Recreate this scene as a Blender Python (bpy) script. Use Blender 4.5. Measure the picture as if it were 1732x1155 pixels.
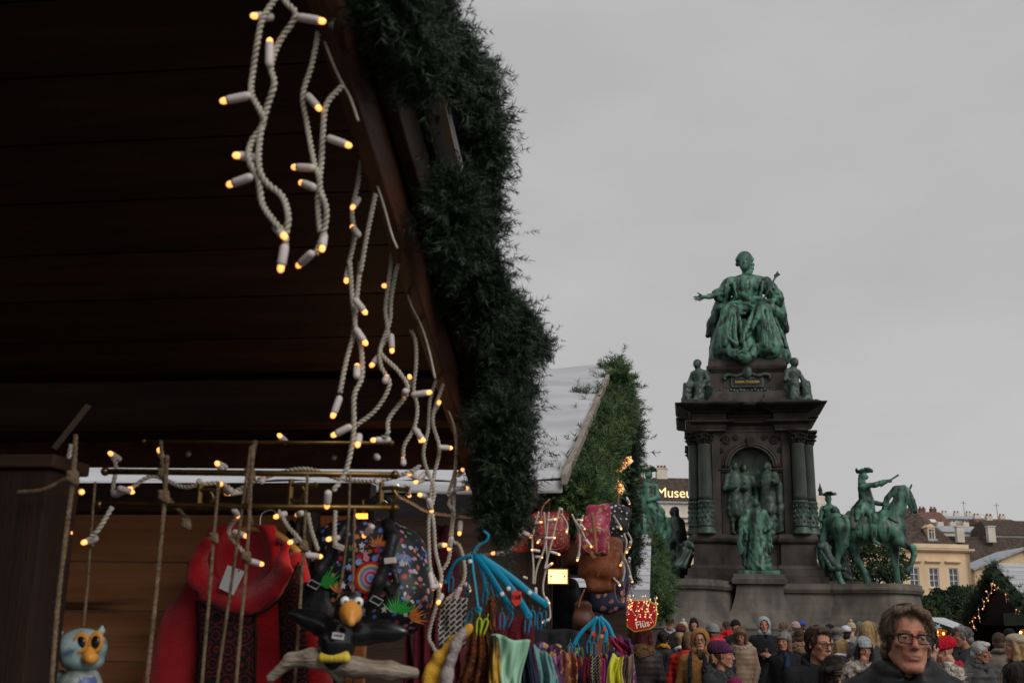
import bpy, bmesh, math, random
import numpy as np
from mathutils import Vector, Matrix, Euler

for _o in list(bpy.data.objects):
    bpy.data.objects.remove(_o)
SC = bpy.context.scene
COL = SC.collection
RND = random.Random(7)
R_ = math.radians

# ------------------------------------------------------------------ camera
FPX, HZN, ROLL, CAMZ = 1900.0, 1075.0, 0.019, 1.68
PITCH = math.atan((HZN - 577.5) / FPX)
cam_data = bpy.data.cameras.new("camera")
cam_data.sensor_width = 36.0
cam_data.lens = 36.0 * FPX / 1732.0
cam_data.clip_start, cam_data.clip_end = 0.05, 3000.0
cam_data.dof.use_dof = True
cam_data.dof.focus_distance = 8.0
cam_data.dof.aperture_fstop = 8.0
cam = bpy.data.objects.new("camera", cam_data)
COL.objects.link(cam)
CAMR = Matrix.Rotation(math.pi / 2 + PITCH, 3, 'X') @ Matrix.Rotation(ROLL, 3, 'Z')
cam.matrix_world = Matrix.Translation((0, 0, CAMZ)) @ CAMR.to_4x4()
SC.camera = cam

# ------------------------------------------------------------------ sky, sun, exposure
SUN_EL, SUN_AZ = R_(37), R_(146)          # azimuth clockwise from +Y: behind the camera, to the right
world = bpy.data.worlds.new("World")
SC.world = world
world.use_nodes = True
_n, _l = world.node_tree.nodes, world.node_tree.links
_n.clear()
_out = _n.new('ShaderNodeOutputWorld')
_bg = _n.new('ShaderNodeBackground')
_sky = _n.new('ShaderNodeTexSky')
_sky.sky_type = 'NISHITA'
_sky.sun_disc = False
_sky.sun_elevation = SUN_EL
_sky.sun_rotation = SUN_AZ
_bw = _n.new('ShaderNodeRGBToBW')
_mul = _n.new('ShaderNodeMath'); _mul.operation = 'MULTIPLY'; _mul.inputs[1].default_value = 0.6
_tc = _n.new('ShaderNodeTexCoord')
_map = _n.new('ShaderNodeMapping'); _map.inputs['Scale'].default_value = (1.2, 1.2, 3.0)
_noi = _n.new('ShaderNodeTexNoise')
_noi.inputs['Scale'].default_value = 1.6; _noi.inputs['Detail'].default_value = 5; _noi.inputs['Roughness'].default_value = 0.5
_rmp = _n.new('ShaderNodeValToRGB')
_rmp.color_ramp.elements[0].position = 0.36; _rmp.color_ramp.elements[0].color = (4.3, 4.3, 4.36, 1)
_rmp.color_ramp.elements[1].position = 0.64; _rmp.color_ramp.elements[1].color = (5.25, 5.2, 5.22, 1)
_mix = _n.new('ShaderNodeMixRGB'); _mix.inputs['Fac'].default_value = 0.92
_l.new(_sky.outputs[0], _bw.inputs[0]); _l.new(_bw.outputs[0], _mul.inputs[0]); _l.new(_mul.outputs[0], _mix.inputs[1])
_l.new(_tc.outputs['Generated'], _map.inputs[0]); _l.new(_map.outputs[0], _noi.inputs['Vector'])
_l.new(_noi.outputs['Fac'], _rmp.inputs[0]); _l.new(_rmp.outputs[0], _mix.inputs[2])
_l.new(_mix.outputs[0], _bg.inputs['Color'])
_bg.inputs['Strength'].default_value = 0.085
_l.new(_bg.outputs[0], _out.inputs[0])

sun_data = bpy.data.lights.new("sun", 'SUN')
sun_data.energy = 1.5
sun_data.angle = R_(35)
sun_data.color = (1.0, 0.97, 0.93)
sun = bpy.data.objects.new("sun", sun_data)
COL.objects.link(sun)
_sd = Vector((math.sin(SUN_AZ) * math.cos(SUN_EL), math.cos(SUN_AZ) * math.cos(SUN_EL), math.sin(SUN_EL)))
sun.rotation_euler = (-_sd).to_track_quat('-Z', 'Y').to_euler()

SC.view_settings.view_transform = 'Standard'
SC.view_settings.look = 'None'
SC.view_settings.exposure = 0.36
SC.view_settings.gamma = 1.0
SC.view_settings.use_curve_mapping = False
SC.render.engine = 'CYCLES'
SC.cycles.use_denoising = True
SC.cycles.max_bounces = 6
SC.cycles.transparent_max_bounces = 8

# ------------------------------------------------------------------ placing: a photograph pixel at a known distance -> world point
def ray(px, py):
    return CAMR @ Vector(((px - 866.0) / FPX, -(py - 577.5) / FPX, -1.0))
def P(px, py, Y):
    d = ray(px, py)
    return Vector((0, 0, CAMZ)) + d * (Y / d.y)
TH = R_(8.5)                      # the row of stalls runs 8.5 degrees to the right of the view direction
_ct, _st = math.cos(TH), math.sin(TH)
def to_row(p):
    return Vector((p[0] * _ct - p[1] * _st, p[0] * _st + p[1] * _ct, p[2]))
def from_row(u, v, z):
    return Vector((u * _ct + v * _st, -u * _st + v * _ct, z))
def PU(px, py, u):                # on the plane at row offset u (row coordinates)
    d = to_row(ray(px, py))
    return d * (u / d.x) + Vector((0, 0, CAMZ))
def PV(px, py, v):                # at row distance v (row coordinates)
    d = to_row(ray(px, py))
    return d * (v / d.y) + Vector((0, 0, CAMZ))

# ------------------------------------------------------------------ object helpers
def tag(o, label, cat, group=None):
    o['label'] = label
    o['category'] = cat
    if group:
        o['group'] = group
    return o
def thing(name, label, cat, loc=(0, 0, 0), rz=0.0, group=None):
    o = bpy.data.objects.new(name, None)
    COL.objects.link(o)
    o.empty_display_size = 0.1
    o.location = loc
    o.rotation_euler = (0, 0, rz)
    return tag(o, label, cat, group)
def link_mesh(name, me, mats, parent=None):
    o = bpy.data.objects.new(name, me)
    COL.objects.link(o)
    if mats is not None:
        for m in (mats if isinstance(mats, (list, tuple)) else [mats]):
            me.materials.append(m)
    if parent is not None:
        o.parent = parent
    return o
def inst(name, me, parent=None, loc=(0, 0, 0), rot=(0, 0, 0), scale=(1, 1, 1)):
    o = bpy.data.objects.new(name, me)
    COL.objects.link(o)
    o.location = loc
    o.rotation_euler = rot
    o.scale = scale
    if parent is not None:
        o.parent = parent
    return o
def copy_tree(o, parent=None):
    c = o.copy()
    COL.objects.link(c)
    c.parent = parent
    for ch in list(o.children):
        copy_tree(ch, c)
    return c
def mesh_np(name, v, f, smooth=True):
    """v (n,3), f (m,k) with constant k"""
    v = np.asarray(v, dtype=np.float32); f = np.asarray(f, dtype=np.int32)
    me = bpy.data.meshes.new(name)
    m, k = f.shape
    me.vertices.add(len(v)); me.vertices.foreach_set('co', v.ravel())
    me.loops.add(m * k); me.loops.foreach_set('vertex_index', f.ravel())
    me.polygons.add(m); me.polygons.foreach_set('loop_start', np.arange(0, m * k, k, dtype=np.int32))
    me.polygons.foreach_set('use_smooth', np.full(m, bool(smooth)))
    me.update(calc_edges=True)
    return me

def frames(pts):
    pts = [Vector(p) for p in pts]
    n = len(pts)
    T = []
    for i in range(n):
        a = pts[max(0, i - 1)]; b = pts[min(n - 1, i + 1)]
        t = (b - a)
        T.append(t.normalized() if t.length > 1e-9 else Vector((0, 0, 1)))
    up = Vector((0, 0, 1)) if abs(T[0].z) < 0.9 else Vector((0, 1, 0))
    N = [(up - T[0] * up.dot(T[0])).normalized()]
    for i in range(1, n):
        q = N[-1] - T[i] * N[-1].dot(T[i])
        N.append(q.normalized() if q.length > 1e-6 else N[-1])
    B = [T[i].cross(N[i]) for i in range(n)]
    return pts, T, N, B
def spline(pts, n=8):
    """Catmull-Rom through pts"""
    pts = [Vector(p) for p in pts]
    if len(pts) < 3:
        return [pts[0].lerp(pts[-1], i / n) for i in range(n + 1)]
    q = [pts[0] * 2 - pts[1]] + pts + [pts[-1] * 2 - pts[-2]]
    out = []
    for i in range(1, len(q) - 2):
        p0, p1, p2, p3 = q[i - 1], q[i], q[i + 1], q[i + 2]
        for k in range(n):
            t = k / n
            out.append(0.5 * ((2 * p1) + (p2 - p0) * t + (2 * p0 - 5 * p1 + 4 * p2 - p3) * t * t + (3 * p1 - p0 - 3 * p2 + p3) * t ** 3))
    out.append(pts[-1])
    return out

class MB:
    def __init__(s):
        s.v = []; s.f = []
    def add(s, vs, fs):
        n = len(s.v)
        s.v += [tuple(x) for x in vs]
        s.f += [tuple(i + n for i in f) for f in fs]
        return s
    def box(s, c, size, rot=None):
        c = Vector(c); hx, hy, hz = size[0] / 2, size[1] / 2, size[2] / 2
        vs = []
        for z in (-hz, hz):
            for x, y in ((-hx, -hy), (hx, -hy), (hx, hy), (-hx, hy)):
                p = Vector((x, y, z))
                vs.append(c + (rot @ p if rot is not None else p))
        return s.add(vs, [(3, 2, 1, 0), (4, 5, 6, 7), (0, 1, 5, 4), (1, 2, 6, 5), (2, 3, 7, 6), (3, 0, 4, 7)])
    def hexa(s, b, t):
        """b, t: 4 bottom and 4 top points, counter-clockwise from above"""
        return s.add(list(b) + list(t), [(3, 2, 1, 0), (4, 5, 6, 7), (0, 1, 5, 4), (1, 2, 6, 5), (2, 3, 7, 6), (3, 0, 4, 7)])
    def slab(s, a, b, c, d, th):
        """quad a,b,c,d thickened along its normal by th (downward side)"""
        a, b, c, d = map(Vector, (a, b, c, d))
        n = (b - a).cross(d - a).normalized() * th
        return s.hexa([a - n, b - n, c - n, d - n], [a, b, c, d])
    def cyl(s, p0, p1, r0, r1=None, n=12):
        return s.tube([p0, p1], [r0, r0 if r1 is None else r1], n)
    def tube(s, pts, r, n=8, caps=True, flat=1.0, flatb=1.0):
        pts, T, N, B = frames(pts)
        m = len(pts)
        rr = r if isinstance(r, (list, tuple)) else [r] * m
        vs, fs = [], []
        for i in range(m):
            for k in range(n):
                a = 2 * math.pi * k / n
                vs.append(pts[i] + (N[i] * (math.cos(a) * flat) + B[i] * (math.sin(a) * flatb)) * rr[i])
        for i in range(m - 1):
            for k in range(n):
                k2 = (k + 1) % n
                fs.append((i * n + k, i * n + k2, (i + 1) * n + k2, (i + 1) * n + k))
        if caps:
            fs.append(tuple(range(n - 1, -1, -1)))
            fs.append(tuple((m - 1) * n + k for k in range(n)))
        return s.add(vs, fs)
    def lathe(s, prof, c=(0, 0, 0), n=24, rot=None, caps=True):
        c = Vector(c); vs, fs = [], []
        for r, z in prof:
            for k in range(n):
                a = 2 * math.pi * k / n
                p = Vector((r * math.cos(a), r * math.sin(a), z))
                vs.append(c + (rot @ p if rot is not None else p))
        m = len(prof)
        for i in range(m - 1):
            for k in range(n):
                k2 = (k + 1) % n
                fs.append((i * n + k, i * n + k2, (i + 1) * n + k2, (i + 1) * n + k))
        if caps:
            fs.append(tuple(range(n - 1, -1, -1)))
            fs.append(tuple((m - 1) * n + k for k in range(n)))
        return s.add(vs, fs)
    def ball(s, c, r, n=8, m=6, rot=None):
        r = r if isinstance(r, (list, tuple)) else (r, r, r)
        c = Vector(c); vs, fs = [], []
        for i in range(m + 1):
            ph = math.pi * i / m
            for k in range(n):
                a = 2 * math.pi * k / n
                sp = max(math.sin(ph), 1e-3)
                p = Vector((r[0] * sp * math.cos(a), r[1] * sp * math.sin(a), -r[2] * math.cos(ph)))
                vs.append(c + (rot @ p if rot is not None else p))
        for i in range(m):
            for k in range(n):
                k2 = (k + 1) % n
                fs.append((i * n + k, i * n + k2, (i + 1) * n + k2, (i + 1) * n + k))
        return s.add(vs, fs)
    def prism(s, poly, z0, z1, axis='z'):
        n = len(poly)
        def pt(p, z):
            return (p[0], p[1], z) if axis == 'z' else ((p[0], z, p[1]) if axis == 'y' else (z, p[0], p[1]))
        vs = [pt(p, z0) for p in poly] + [pt(p, z1) for p in poly]
        fs = [tuple(range(n - 1, -1, -1)), tuple(range(n, 2 * n))]
        fs += [(i, (i + 1) % n, n + (i + 1) % n, n + i) for i in range(n)]
        return s.add(vs, fs)
    def loft(s, rings, caps=True):
        n = len(rings[0]); m = len(rings)
        vs = [p for r in rings for p in r]
        fs = [(i * n + k, i * n + (k + 1) % n, (i + 1) * n + (k + 1) % n, (i + 1) * n + k) for i in range(m - 1) for k in range(n)]
        if caps:
            fs.append(tuple(range(n - 1, -1, -1))); fs.append(tuple((m - 1) * n + k for k in range(n)))
        return s.add(vs, fs)
    def grid(s, fn, nu, nv, closed=False):
        vs = [fn(i / nu, j / nv) for i in range(nu + 1) for j in range(nv + 1)]
        fs = [(i * (nv + 1) + j, (i + 1) * (nv + 1) + j, (i + 1) * (nv + 1) + j + 1, i * (nv + 1) + j + 1) for i in range(nu) for j in range(nv)]
        return s.add(vs, fs)
    def mesh(s, name, smooth=False):
        me = bpy.data.meshes.new(name)
        me.from_pydata(s.v, [], s.f)
        if smooth:
            me.polygons.foreach_set('use_smooth', [True] * len(me.polygons))
        me.update()
        return me
    def fix(s, me):
        bm = bmesh.new(); bm.from_mesh(me)
        bmesh.ops.recalc_face_normals(bm, faces=bm.faces)
        bm.to_mesh(me); bm.free()
        return me
    def build(s, name, mat, parent=None, smooth=False, bevel=0.0, solid=0.0, sub=0):
        me = s.fix(s.mesh(name, smooth))
        o = link_mesh(name, me, mat, parent)
        if solid:
            md = o.modifiers.new('solid', 'SOLIDIFY'); md.thickness = solid; md.offset = 0
        if bevel:
            md = o.modifiers.new('bevel', 'BEVEL'); md.width = bevel; md.segments = 2; md.limit_method = 'ANGLE'
        if sub:
            md = o.modifiers.new('sub', 'SUBSURF'); md.levels = sub; md.render_levels = sub
        return o

def text_mesh(txt, size, depth=0.002, bold=0.0):
    cu = bpy.data.curves.new('lettering', 'FONT')
    cu.body = txt; cu.size = size; cu.extrude = depth; cu.align_x = 'CENTER'; cu.align_y = 'CENTER'; cu.offset = bold
    o = bpy.data.objects.new('lettering_tmp', cu)
    COL.objects.link(o)
    dg = bpy.context.evaluated_depsgraph_get()
    me = bpy.data.meshes.new_from_object(o.evaluated_get(dg))
    bpy.data.objects.remove(o); bpy.data.curves.remove(cu)
    me.name = 'lettering'
    return me

# ------------------------------------------------------------------ implicit modelling: smooth unions meshed with surface nets
class SDF:
    def __init__(s):
        s.ops = []
    def _push(s, fn, lo, hi, k, op):
        s.ops.append((fn, np.array(lo, float), np.array(hi, float), k, op)); return s
    def cap(s, a, b, r1, r2=None, k=0.02, op='u'):
        a = np.array(a, float); b = np.array(b, float); r2 = r1 if r2 is None else r2
        ab = b - a; L = max(float(ab @ ab), 1e-12); rm = max(r1, r2)
        def fn(X, Y, Z):
            dx, dy, dz = X - a[0], Y - a[1], Z - a[2]
            t = np.clip((dx * ab[0] + dy * ab[1] + dz * ab[2]) / L, 0, 1)
            return np.sqrt((dx - t * ab[0]) ** 2 + (dy - t * ab[1]) ** 2 + (dz - t * ab[2]) ** 2) - (r1 + (r2 - r1) * t)
        return s._push(fn, np.minimum(a, b) - rm, np.maximum(a, b) + rm, k, op)
    def chain(s, pts, rs, k=0.02, op='u'):
        for i in range(len(pts) - 1):
            s.cap(pts[i], pts[i + 1], rs[i], rs[i + 1], k, op)
        return s
    def ell(s, c, r, k=0.02, rot=None, op='u'):
        c = np.array(c, float); r = np.array(r if isinstance(r, (list, tuple)) else (r, r, r), float)
        Rm = np.array(Euler(rot).to_matrix()) if rot is not None else None
        rm = r.max() if rot is not None else r
        def fn(X, Y, Z):
            dx, dy, dz = X - c[0], Y - c[1], Z - c[2]
            if Rm is not None:
                dx, dy, dz = (Rm[0, 0] * dx + Rm[1, 0] * dy + Rm[2, 0] * dz, Rm[0, 1] * dx + Rm[1, 1] * dy + Rm[2, 1] * dz, Rm[0, 2] * dx + Rm[1, 2] * dy + Rm[2, 2] * dz)
            k0 = np.sqrt((dx / r[0]) ** 2 + (dy / r[1]) ** 2 + (dz / r[2]) ** 2)
            k1 = np.sqrt((dx / r[0] ** 2) ** 2 + (dy / r[1] ** 2) ** 2 + (dz / r[2] ** 2) ** 2)
            return k0 * (k0 - 1) / np.maximum(k1, 1e-9)
        return s._push(fn, c - rm, c + rm, k, op)
    def box(s, c, h, rad=0.01, k=0.02, rot=None, op='u'):
        c = np.array(c, float); h = np.array(h, float)
        Rm = np.array(Euler(rot).to_matrix()) if rot is not None else None
        rm = np.linalg.norm(h) if rot is not None else h
        def fn(X, Y, Z):
            dx, dy, dz = X - c[0], Y - c[1], Z - c[2]
            if Rm is not None:
                dx, dy, dz = (Rm[0, 0] * dx + Rm[1, 0] * dy + Rm[2, 0] * dz, Rm[0, 1] * dx + Rm[1, 1] * dy + Rm[2, 1] * dz, Rm[0, 2] * dx + Rm[1, 2] * dy + Rm[2, 2] * dz)
            qx, qy, qz = abs(dx) - h[0] + rad, abs(dy) - h[1] + rad, abs(dz) - h[2] + rad
            return np.sqrt(np.maximum(qx, 0) ** 2 + np.maximum(qy, 0) ** 2 + np.maximum(qz, 0) ** 2) + np.minimum(np.maximum(np.maximum(qx, qy), qz), 0) - rad
        return s._push(fn, c - rm, c + rm, k, op)
    def mesh(s, name, h, disp=None, axes=None):
        lo = np.min([o[1] for o in s.ops if o[4] == 'u'], axis=0); hi = np.max([o[2] for o in s.ops if o[4] == 'u'], axis=0)
        if axes is None:
            axes = [np.arange(lo[i] - 3.5 * h, hi[i] + 4.5 * h, h) for i in range(3)]
        xs, ys, zs = axes
        F = np.full((len(xs), len(ys), len(zs)), 50.0)
        kmax = max(o[3] for o in s.ops)
        for fn, l, u, k, op in s.ops:
            pad = max(kmax, 2.5 * h)
            sl = []
            for i, ax in enumerate(axes):
                i0 = max(0, np.searchsorted(ax, l[i] - pad) - 2); i1 = min(len(ax), np.searchsorted(ax, u[i] + pad) + 2)
                sl.append(slice(i0, i1))
            if any(q.stop <= q.start for q in sl):
                continue
            d = fn(xs[sl[0]][:, None, None], ys[sl[1]][None, :, None], zs[sl[2]][None, None, :])
            A = F[sl[0], sl[1], sl[2]]
            if op == 'u':
                hh = np.clip(0.5 + 0.5 * (A - d) / k, 0, 1)
                F[sl[0], sl[1], sl[2]] = A + (d - A) * hh - k * hh * (1 - hh)
            else:
                hh = np.clip(0.5 + 0.5 * (d + A) / k, 0, 1)
                hh = 1 - hh
                F[sl[0], sl[1], sl[2]] = -d + (A + d) * (1 - hh) + k * hh * (1 - hh)
        if disp is not None:
            F = F + disp(xs[:, None, None], ys[None, :, None], zs[None, None, :])
        return nets(F, axes, name)

def nets(F, axes, name):
    nx, ny, nz = F.shape
    ins = F < 0
    c = ins[:-1, :-1, :-1].astype(np.int8)
    tot = np.zeros((nx - 1, ny - 1, nz - 1), np.int8)
    corners = [(i, j, k) for i in (0, 1) for j in (0, 1) for k in (0, 1)]
    for i, j, k in corners:
        tot += ins[i:nx - 1 + i, j:ny - 1 + j, k:nz - 1 + k]
    act = (tot > 0) & (tot < 8)
    I, J, K = np.nonzero(act)
    idx = np.full(act.shape, -1, np.int32); idx[I, J, K] = np.arange(len(I))
    acc = np.zeros((len(I), 3)); cnt = np.zeros(len(I))
    vals = {q: F[I + q[0], J + q[1], K + q[2]] for q in corners}
    for a in corners:
        for ax in range(3):
            if a[ax] == 0:
                b = list(a); b[ax] = 1; b = tuple(b)
                va, vb = vals[a], vals[b]
                m = (va < 0) != (vb < 0)
                t = np.where(m, va / np.where(m, va - vb, 1), 0)
                p = np.empty((len(I), 3))
                for q in range(3):
                    p[:, q] = a[q]
                p[:, ax] = t
                acc[m] += p[m]; cnt[m] += 1
    acc /= np.maximum(cnt, 1)[:, None]
    V = np.empty((len(I), 3))
    for q, (ax, N) in enumerate(zip(axes, (I, J, K))):
        V[:, q] = ax[N] + acc[:, q] * (ax[N + 1] - ax[N])
    faces = []
    def quads(mask, a, b, flip_in):
        i, j, k = np.nonzero(mask)
        return i, j, k
    # x edges
    for ax in range(3):
        if ax == 0:
            A, B = ins[:-1, 1:-1, 1:-1], ins[1:, 1:-1, 1:-1]
            i, j, k = np.nonzero(A != B); j += 1; k += 1
            q = np.stack([idx[i, j - 1, k - 1], idx[i, j, k - 1], idx[i, j, k], idx[i, j - 1, k]], 1); fl = ins[i, j, k]
        elif ax == 1:
            A, B = ins[1:-1, :-1, 1:-1], ins[1:-1, 1:, 1:-1]
            i, j, k = np.nonzero(A != B); i += 1; k += 1
            q = np.stack([idx[i - 1, j, k - 1], idx[i - 1, j, k], idx[i, j, k], idx[i, j, k - 1]], 1); fl = ins[i, j, k]
        else:
            A, B = ins[1:-1, 1:-1, :-1], ins[1:-1, 1:-1, 1:]
            i, j, k = np.nonzero(A != B); i += 1; j += 1
            q = np.stack([idx[i - 1, j - 1, k], idx[i, j - 1, k], idx[i, j, k], idx[i - 1, j, k]], 1); fl = ins[i, j, k]
        q[~fl] = q[~fl][:, ::-1]
        faces.append(q)
    Q = np.concatenate(faces)
    Q = Q[(Q >= 0).all(1)]
    return mesh_np(name, V, Q, True)

# ------------------------------------------------------------------ materials
MATS = {}
def mat(name, c1, c2=None, rough=0.6, scale=6.0, bump=0.0, bscale=None, metal=0.0, detail=4.0, stretch=(1, 1, 1), pos=(0.35, 0.65), spec=0.22,
        emit=None, es=0.0, trans=0.0, sheen=0.0, rand=0.0, c3=None, sc3=40.0, f3=(0.6, 0.7), coat=0.0, sss=0.0, transl=0.0):
    if name in MATS:
        return MATS[name]
    m = bpy.data.materials.new(name)
    m.use_nodes = True
    nt = m.node_tree; N = nt.nodes; L = nt.links
    bs = N['Principled BSDF']
    bs.inputs['Roughness'].default_value = rough
    bs.inputs['Metallic'].default_value = metal
    bs.inputs['Specular IOR Level'].default_value = spec
    if coat: bs.inputs['Coat Weight'].default_value = coat
    if trans: bs.inputs['Transmission Weight'].default_value = trans
    if sss:
        bs.inputs['Subsurface Weight'].default_value = sss; bs.inputs['Subsurface Radius'].default_value = (0.01, 0.004, 0.002)
    if sheen:
        bs.inputs['Sheen Weight'].default_value = sheen
    tc = N.new('ShaderNodeTexCoord'); mp = N.new('ShaderNodeMapping')
    mp.inputs['Scale'].default_value = stretch
    L.new(tc.outputs['Object'], mp.inputs[0])
    col = None
    if c2 is not None:
        no = N.new('ShaderNodeTexNoise'); no.inputs['Scale'].default_value = scale; no.inputs['Detail'].default_value = detail
        rp = N.new('ShaderNodeValToRGB')
        rp.color_ramp.elements[0].position = pos[0]; rp.color_ramp.elements[0].color = (*c1, 1)
        rp.color_ramp.elements[1].position = pos[1]; rp.color_ramp.elements[1].color = (*c2, 1)
        L.new(mp.outputs[0], no.inputs['Vector']); L.new(no.outputs['Fac'], rp.inputs[0])
        col = rp.outputs[0]
        if c3 is not None:
            n3 = N.new('ShaderNodeTexNoise'); n3.inputs['Scale'].default_value = sc3; n3.inputs['Detail'].default_value = 3
            r3 = N.new('ShaderNodeValToRGB'); r3.color_ramp.elements[0].position = f3[0]; r3.color_ramp.elements[1].position = f3[1]
            mx = N.new('ShaderNodeMixRGB'); mx.inputs[2].default_value = (*c3, 1)
            L.new(mp.outputs[0], n3.inputs['Vector']); L.new(n3.outputs['Fac'], r3.inputs[0]); L.new(r3.outputs[0], mx.inputs[0]); L.new(col, mx.inputs[1])
            col = mx.outputs[0]
    if rand:
        oi = N.new('ShaderNodeObjectInfo'); mr = N.new('ShaderNodeMapRange')
        mr.inputs['To Min'].default_value = 1 - rand; mr.inputs['To Max'].default_value = 1 + rand
        hs = N.new('ShaderNodeHueSaturation')
        L.new(oi.outputs['Random'], mr.inputs[0]); L.new(mr.outputs[0], hs.inputs['Value'])
        if col is not None: L.new(col, hs.inputs['Color'])
        else: hs.inputs['Color'].default_value = (*c1, 1)
        col = hs.outputs[0]
    if col is not None:
        L.new(col, bs.inputs['Base Color'])
    else:
        bs.inputs['Base Color'].default_value = (*c1, 1)
    if bump:
        nb = N.new('ShaderNodeTexNoise'); nb.inputs['Scale'].default_value = bscale or scale * 4; nb.inputs['Detail'].default_value = 5
        bp = N.new('ShaderNodeBump'); bp.inputs['Strength'].default_value = bump; bp.inputs['Distance'].default_value = 0.02
        L.new(mp.outputs[0], nb.inputs['Vector']); L.new(nb.outputs['Fac'], bp.inputs['Height']); L.new(bp.outputs[0], bs.inputs['Normal'])
    if emit is not None:
        bs.inputs['Emission Color'].default_value = (*emit, 1); bs.inputs['Emission Strength'].default_value = es
    if transl:
        tl = N.new('ShaderNodeBsdfTranslucent'); ms = N.new('ShaderNodeMixShader'); ms.inputs[0].default_value = transl
        if col is not None: L.new(col, tl.inputs[0])
        else: tl.inputs[0].default_value = (*c1, 1)
        L.new(bs.outputs[0], ms.inputs[1]); L.new(tl.outputs[0], ms.inputs[2]); L.new(ms.outputs[0], N['Material Output'].inputs[0])
    MATS[name] = m
    return m
# ================================================================== ground
m_ground = mat('cobble_ground', (0.05, 0.048, 0.046), (0.09, 0.085, 0.08), rough=0.75, scale=1.5, bump=0.3, bscale=30)
g = MB().grid(lambda a, b: (-600 + 1200 * a, -40 + 1240 * b, 0), 8, 8).build('ground', m_ground)
g['kind'] = 'structure'

# ================================================================== monument architecture
m_gran = mat('weathered_granite', (0.062, 0.053, 0.044), (0.15, 0.13, 0.11), rough=0.75, scale=0.9, bump=0.25, bscale=25, stretch=(1.2, 1.2, 0.35), detail=8, pos=(0.3, 0.72), c3=(0.04, 0.036, 0.032), sc3=1.3, f3=(0.5, 0.8))
m_red = mat('dark_red_granite', (0.028, 0.023, 0.02), (0.066, 0.053, 0.045), rough=0.45, scale=1.2, bump=0.12, bscale=30, detail=8, stretch=(1, 1, 0.5), c3=(0.025, 0.02, 0.018), sc3=2.0, f3=(0.52, 0.7))
m_dark = mat('soot_dark_stone', (0.013, 0.011, 0.01), (0.034, 0.028, 0.024), rough=0.6, scale=1.5, bump=0.3, bscale=14, detail=8)
m_col = mat('dark_green_serpentine', (0.028, 0.034, 0.03), (0.075, 0.085, 0.075), rough=0.35, scale=1.1, detail=8, stretch=(1.5, 1.5, 0.4), c3=(0.16, 0.17, 0.15), sc3=3.0, f3=(0.68, 0.8))
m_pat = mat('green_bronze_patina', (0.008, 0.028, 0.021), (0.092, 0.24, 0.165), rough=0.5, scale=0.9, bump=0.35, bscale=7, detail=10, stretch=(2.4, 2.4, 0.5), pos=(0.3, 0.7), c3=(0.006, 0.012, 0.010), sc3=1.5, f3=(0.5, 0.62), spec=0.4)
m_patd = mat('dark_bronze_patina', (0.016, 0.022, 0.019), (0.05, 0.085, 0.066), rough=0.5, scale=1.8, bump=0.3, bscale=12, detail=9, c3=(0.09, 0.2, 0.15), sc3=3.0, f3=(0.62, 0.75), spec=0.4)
m_gold = mat('worn_gilding', (0.35, 0.22, 0.05), (0.55, 0.36, 0.1), rough=0.4, metal=0.6, scale=3)

MON = Vector((P(1272, 960, 60).x, 60.0, 0.0))
MRZ = R_(-9)
mon = thing('monument', 'tall dark stone monument with corner columns, arched niche and heavy cornice', 'monument', MON, MRZ)

def offset_poly(poly, d):
    n = len(poly); out = []
    for i in range(n):
        p0, p1, p2 = Vector(poly[i - 1]), Vector(poly[i]), Vector(poly[(i + 1) % n])
        e1 = (p1 - p0).normalized(); e2 = (p2 - p1).normalized()
        n1 = Vector((e1.y, -e1.x)); n2 = Vector((e2.y, -e2.x))
        b = n1 + n2
        b = b / max(b.length_squared, 1e-6) * 2
        out.append((p1.x + b.x * d, p1.y + b.y * d))
    return out
def plinth(name, poly, prof, m, parent=mon, smooth=False):
    """prof: list of (z, outward offset)"""
    rings = [[(x, y, z) for x, y in offset_poly(poly, d)] for z, d in prof]
    return MB().loft(rings).build(name, m, parent, smooth)
def arc(cx, cy, r, a0, a1, n):
    return [(cx + r * math.cos(R_(a0 + (a1 - a0) * i / n)), cy + r * math.sin(R_(a0 + (a1 - a0) * i / n))) for i in range(n + 1)]

BASE_PROF = [(z * 0.888, d) for z, d in [(0.0, 1.55), (0.9, 1.5), (0.95, 1.15), (2.35, 1.1), (2.42, 1.16), (2.5, 1.14), (2.55, 1.02), (2.66, 0.98), (2.7, 0.8), (2.95, 0.55), (3.3, 0.33), (3.8, 0.16), (4.3, 0.06), (4.42, 0.05),
             (4.46, 0.2), (4.55, 0.24), (4.62, 0.28), (4.72, 0.28), (4.76, 0.2), (4.95, 0.18)]]
SUPP = [(0.0, 1.2), (2.2, 1.16), (2.3, 1.2), (2.36, 0.98), (2.6, 0.7), (3.2, 0.34), (3.9, 0.12), (4.4, 0.06), (4.45, 0.26), (4.68, 0.3), (4.72, 0.2), (4.92, 0.18)]
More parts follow.
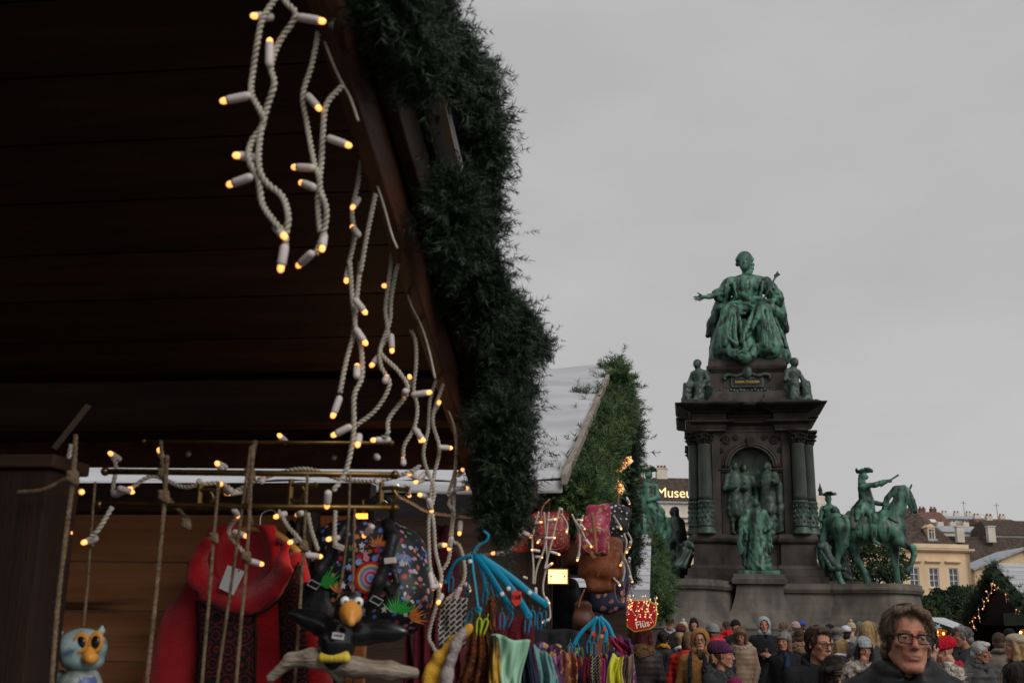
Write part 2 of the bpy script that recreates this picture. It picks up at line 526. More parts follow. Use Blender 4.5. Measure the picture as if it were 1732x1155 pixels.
# recessed core of the base, then the four outward lobes that carry the horses and the front block
plinth('base_core', [(-3.9, -3.9), (3.9, -3.9), (3.9, 3.9), (-3.9, 3.9)], [(z, d * 0.8) for z, d in BASE_PROF], m_gran)
def lobe(ang, r0, r1, hw):
    a = R_(ang); ca, sa = math.cos(a), math.sin(a)
    loc = [(r0, -hw), (r1 - hw * 0.55, -hw)] + [(r1 - hw * 0.55 + hw * 0.55 * math.cos(R_(t)), hw * math.sin(R_(t))) for t in range(-75, 76, 15)] + [(r1 - hw * 0.55, hw), (r0, hw)]
    return [(x * ca - y * sa, x * sa + y * ca) for x, y in loc]
HORSE_ANG = (-28, -122, 40, 140)
for a in HORSE_ANG:
    plinth('horse_plinth', lobe(a, 2.2, 8.4, 1.75), [(z - 0.003, d) for z, d in BASE_PROF], m_gran)
plinth('statue_plinth', [(-1.0, -5.9), (1.0, -5.9), (1.0, -3.0), (-1.0, -3.0)], [(z * 0.96, d) for z, d in SUPP], m_gran)
MB().box((0, -5.0, 4.8), (1.95, 1.7, 0.2)).build('bronze_slab', m_pat, mon, bevel=0.03)
for s in (-1, 1):   # side statue plinths
    plinth('side_plinth', [(s * 4.6 - 1.2, -1.0), (s * 4.6 + 1.2, -1.0), (s * 4.6 + 1.2, 1.0), (s * 4.6 - 1.2, 1.0)], [(z * 0.95, d) for z, d in SUPP], m_gran)

# column pedestal: cross shaped plan with projecting corners
def crossplan(h, c, w):
    """square of half-size h with corner blocks that project by c over width w"""
    H = h + c
    pts = []
    for q in range(4):
        a = q * math.pi / 2
        loc = [(-h + w, -h), (h - w, -h), (h - w, -H), (H, -H), (H, -h + w)]
        loc = loc[1:]
        for x, y in loc:
            pts.append((x * math.cos(a) - y * math.sin(a), x * math.sin(a) + y * math.cos(a)))
        # next edge begins at rotated (-h+w,-h)
        nx, ny = (-h + w, -h)
        b = a + math.pi / 2
        pts.append((nx * math.cos(b) - ny * math.sin(b), nx * math.sin(b) + ny * math.cos(b)))
    return pts
PED = crossplan(2.55, 0.35, 1.15)
plinth('pedestal', PED, [(4.2, 0.62), (4.75, 0.6), (4.8, 0.45), (5.1, 0.42), (5.15, 0.3), (5.3, 0.24), (5.36, 0.12), (6.35, 0.1), (6.42, 0.2), (6.5, 0.26), (6.62, 0.28), (6.66, 0.2), (6.85, 0.16)], m_red)
for sx in (-1, 1):
    for sy in (-1, 1):
        # scroll consoles with clawed feet at the pedestal's corners
        S = SDF()
        bx, by = sx * 3.35, sy * 3.35
        d = np.array([sx, sy]) / 1.414
        pts = [(bx - d[0] * 0.25, by - d[1] * 0.25, 6.3), (bx, by, 6.25), (bx + d[0] * 0.15, by + d[1] * 0.15, 5.95), (bx + d[0] * 0.3, by + d[1] * 0.3, 5.5), (bx + d[0] * 0.75, by + d[1] * 0.75, 5.2)]
        S.chain(pts, [0.16, 0.22, 0.19, 0.24, 0.2], 0.08)
        for t in (-0.3, 0.3):
            S.ell((bx - d[1] * t, by + d[0] * t, 6.2), 0.16, 0.05)
            S.cap((bx - d[1] * t, by + d[0] * t, 6.0), (bx - d[1] * t * 1.2 + d[0] * 0.55, by + d[0] * t * 1.2 + d[1] * 0.55, 5.25), 0.07, 0.1, 0.05)
            S.ell((bx - d[1] * t * 1.5 + d[0] * 0.75, by + d[0] * t * 1.5 + d[1] * 0.75, 5.12), (0.17, 0.17, 0.12), 0.05)
        me = S.mesh('corner_console', 0.05, lambda X, Y, Z: 0.022 * np.sin(X * 34 * d[1] - Y * 34 * d[0]))
        link_mesh('corner_console', me, m_patd, mon)

# central shaft with arched niches front and sides (the arch is cut as a real opening)
SH = 2.05
def niche_face(name, half, hw, zs, zt, rad, z0):
    """one wall face at y=-half with an arched opening; local plane x,z; returns MB with reveal"""
    mb = MB()
    n = 18
    arcp = [(rad * math.cos(math.pi - math.pi * i / n), zs + rad * math.sin(math.pi - math.pi * i / n)) for i in range(n + 1)]
    out = [(-rad, z0)] + arcp + [(rad, z0)]
    y0, dep = -half, 0.75
    # side strips
    mb.add([(-hw, y0, z0), (-rad, y0, z0), (-rad, y0, zs), (-hw, y0, zs)], [(0, 1, 2, 3)])
    mb.add([(rad, y0, z0), (hw, y0, z0), (hw, y0, zs), (rad, y0, zs)], [(0, 1, 2, 3)])
    for i in range(n):
        a, b = arcp[i], arcp[i + 1]
        ax = -hw if i == 0 else a[0]; bx = hw if i == n - 1 else b[0]
        az = zs if i == 0 else a[1]
        mb.add([(a[0], y0, a[1]), (b[0], y0, b[1]), (b[0], y0, zt), (a[0], y0, zt)], [(0, 1, 2, 3)])
    mb.add([(-hw, y0, zs), (-rad, y0, zs), (-rad, y0, zt), (-hw, y0, zt)], [(0, 1, 2, 3)])
    mb.add([(rad, y0, zs), (hw, y0, zs), (hw, y0, zt), (rad, y0, zt)], [(0, 1, 2, 3)])
    for i in range(len(out) - 1):
        a, b = out[i], out[i + 1]
        mb.add([(a[0], y0, a[1]), (b[0], y0, b[1]), (b[0], y0 + dep, b[1]), (a[0], y0 + dep, a[1])], [(0, 1, 2, 3)])
    # back of the niche
    back = [(p[0], y0 + dep, p[1]) for p in out]
    mb.add(back, [tuple(range(len(back)))])
    return mb, out
Z0, ZS, ZT, NR = 6.85, 10.45, 12.4, 1.14
for q in range(4):
    mb, outl = niche_face('niche', SH + 0.35, 2.4, ZS, ZT, NR, Z0)
    o = mb.build('niche_wall', m_red, mon); o.rotation_euler.z = q * math.pi / 2
    # relief panel plate in the back of the niche, darker bronze
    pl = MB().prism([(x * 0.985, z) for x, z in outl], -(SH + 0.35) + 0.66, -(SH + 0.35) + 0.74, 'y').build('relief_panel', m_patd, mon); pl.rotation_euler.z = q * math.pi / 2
    # archivolt mouldings, imposts and keystone
    am = MB()
    for rr, dy, tw in ((NR + 0.02, 0.05, 0.07), (NR + 0.16, 0.09, 0.09), (NR + 0.3, 0.06, 0.06)):
        pts = [(rr * math.cos(math.pi - math.pi * i / 20), -(SH + 0.35) - dy * 0.5, ZS + rr * math.sin(math.pi - math.pi * i / 20)) for i in range(21)]
        am.tube(pts, tw, 8)
    a_o = am.build('archivolt', m_red, mon, True); a_o.rotation_euler.z = q * math.pi / 2
    for s in (-1, 1):
        im = MB()
        im.box((s * (NR + 0.2), -(SH + 0.35) - 0.07, ZS - 0.1), (0.62, 0.3, 0.1)); im.box((s * (NR + 0.2), -(SH + 0.35) - 0.05, ZS - 0.2), (0.5, 0.22, 0.1))
        im.box((s * (NR + 0.2), -(SH + 0.35) - 0.02, (Z0 + ZS) / 2 - 0.12), (0.4, 0.12, ZS - Z0 - 0.28))
        i_o = im.build('impost', m_dark, mon, bevel=0.02); i_o.rotation_euler.z = q * math.pi / 2
    k_o = MB().hexa([(-0.13, -(SH + 0.35) - 0.2, ZS + NR - 0.05), (0.13, -(SH + 0.35) - 0.2, ZS + NR - 0.05), (0.13, -(SH + 0.35) + 0.02, ZS + NR - 0.05), (-0.13, -(SH + 0.35) + 0.02, ZS + NR - 0.05)],
                    [(-0.2, -(SH + 0.35) - 0.24, ZS + NR + 0.5), (0.2, -(SH + 0.35) - 0.24, ZS + NR + 0.5), (0.2, -(SH + 0.35) + 0.02, ZS + NR + 0.5), (-0.2, -(SH + 0.35) + 0.02, ZS + NR + 0.5)]).build('keystone', m_dark, mon, bevel=0.02)
    k_o.rotation_euler.z = q * math.pi / 2
    # spandrel scrolls
    for s in (-1, 1):
        sp = MB()
        for (cx, cz, r0) in ((1.22, 11.95, 0.26), (0.72, 12.08, 0.15), (1.5, 11.4, 0.14)):
            pts = [(s * (cx + r0 * (1 - t / 26) * math.cos(t * 0.5)), -(SH + 0.4), cz + r0 * (1 - t / 26) * math.sin(t * 0.5)) for t in range(24)]
            sp.tube(pts, 0.045, 6)
        s_o = sp.build('spandrel_scrolls', m_dark, mon, True); s_o.rotation_euler.z = q * math.pi / 2
    # pilasters beside the niche
    for s in (-1, 1):
        p_o = MB().box((s * 1.78, -(SH + 0.4), (Z0 + ZT) / 2), (0.42, 0.22, ZT - Z0)).build('pilaster', m_red, mon, bevel=0.02)
        p_o.rotation_euler.z = q * math.pi / 2
MB().box((0, 0, (Z0 + ZT) / 2), (3.2, 3.2, ZT - Z0)).build('shaft_core', m_red, mon)

# paired corner columns with decorated drums and leafy capitals
col_lo, col_hi = 6.85, 12.4
def column_meshes():
    r = 0.345
    base = MB().lathe([(r * 1.5, 0), (r * 1.5, 0.1), (r * 1.38, 0.12), (r * 1.42, 0.18), (r * 1.3, 0.24), (r * 1.2, 0.27), (r * 1.28, 0.32), (r * 1.12, 0.38)], n=24)
    drum = MB().lathe([(r * 1.1, 0.38), (r * 1.18, 0.42), (r * 1.18, 0.5), (r * 1.08, 0.54), (r * 1.08, 1.62), (r * 1.16, 1.66), (r * 1.16, 1.74), (r * 1.04, 1.78)], n=24)
    rng = random.Random(3)
    for k in range(10):      # raised leaf relief on the drum
        for lv in range(4):
            a = 2 * math.pi * (k + 0.5 * (lv % 2)) / 10
            z = 0.68 + lv * 0.26
            drum.ball((r * 1.08 * math.cos(a), r * 1.08 * math.sin(a), z), (0.055, 0.055, 0.11), 6, 4)
    shaft = MB().lathe([(r * 1.03, 1.78), (r, 2.0), (r * 0.97, 3.2), (r * 0.9, 4.72), (r * 0.97, 4.76), (r * 0.97, 4.8)], n=28)
    cap = MB().lathe([(r * 0.9, 4.8), (r * 0.95, 5.0), (r * 1.1, 5.3), (r * 1.35, 5.42)], n=20)
    cap.box((0, 0, 5.49), (r * 2.9, r * 2.9, 0.13))
    for lv, (z, n, rr, hh) in enumerate(((4.86, 8, 0.95, 0.22), (5.04, 8, 1.05, 0.24), (5.24, 4, 1.25, 0.2))):
        for k in range(n):
            a = 2 * math.pi * (k + 0.5 * lv) / n + (math.pi / 4 if lv == 2 else 0)
            c, s = math.cos(a), math.sin(a)
            pts = [(c * r * rr * 0.9, s * r * rr * 0.9, z - 0.05), (c * r * rr * 1.05, s * r * rr * 1.05, z + hh * 0.6), (c * r * rr * 1.3, s * r * rr * 1.3, z + hh), (c * r * rr * 1.42, s * r * rr * 1.42, z + hh * 0.8)]
            cap.tube(spline(pts, 3), 0.065 if lv < 2 else 0.075, 5)
    return [(nm, b.fix(b.mesh(nm, True))) for nm, b in (('base', base), ('drum', drum), ('shaft', shaft), ('capital', cap))]
cms = column_meshes()
for (nm, me), m in zip(cms, (m_patd, m_patd, m_col, m_dark)):
    me.materials.append(m)
    md = None
for sx in (-1, 1):
    for sy in (-1, 1):
        for k, (ox, oy) in enumerate(((2.36, 2.86), (2.86, 2.3))):
            c = bpy.data.objects.new('column', cms[2][1]); COL.objects.link(c); c.parent = mon
            c.location = (sx * ox, sy * oy, col_lo)
            for nm, me in (cms[0], cms[1], cms[3]):
                inst(nm, me, c)

# entablature
ENT = crossplan(2.45, 0.42, 1.2)
plinth('architrave', ENT, [(12.4, 0.0), (12.55, 0.0), (12.56, 0.05), (12.72, 0.05), (12.74, 0.1), (12.8, 0.3), (12.84, 0.42), (12.9, 0.44), (12.94, 0.2)], m_red)
plinth('frieze', ENT, [(12.93, 0.05), (13.35, 0.05)], m_dark)
for q in range(4):
    dent = MB()
    a = q * math.pi / 2; ca, sa = math.cos(a), math.sin(a)
    for i in range(17):
        x = -1.2 + i * 0.15; y = -2.58
        dent.box((x * ca - y * sa, x * sa + y * ca, 13.27), (0.085 if q % 2 == 0 else 0.12, 0.12 if q % 2 == 0 else 0.085, 0.14))
    dent.build('dentils', m_dark, mon)['kind'] = 'stuff'
plinth('cornice', ENT, [(13.34, 0.06), (13.4, 0.2), (13.46, 0.24), (13.5, 0.42), (13.6, 0.66), (13.66, 0.86), (13.74, 0.94), (13.79, 0.95), (13.84, 0.7), (13.95, 0.5)], m_dark)
ATT = crossplan(2.1, 0.22, 0.85)
plinth('attic_base', ATT, [(13.9, 0.62), (14.1, 0.6), (14.14, 0.45), (14.3, 0.42), (14.42, 0.3), (14.46, 0.15)], m_red)
ATT2 = [(-1.95, -1.6), (1.95, -1.6), (1.95, 1.6), (-1.95, 1.6)]
plinth('attic', ATT2, [(14.44, 0.1), (14.6, 0.05), (14.66, 0.0), (15.3, -0.02), (15.38, 0.06), (15.45, 0.14), (15.55, 0.18), (15.62, 0.1), (15.9, 0.05)], m_red)
# plaque with inscription and garland ornament
pq = MB().box((0.0, -1.66, 14.92), (1.72, 0.1, 0.42)).build('plaque', m_patd, mon, bevel=0.02)
MB().box((0, -1.715, 14.92), (1.5, 0.03, 0.28)).build('plaque_field', m_dark, pq)
lm = link_mesh('inscription', text_mesh('MARIA THERESIA', 0.17, 0.01, 0.004), m_gold, pq)
lm.location = (0, -1.735, 14.92); lm.rotation_euler = (math.pi / 2, 0, 0)
orn = MB()
orn.ball((0, -1.72, 15.3), (0.28, 0.12, 0.26), 12, 8)
for s in (-1, 1):
    orn.tube(spline([(s * 0.2, -1.7, 15.25), (s * 0.6, -1.74, 15.16), (s * 0.95, -1.72, 15.22), (s * 1.2, -1.7, 15.14), (s * 1.15, -1.7, 15.02)], 5), 0.085, 6)
    for i in range(9):
        orn.ball((s * (0.2 + i * 0.17), -1.72, 14.58 + 0.03 * math.sin(i * 2.1)), (0.1, 0.07, 0.07), 6, 4)
orn.build('ornament', m_patd, mon, True)

# the shaft is a little squatter and the attic a little taller than first laid out
def zmap(z):
    return z if z <= 6.85 else (6.85 + (z - 6.85) * 0.955 if z <= 13.9 else 13.583 + (z - 13.9) * 1.36)
for o in [c for c in mon.children] + [g for c in mon.children for g in c.children]:
    if o.parent is not mon and o.parent.name.startswith('column'):
        continue
    if o.name.startswith('column'):
        o.scale.z = 0.955
        continue
    if o.location.z > 1:
        o.location.z = zmap(o.location.z); continue
    for v in o.data.vertices:
        v.co.z = zmap(v.co.z)
# ================================================================== bronze statues on the monument
def ML(x, y, z):
    c, s = math.cos(MRZ), math.sin(MRZ)
    return Vector((MON.x + x * c - y * s, MON.y + x * s + y * c, z))
def foldnoise(seed, n=9, f0=3.0, f1=9.0, vert=0.35):
    r = np.random.RandomState(seed)
    W = r.uniform(f0, f1, (n, 3)) * r.choice([-1, 1], (n, 3)); W[:, 2] *= vert
    ph = r.uniform(0, 6.28, n)
    def f(X, Y, Z):
        a = 0
        for i in range(n):
            a = a + (1.3 - 2.1 * np.abs(np.sin(0.5 * (W[i, 0] * X + W[i, 1] * Y + W[i, 2] * Z + ph[i] + 0.8 * np.sin(1.3 * W[i, 1] * Z + ph[i]))))) / n ** 0.5
        return a
    return f

# ---- seated empress
def E_(zx, zy, y):
    return ((zx - 632) / 119.0, y, (806 - zy) / 119.0)
emp = thing('seated_statue', 'huge green bronze statue of a seated crowned woman with outstretched arm, atop the monument', 'statue', ML(0.3, -0.1, 16.3), MRZ)
emp.scale = (1.06, 1.06, 1.08)
S = SDF()
S.ell(E_(618, 160, -0.12), (0.33, 0.4, 0.46), 0.05)
S.ell(E_(612, 185, -0.3), (0.23, 0.22, 0.3), 0.06)
S.ell(E_(618, 128, 0.0), (0.4, 0.46, 0.36), 0.06)
for i in range(9):
    a = R_(-10 + i * 25)
    S.ell(E_(618 - 46 * math.cos(a), 140 - 22 * math.sin(a), -0.1 + 0.05 * (i % 2)), 0.11, 0.03)
for zx, zy in ((666, 170), (662, 195), (655, 215), (574, 165)):
    S.ell(E_(zx, zy, 0.05), 0.12, 0.04)
S.ell(E_(611, 112, -0.28), (0.16, 0.08, 0.16), 0.03); S.ell(E_(610, 172, -0.55), (0.05, 0.08, 0.1), 0.04)
S.ell(E_(592, 160, -0.52), (0.08, 0.07, 0.05), 0.03, op='s'); S.ell(E_(630, 160, -0.52), (0.08, 0.07, 0.05), 0.03, op='s')
S.cap(E_(622, 200, 0.0), E_(628, 255, 0.05), 0.2, 0.22, 0.1)
S.ell(E_(632, 285, 0.0), (0.75, 0.42, 0.42), 0.15)
S.cap(E_(525, 288, 0.1), E_(742, 292, 0.1), 0.3, 0.3, 0.12)
S.cap(E_(630, 315, 0.0), E_(612, 425, 0.1), 0.66, 0.62, 0.12)
S.ell(E_(600, 330, -0.42), (0.25, 0.2, 0.22), 0.12); S.ell(E_(662, 330, -0.42), (0.25, 0.2, 0.22), 0.12)
S.cap(E_(560, 455, 0.1), E_(512, 520, -1.15), 0.55, 0.46, 0.12)
S.cap(E_(690, 455, 0.1), E_(705, 518, -1.2), 0.55, 0.47, 0.12)
S.cap(E_(512, 525, -1.15), E_(470, 740, -1.2), 0.47, 0.68, 0.12)
S.cap(E_(705, 525, -1.2), E_(735, 740, -1.2), 0.48, 0.72, 0.12)
S.cap(E_(605, 590, -0.7), E_(600, 760, -1.2), 0.4, 0.6, 0.12)
S.ell(E_(630, 770, -0.5), (1.85, 1.4, 0.32), 0.12)
S.chain([E_(450, 775, -1.6), E_(520, 790, -1.85), E_(590, 825, -1.95), E_(630, 800, -1.9), E_(650, 750, -1.8), E_(720, 740, -1.75)], [0.14, 0.2, 0.22, 0.2, 0.14, 0.2], 0.14)
# arms
S.cap(E_(515, 292, 0.05), E_(462, 362, -0.25), 0.31, 0.27, 0.08)
for i in range(7):
    a = i * 0.9
    S.ell(E_(447 + 20 * math.cos(a), 372 + 26 * math.sin(a), -0.35 + 0.16 * math.sin(a * 1.7)), (0.18, 0.2, 0.16), 0.05)
S.cap(E_(440, 378, -0.4), E_(366, 400, -0.75), 0.17, 0.12, 0.05)
S.ell(E_(342, 405, -0.85), (0.2, 0.14, 0.11), 0.05)
for p, q, w in (((330, 398), (288, 412), 0.045), ((328, 408), (294, 422), 0.045), ((330, 416), (305, 430), 0.04), ((340, 418), (325, 436), 0.038), ((345, 396), (318, 383), 0.045)):
    S.cap(E_(*p, -0.9), E_(*q, -1.1), w, w * 0.7, 0.03)
S.cap(E_(745, 300, 0.05), E_(800, 385, -0.2), 0.34, 0.36, 0.08)
for i in range(6):
    a = i * 1.05
    S.ell(E_(808 + 18 * math.cos(a), 405 + 28 * math.sin(a), -0.3 + 0.15 * math.sin(a * 1.3)), (0.2, 0.22, 0.2), 0.05)
S.cap(E_(790, 425, -0.45), E_(748, 442, -0.85), 0.17, 0.12, 0.05)
S.ell(E_(733, 442, -0.92), (0.17, 0.15, 0.15), 0.05)
S.cap(E_(662, 424, -1.0), E_(716, 434, -1.0), 0.13, 0.13, 0.03)
S.cap(E_(585, 375, -0.55), E_(655, 440, -0.95), 0.13, 0.17, 0.08)
# cloak over the lap and hanging at both sides
S.cap(E_(450, 470, -0.55), E_(640, 478, -0.75), 0.26, 0.24, 0.1)
S.chain([E_(760, 470, -0.6), E_(820, 520, -0.5), E_(845, 600, -0.3)], [0.26, 0.3, 0.22], 0.08)
S.chain([E_(450, 480, 0.1), E_(405, 545, 0.1), E_(378, 618, 0.05)], [0.3, 0.3, 0.12], 0.08)
S.chain([E_(800, 470, 0.3), E_(838, 560, 0.2), E_(838, 640, 0.1)], [0.36, 0.26, 0.1], 0.08)
S.box(E_(630, 640, 0.75), (1.35, 0.55, 1.35), 0.2, 0.1)
S.cap(E_(440, 560, 0.2), E_(425, 770, -0.2), 0.3, 0.4, 0.1); S.cap(E_(815, 620, 0.2), E_(830, 770, -0.2), 0.3, 0.4, 0.1)
S.box(E_(630, 800, -0.1), (1.75, 1.3, 0.12), 0.03, 0.04)
# mantle round the shoulders and down the back, square bodice
S.chain([E_(585, 262, 0.0), E_(528, 285, 0.05), E_(500, 320, 0.1), E_(478, 380, 0.3), E_(450, 470, 0.35)], [0.18, 0.3, 0.32, 0.36, 0.4], 0.12)
S.chain([E_(672, 262, 0.0), E_(735, 290, 0.05), E_(770, 330, 0.1), E_(800, 400, 0.3), E_(815, 470, 0.35)], [0.18, 0.3, 0.33, 0.38, 0.42], 0.12)
S.cap(E_(630, 330, 0.35), E_(630, 480, 0.5), 0.75, 0.9, 0.15)
S.cap(E_(585, 300, -0.4), E_(680, 300, -0.4), 0.07, 0.07, 0.05)
S.cap(E_(628, 345, -0.55), E_(628, 395, -0.5), 0.16, 0.1, 0.06)
S.ell(E_(625, 320, -0.6), 0.11, 0.04)
# skirt folds: ridges from the knees and lap down to the hem
rf_ = random.Random(8)
for (ax, ay, ad, bx, by, bd, r0, r1) in ((512, 520, -1.6, 470, 735, -1.85, .1, .14), (490, 530, -1.45, 430, 740, -1.6, .09, .13), (540, 530, -1.5, 540, 745, -1.85, .09, .13), (470, 520, -1.2, 415, 690, -1.2, .1, .12), (565, 545, -1.2, 590, 750, -1.75, .1, .13),
                                        (705, 515, -1.65, 640, 640, -1.75, .1, .11), (700, 520, -1.65, 700, 740, -1.9, .1, .14), (725, 520, -1.55, 755, 735, -1.8, .1, .13), (690, 515, -1.6, 600, 690, -1.65, .1, .12), (750, 530, -1.35, 805, 735, -1.55, .09, .12), (660, 500, -1.3, 570, 720, -1.75, .1, .14), (780, 560, -1.1, 835, 730, -1.1, .1, .13),
                                        (455, 470, -.75, 560, 500, -1.1, .1, .1), (470, 490, -.9, 600, 520, -1.1, .09, .09), (560, 430, -.6, 650, 470, -1.0, .09, .1), (430, 500, .0, 385, 610, .0, .09, .08), (820, 500, -.6, 850, 610, -.3, .1, .08), (500, 300, -.2, 470, 350, -.5, .09, .08), (545, 300, -.3, 560, 400, -.45, .07, .06), (715, 300, -.3, 700, 400, -.5, .08, .07), (750, 320, -.25, 790, 400, -.5, .1, .09), (470, 660, -1.7, 540, 735, -1.9, .1, .1), (600, 800, -2.05, 520, 775, -1.95, .1, .1), (640, 790, -2.0, 600, 830, -2.1, .09, .09)):
    mx_, my_, md_ = (ax + bx) / 2 + rf_.uniform(-9, 9), (ay + by) / 2, (ad + bd) / 2 - 0.06
    S.chain([E_(ax, ay, ad), E_(mx_, my_, md_), E_(bx, by, bd)], [r0, r1, r1], 0.045)
    d_ = 22
    S.chain([E_(ax + d_, ay + 12, ad), E_(mx_ + d_, my_ + 8, md_ - 0.06), E_(bx + d_, by, bd - 0.1)], [r0 * 0.45, r1 * 0.5, r1 * 0.5], 0.05, 's')
fn = foldnoise(4, 8, 5.0, 13.0, 0.35)
def dsp(X, Y, Z):
    m = np.clip((4.9 - Z) / 0.4, 0.0, 1.0)
    return m * 0.02 * fn(X, Y, Z)
body = link_mesh('figure', S.mesh('figure', 0.04, dsp), m_pat, emp)
sc_ = MB().tube([E_(722, 420, -0.8), E_(806, 262, -0.45)], 0.05, 8)
for p, r in (((806, 262), 0.1), ((800, 270), 0.08), ((812, 250), 0.07), ((822, 258), 0.06), ((812, 242), 0.045), ((797, 262), 0.06)):
    sc_.ball(E_(*p, -0.43), r, 8, 6)
sc_.build('sceptre', m_patd, emp, True)

# ---- generic standing figure in coat or robe (metres for a 1.75 m person, scaled by k)
def stand_fig(S, k, x=0, y=0, z=0, yaw=0.0, robe=False, armL='hip', armR='down', wig=True, cloak=False, lean=0.0, cut=None):
    c, s = math.cos(yaw), math.sin(yaw)
    def T(a, b, cc):
        a = a + lean * cc
        return (x + k * (a * c - b * s), y + k * (a * s + b * c), z + k * cc)
    K = 0.03 * k
    S.ell(T(0, -0.01, 1.635), (0.078 * k, 0.095 * k, 0.115 * k), K * 0.6)
    S.ell(T(0, -0.06, 1.6), (0.05 * k, 0.05 * k, 0.07 * k), K * 0.6)
    S.ell(T(0, -0.105, 1.615), (0.013 * k, 0.02 * k, 0.025 * k), K * 0.4)
    S.ell(T(-0.03, -0.1, 1.64), (0.017 * k, 0.02 * k, 0.012 * k), K * 0.4, op='s'); S.ell(T(0.03, -0.1, 1.64), (0.017 * k, 0.02 * k, 0.012 * k), K * 0.4, op='s')
    if wig:
        S.ell(T(0, 0.03, 1.66), (0.09 * k, 0.09 * k, 0.1 * k), K * 0.5)
        for q in (-1, 1):
            S.cap(T(q * 0.085, 0.02, 1.63), T(q * 0.09, 0.02, 1.52), 0.03 * k, 0.035 * k, K * 0.5)
        S.cap(T(0, 0.07, 1.6), T(0, 0.1, 1.42), 0.05 * k, 0.03 * k, K * 0.5)
    S.cap(T(0, 0.02, 1.55), T(0, 0.02, 1.45), 0.055 * k, 0.06 * k, K)
    S.ell(T(0, -0.05, 1.46), (0.05 * k, 0.03 * k, 0.04 * k), K * 0.5)
    S.cap(T(-0.16, 0.02, 1.4), T(0.16, 0.02, 1.4), 0.075 * k, 0.075 * k, K * 2)
    S.cap(T(0, 0, 1.36), T(0, 0, 1.0), 0.155 * k, 0.145 * k, K * 2)
    S.ell(T(0, 0, 1.25), (0.19 * k, 0.14 * k, 0.2 * k), K * 2)
    if robe:
        S.cap(T(0, 0, 1.05), T(0.02, -0.02, 0.12), 0.17 * k, 0.27 * k, K * 2)
        S.ell(T(0.01, -0.02, 0.1), (0.3 * k, 0.27 * k, 0.1 * k), K)
        for q in (-1, 1):
            S.cap(T(q * 0.08, -0.2, 0.03), T(q * 0.1, -0.3, 0.02), 0.045 * k, 0.035 * k, K)
    else:
        S.cap(T(0, 0.01, 1.02), T(0, 0.02, 0.58), 0.17 * k, 0.225 * k, K * 2)
        S.cap(T(0, -0.25, 0.95), T(0, -0.3, 0.45), 0.05 * k, 0.1 * k, K, op='s')
        for q, f in ((-1, -0.06), (1, 0.05)):
            S.cap(T(q * 0.085, 0, 0.9), T(q * 0.095, f, 0.5), 0.085 * k, 0.06 * k, K)
            S.chain([T(q * 0.095, f, 0.5), T(q * 0.1, f + 0.03, 0.33), T(q * 0.1, f + 0.02, 0.08)], [0.055 * k, 0.06 * k, 0.038 * k], K)
            S.cap(T(q * 0.1, f + 0.02, 0.045), T(q * 0.13, f - 0.13, 0.03), 0.045 * k, 0.035 * k, K)
    for q, pose in ((-1, armL), (1, armR)):
        sh = (q * 0.2, 0.02, 1.38)
        if pose == 'hip':
            el, ha = (q * 0.37, 0.06, 1.12), (q * 0.24, -0.12, 1.0)
        elif pose == 'book':
            el, ha = (q * 0.27, -0.02, 1.08), (q * 0.12, -0.24, 1.1)
        elif pose == 'point':
            el, ha = (q * 0.34, -0.1, 1.2), (q * 0.42, -0.36, 1.2)
        elif pose == 'chest':
            el, ha = (q * 0.28, -0.02, 1.1), (q * 0.06, -0.2, 1.22)
        else:
            el, ha = (q * 0.28, 0.02, 1.1), (q * 0.27, -0.08, 0.86)
        S.cap(T(*sh), T(*el), 0.07 * k, 0.062 * k, K)
        S.cap(T(*el), T(*ha), 0.062 * k, 0.055 * k, K)
        S.cap(T(*[el[i] + (ha[i] - el[i]) * 0.6 for i in range(3)]), T(*[el[i] + (ha[i] - el[i]) * 0.85 for i in range(3)]), 0.07 * k, 0.075 * k, K * 0.5)
        d = np.array(ha) - np.array(el); d = d / np.linalg.norm(d)
        S.ell(T(*(np.array(ha) + d * 0.05)), (0.035 * k, 0.035 * k, 0.04 * k), K)
        for w in (-0.02, 0, 0.02):
            S.cap(T(*(np.array(ha) + d * 0.06 + np.array([w, 0, 0]))), T(*(np.array(ha) + d * 0.12 + np.array([w * 1.5, -0.01, -0.015]))), 0.013 * k, 0.01 * k, K * 0.3)
    if cloak:
        S.chain([T(-0.2, 0.02, 1.42), T(-0.3, 0.0, 1.2), T(-0.33, 0.02, 0.7), T(-0.28, 0.05, 0.2)], [0.07 * k, 0.09 * k, 0.09 * k, 0.07 * k], K * 1.5)
        S.chain([T(0.2, 0.04, 1.42), T(0.27, 0.08, 1.15), T(0.28, 0.1, 0.6), T(0.26, 0.08, 0.15)], [0.07 * k, 0.08 * k, 0.09 * k, 0.08 * k], K * 1.5)
        S.cap(T(0, 0.1, 1.35), T(0, 0.12, 0.15), 0.15 * k, 0.26 * k, K * 2)
    return S
def fold_disp(seed, amp, k, zcut):
    f = foldnoise(seed, 9, 5.5 * 2.2 / k, 15 * 2.2 / k, 0.1)
    return lambda X, Y, Z: np.clip((zcut - Z) / (0.15 * k), 0.0, 1.0) * amp * f(X, Y, Z)

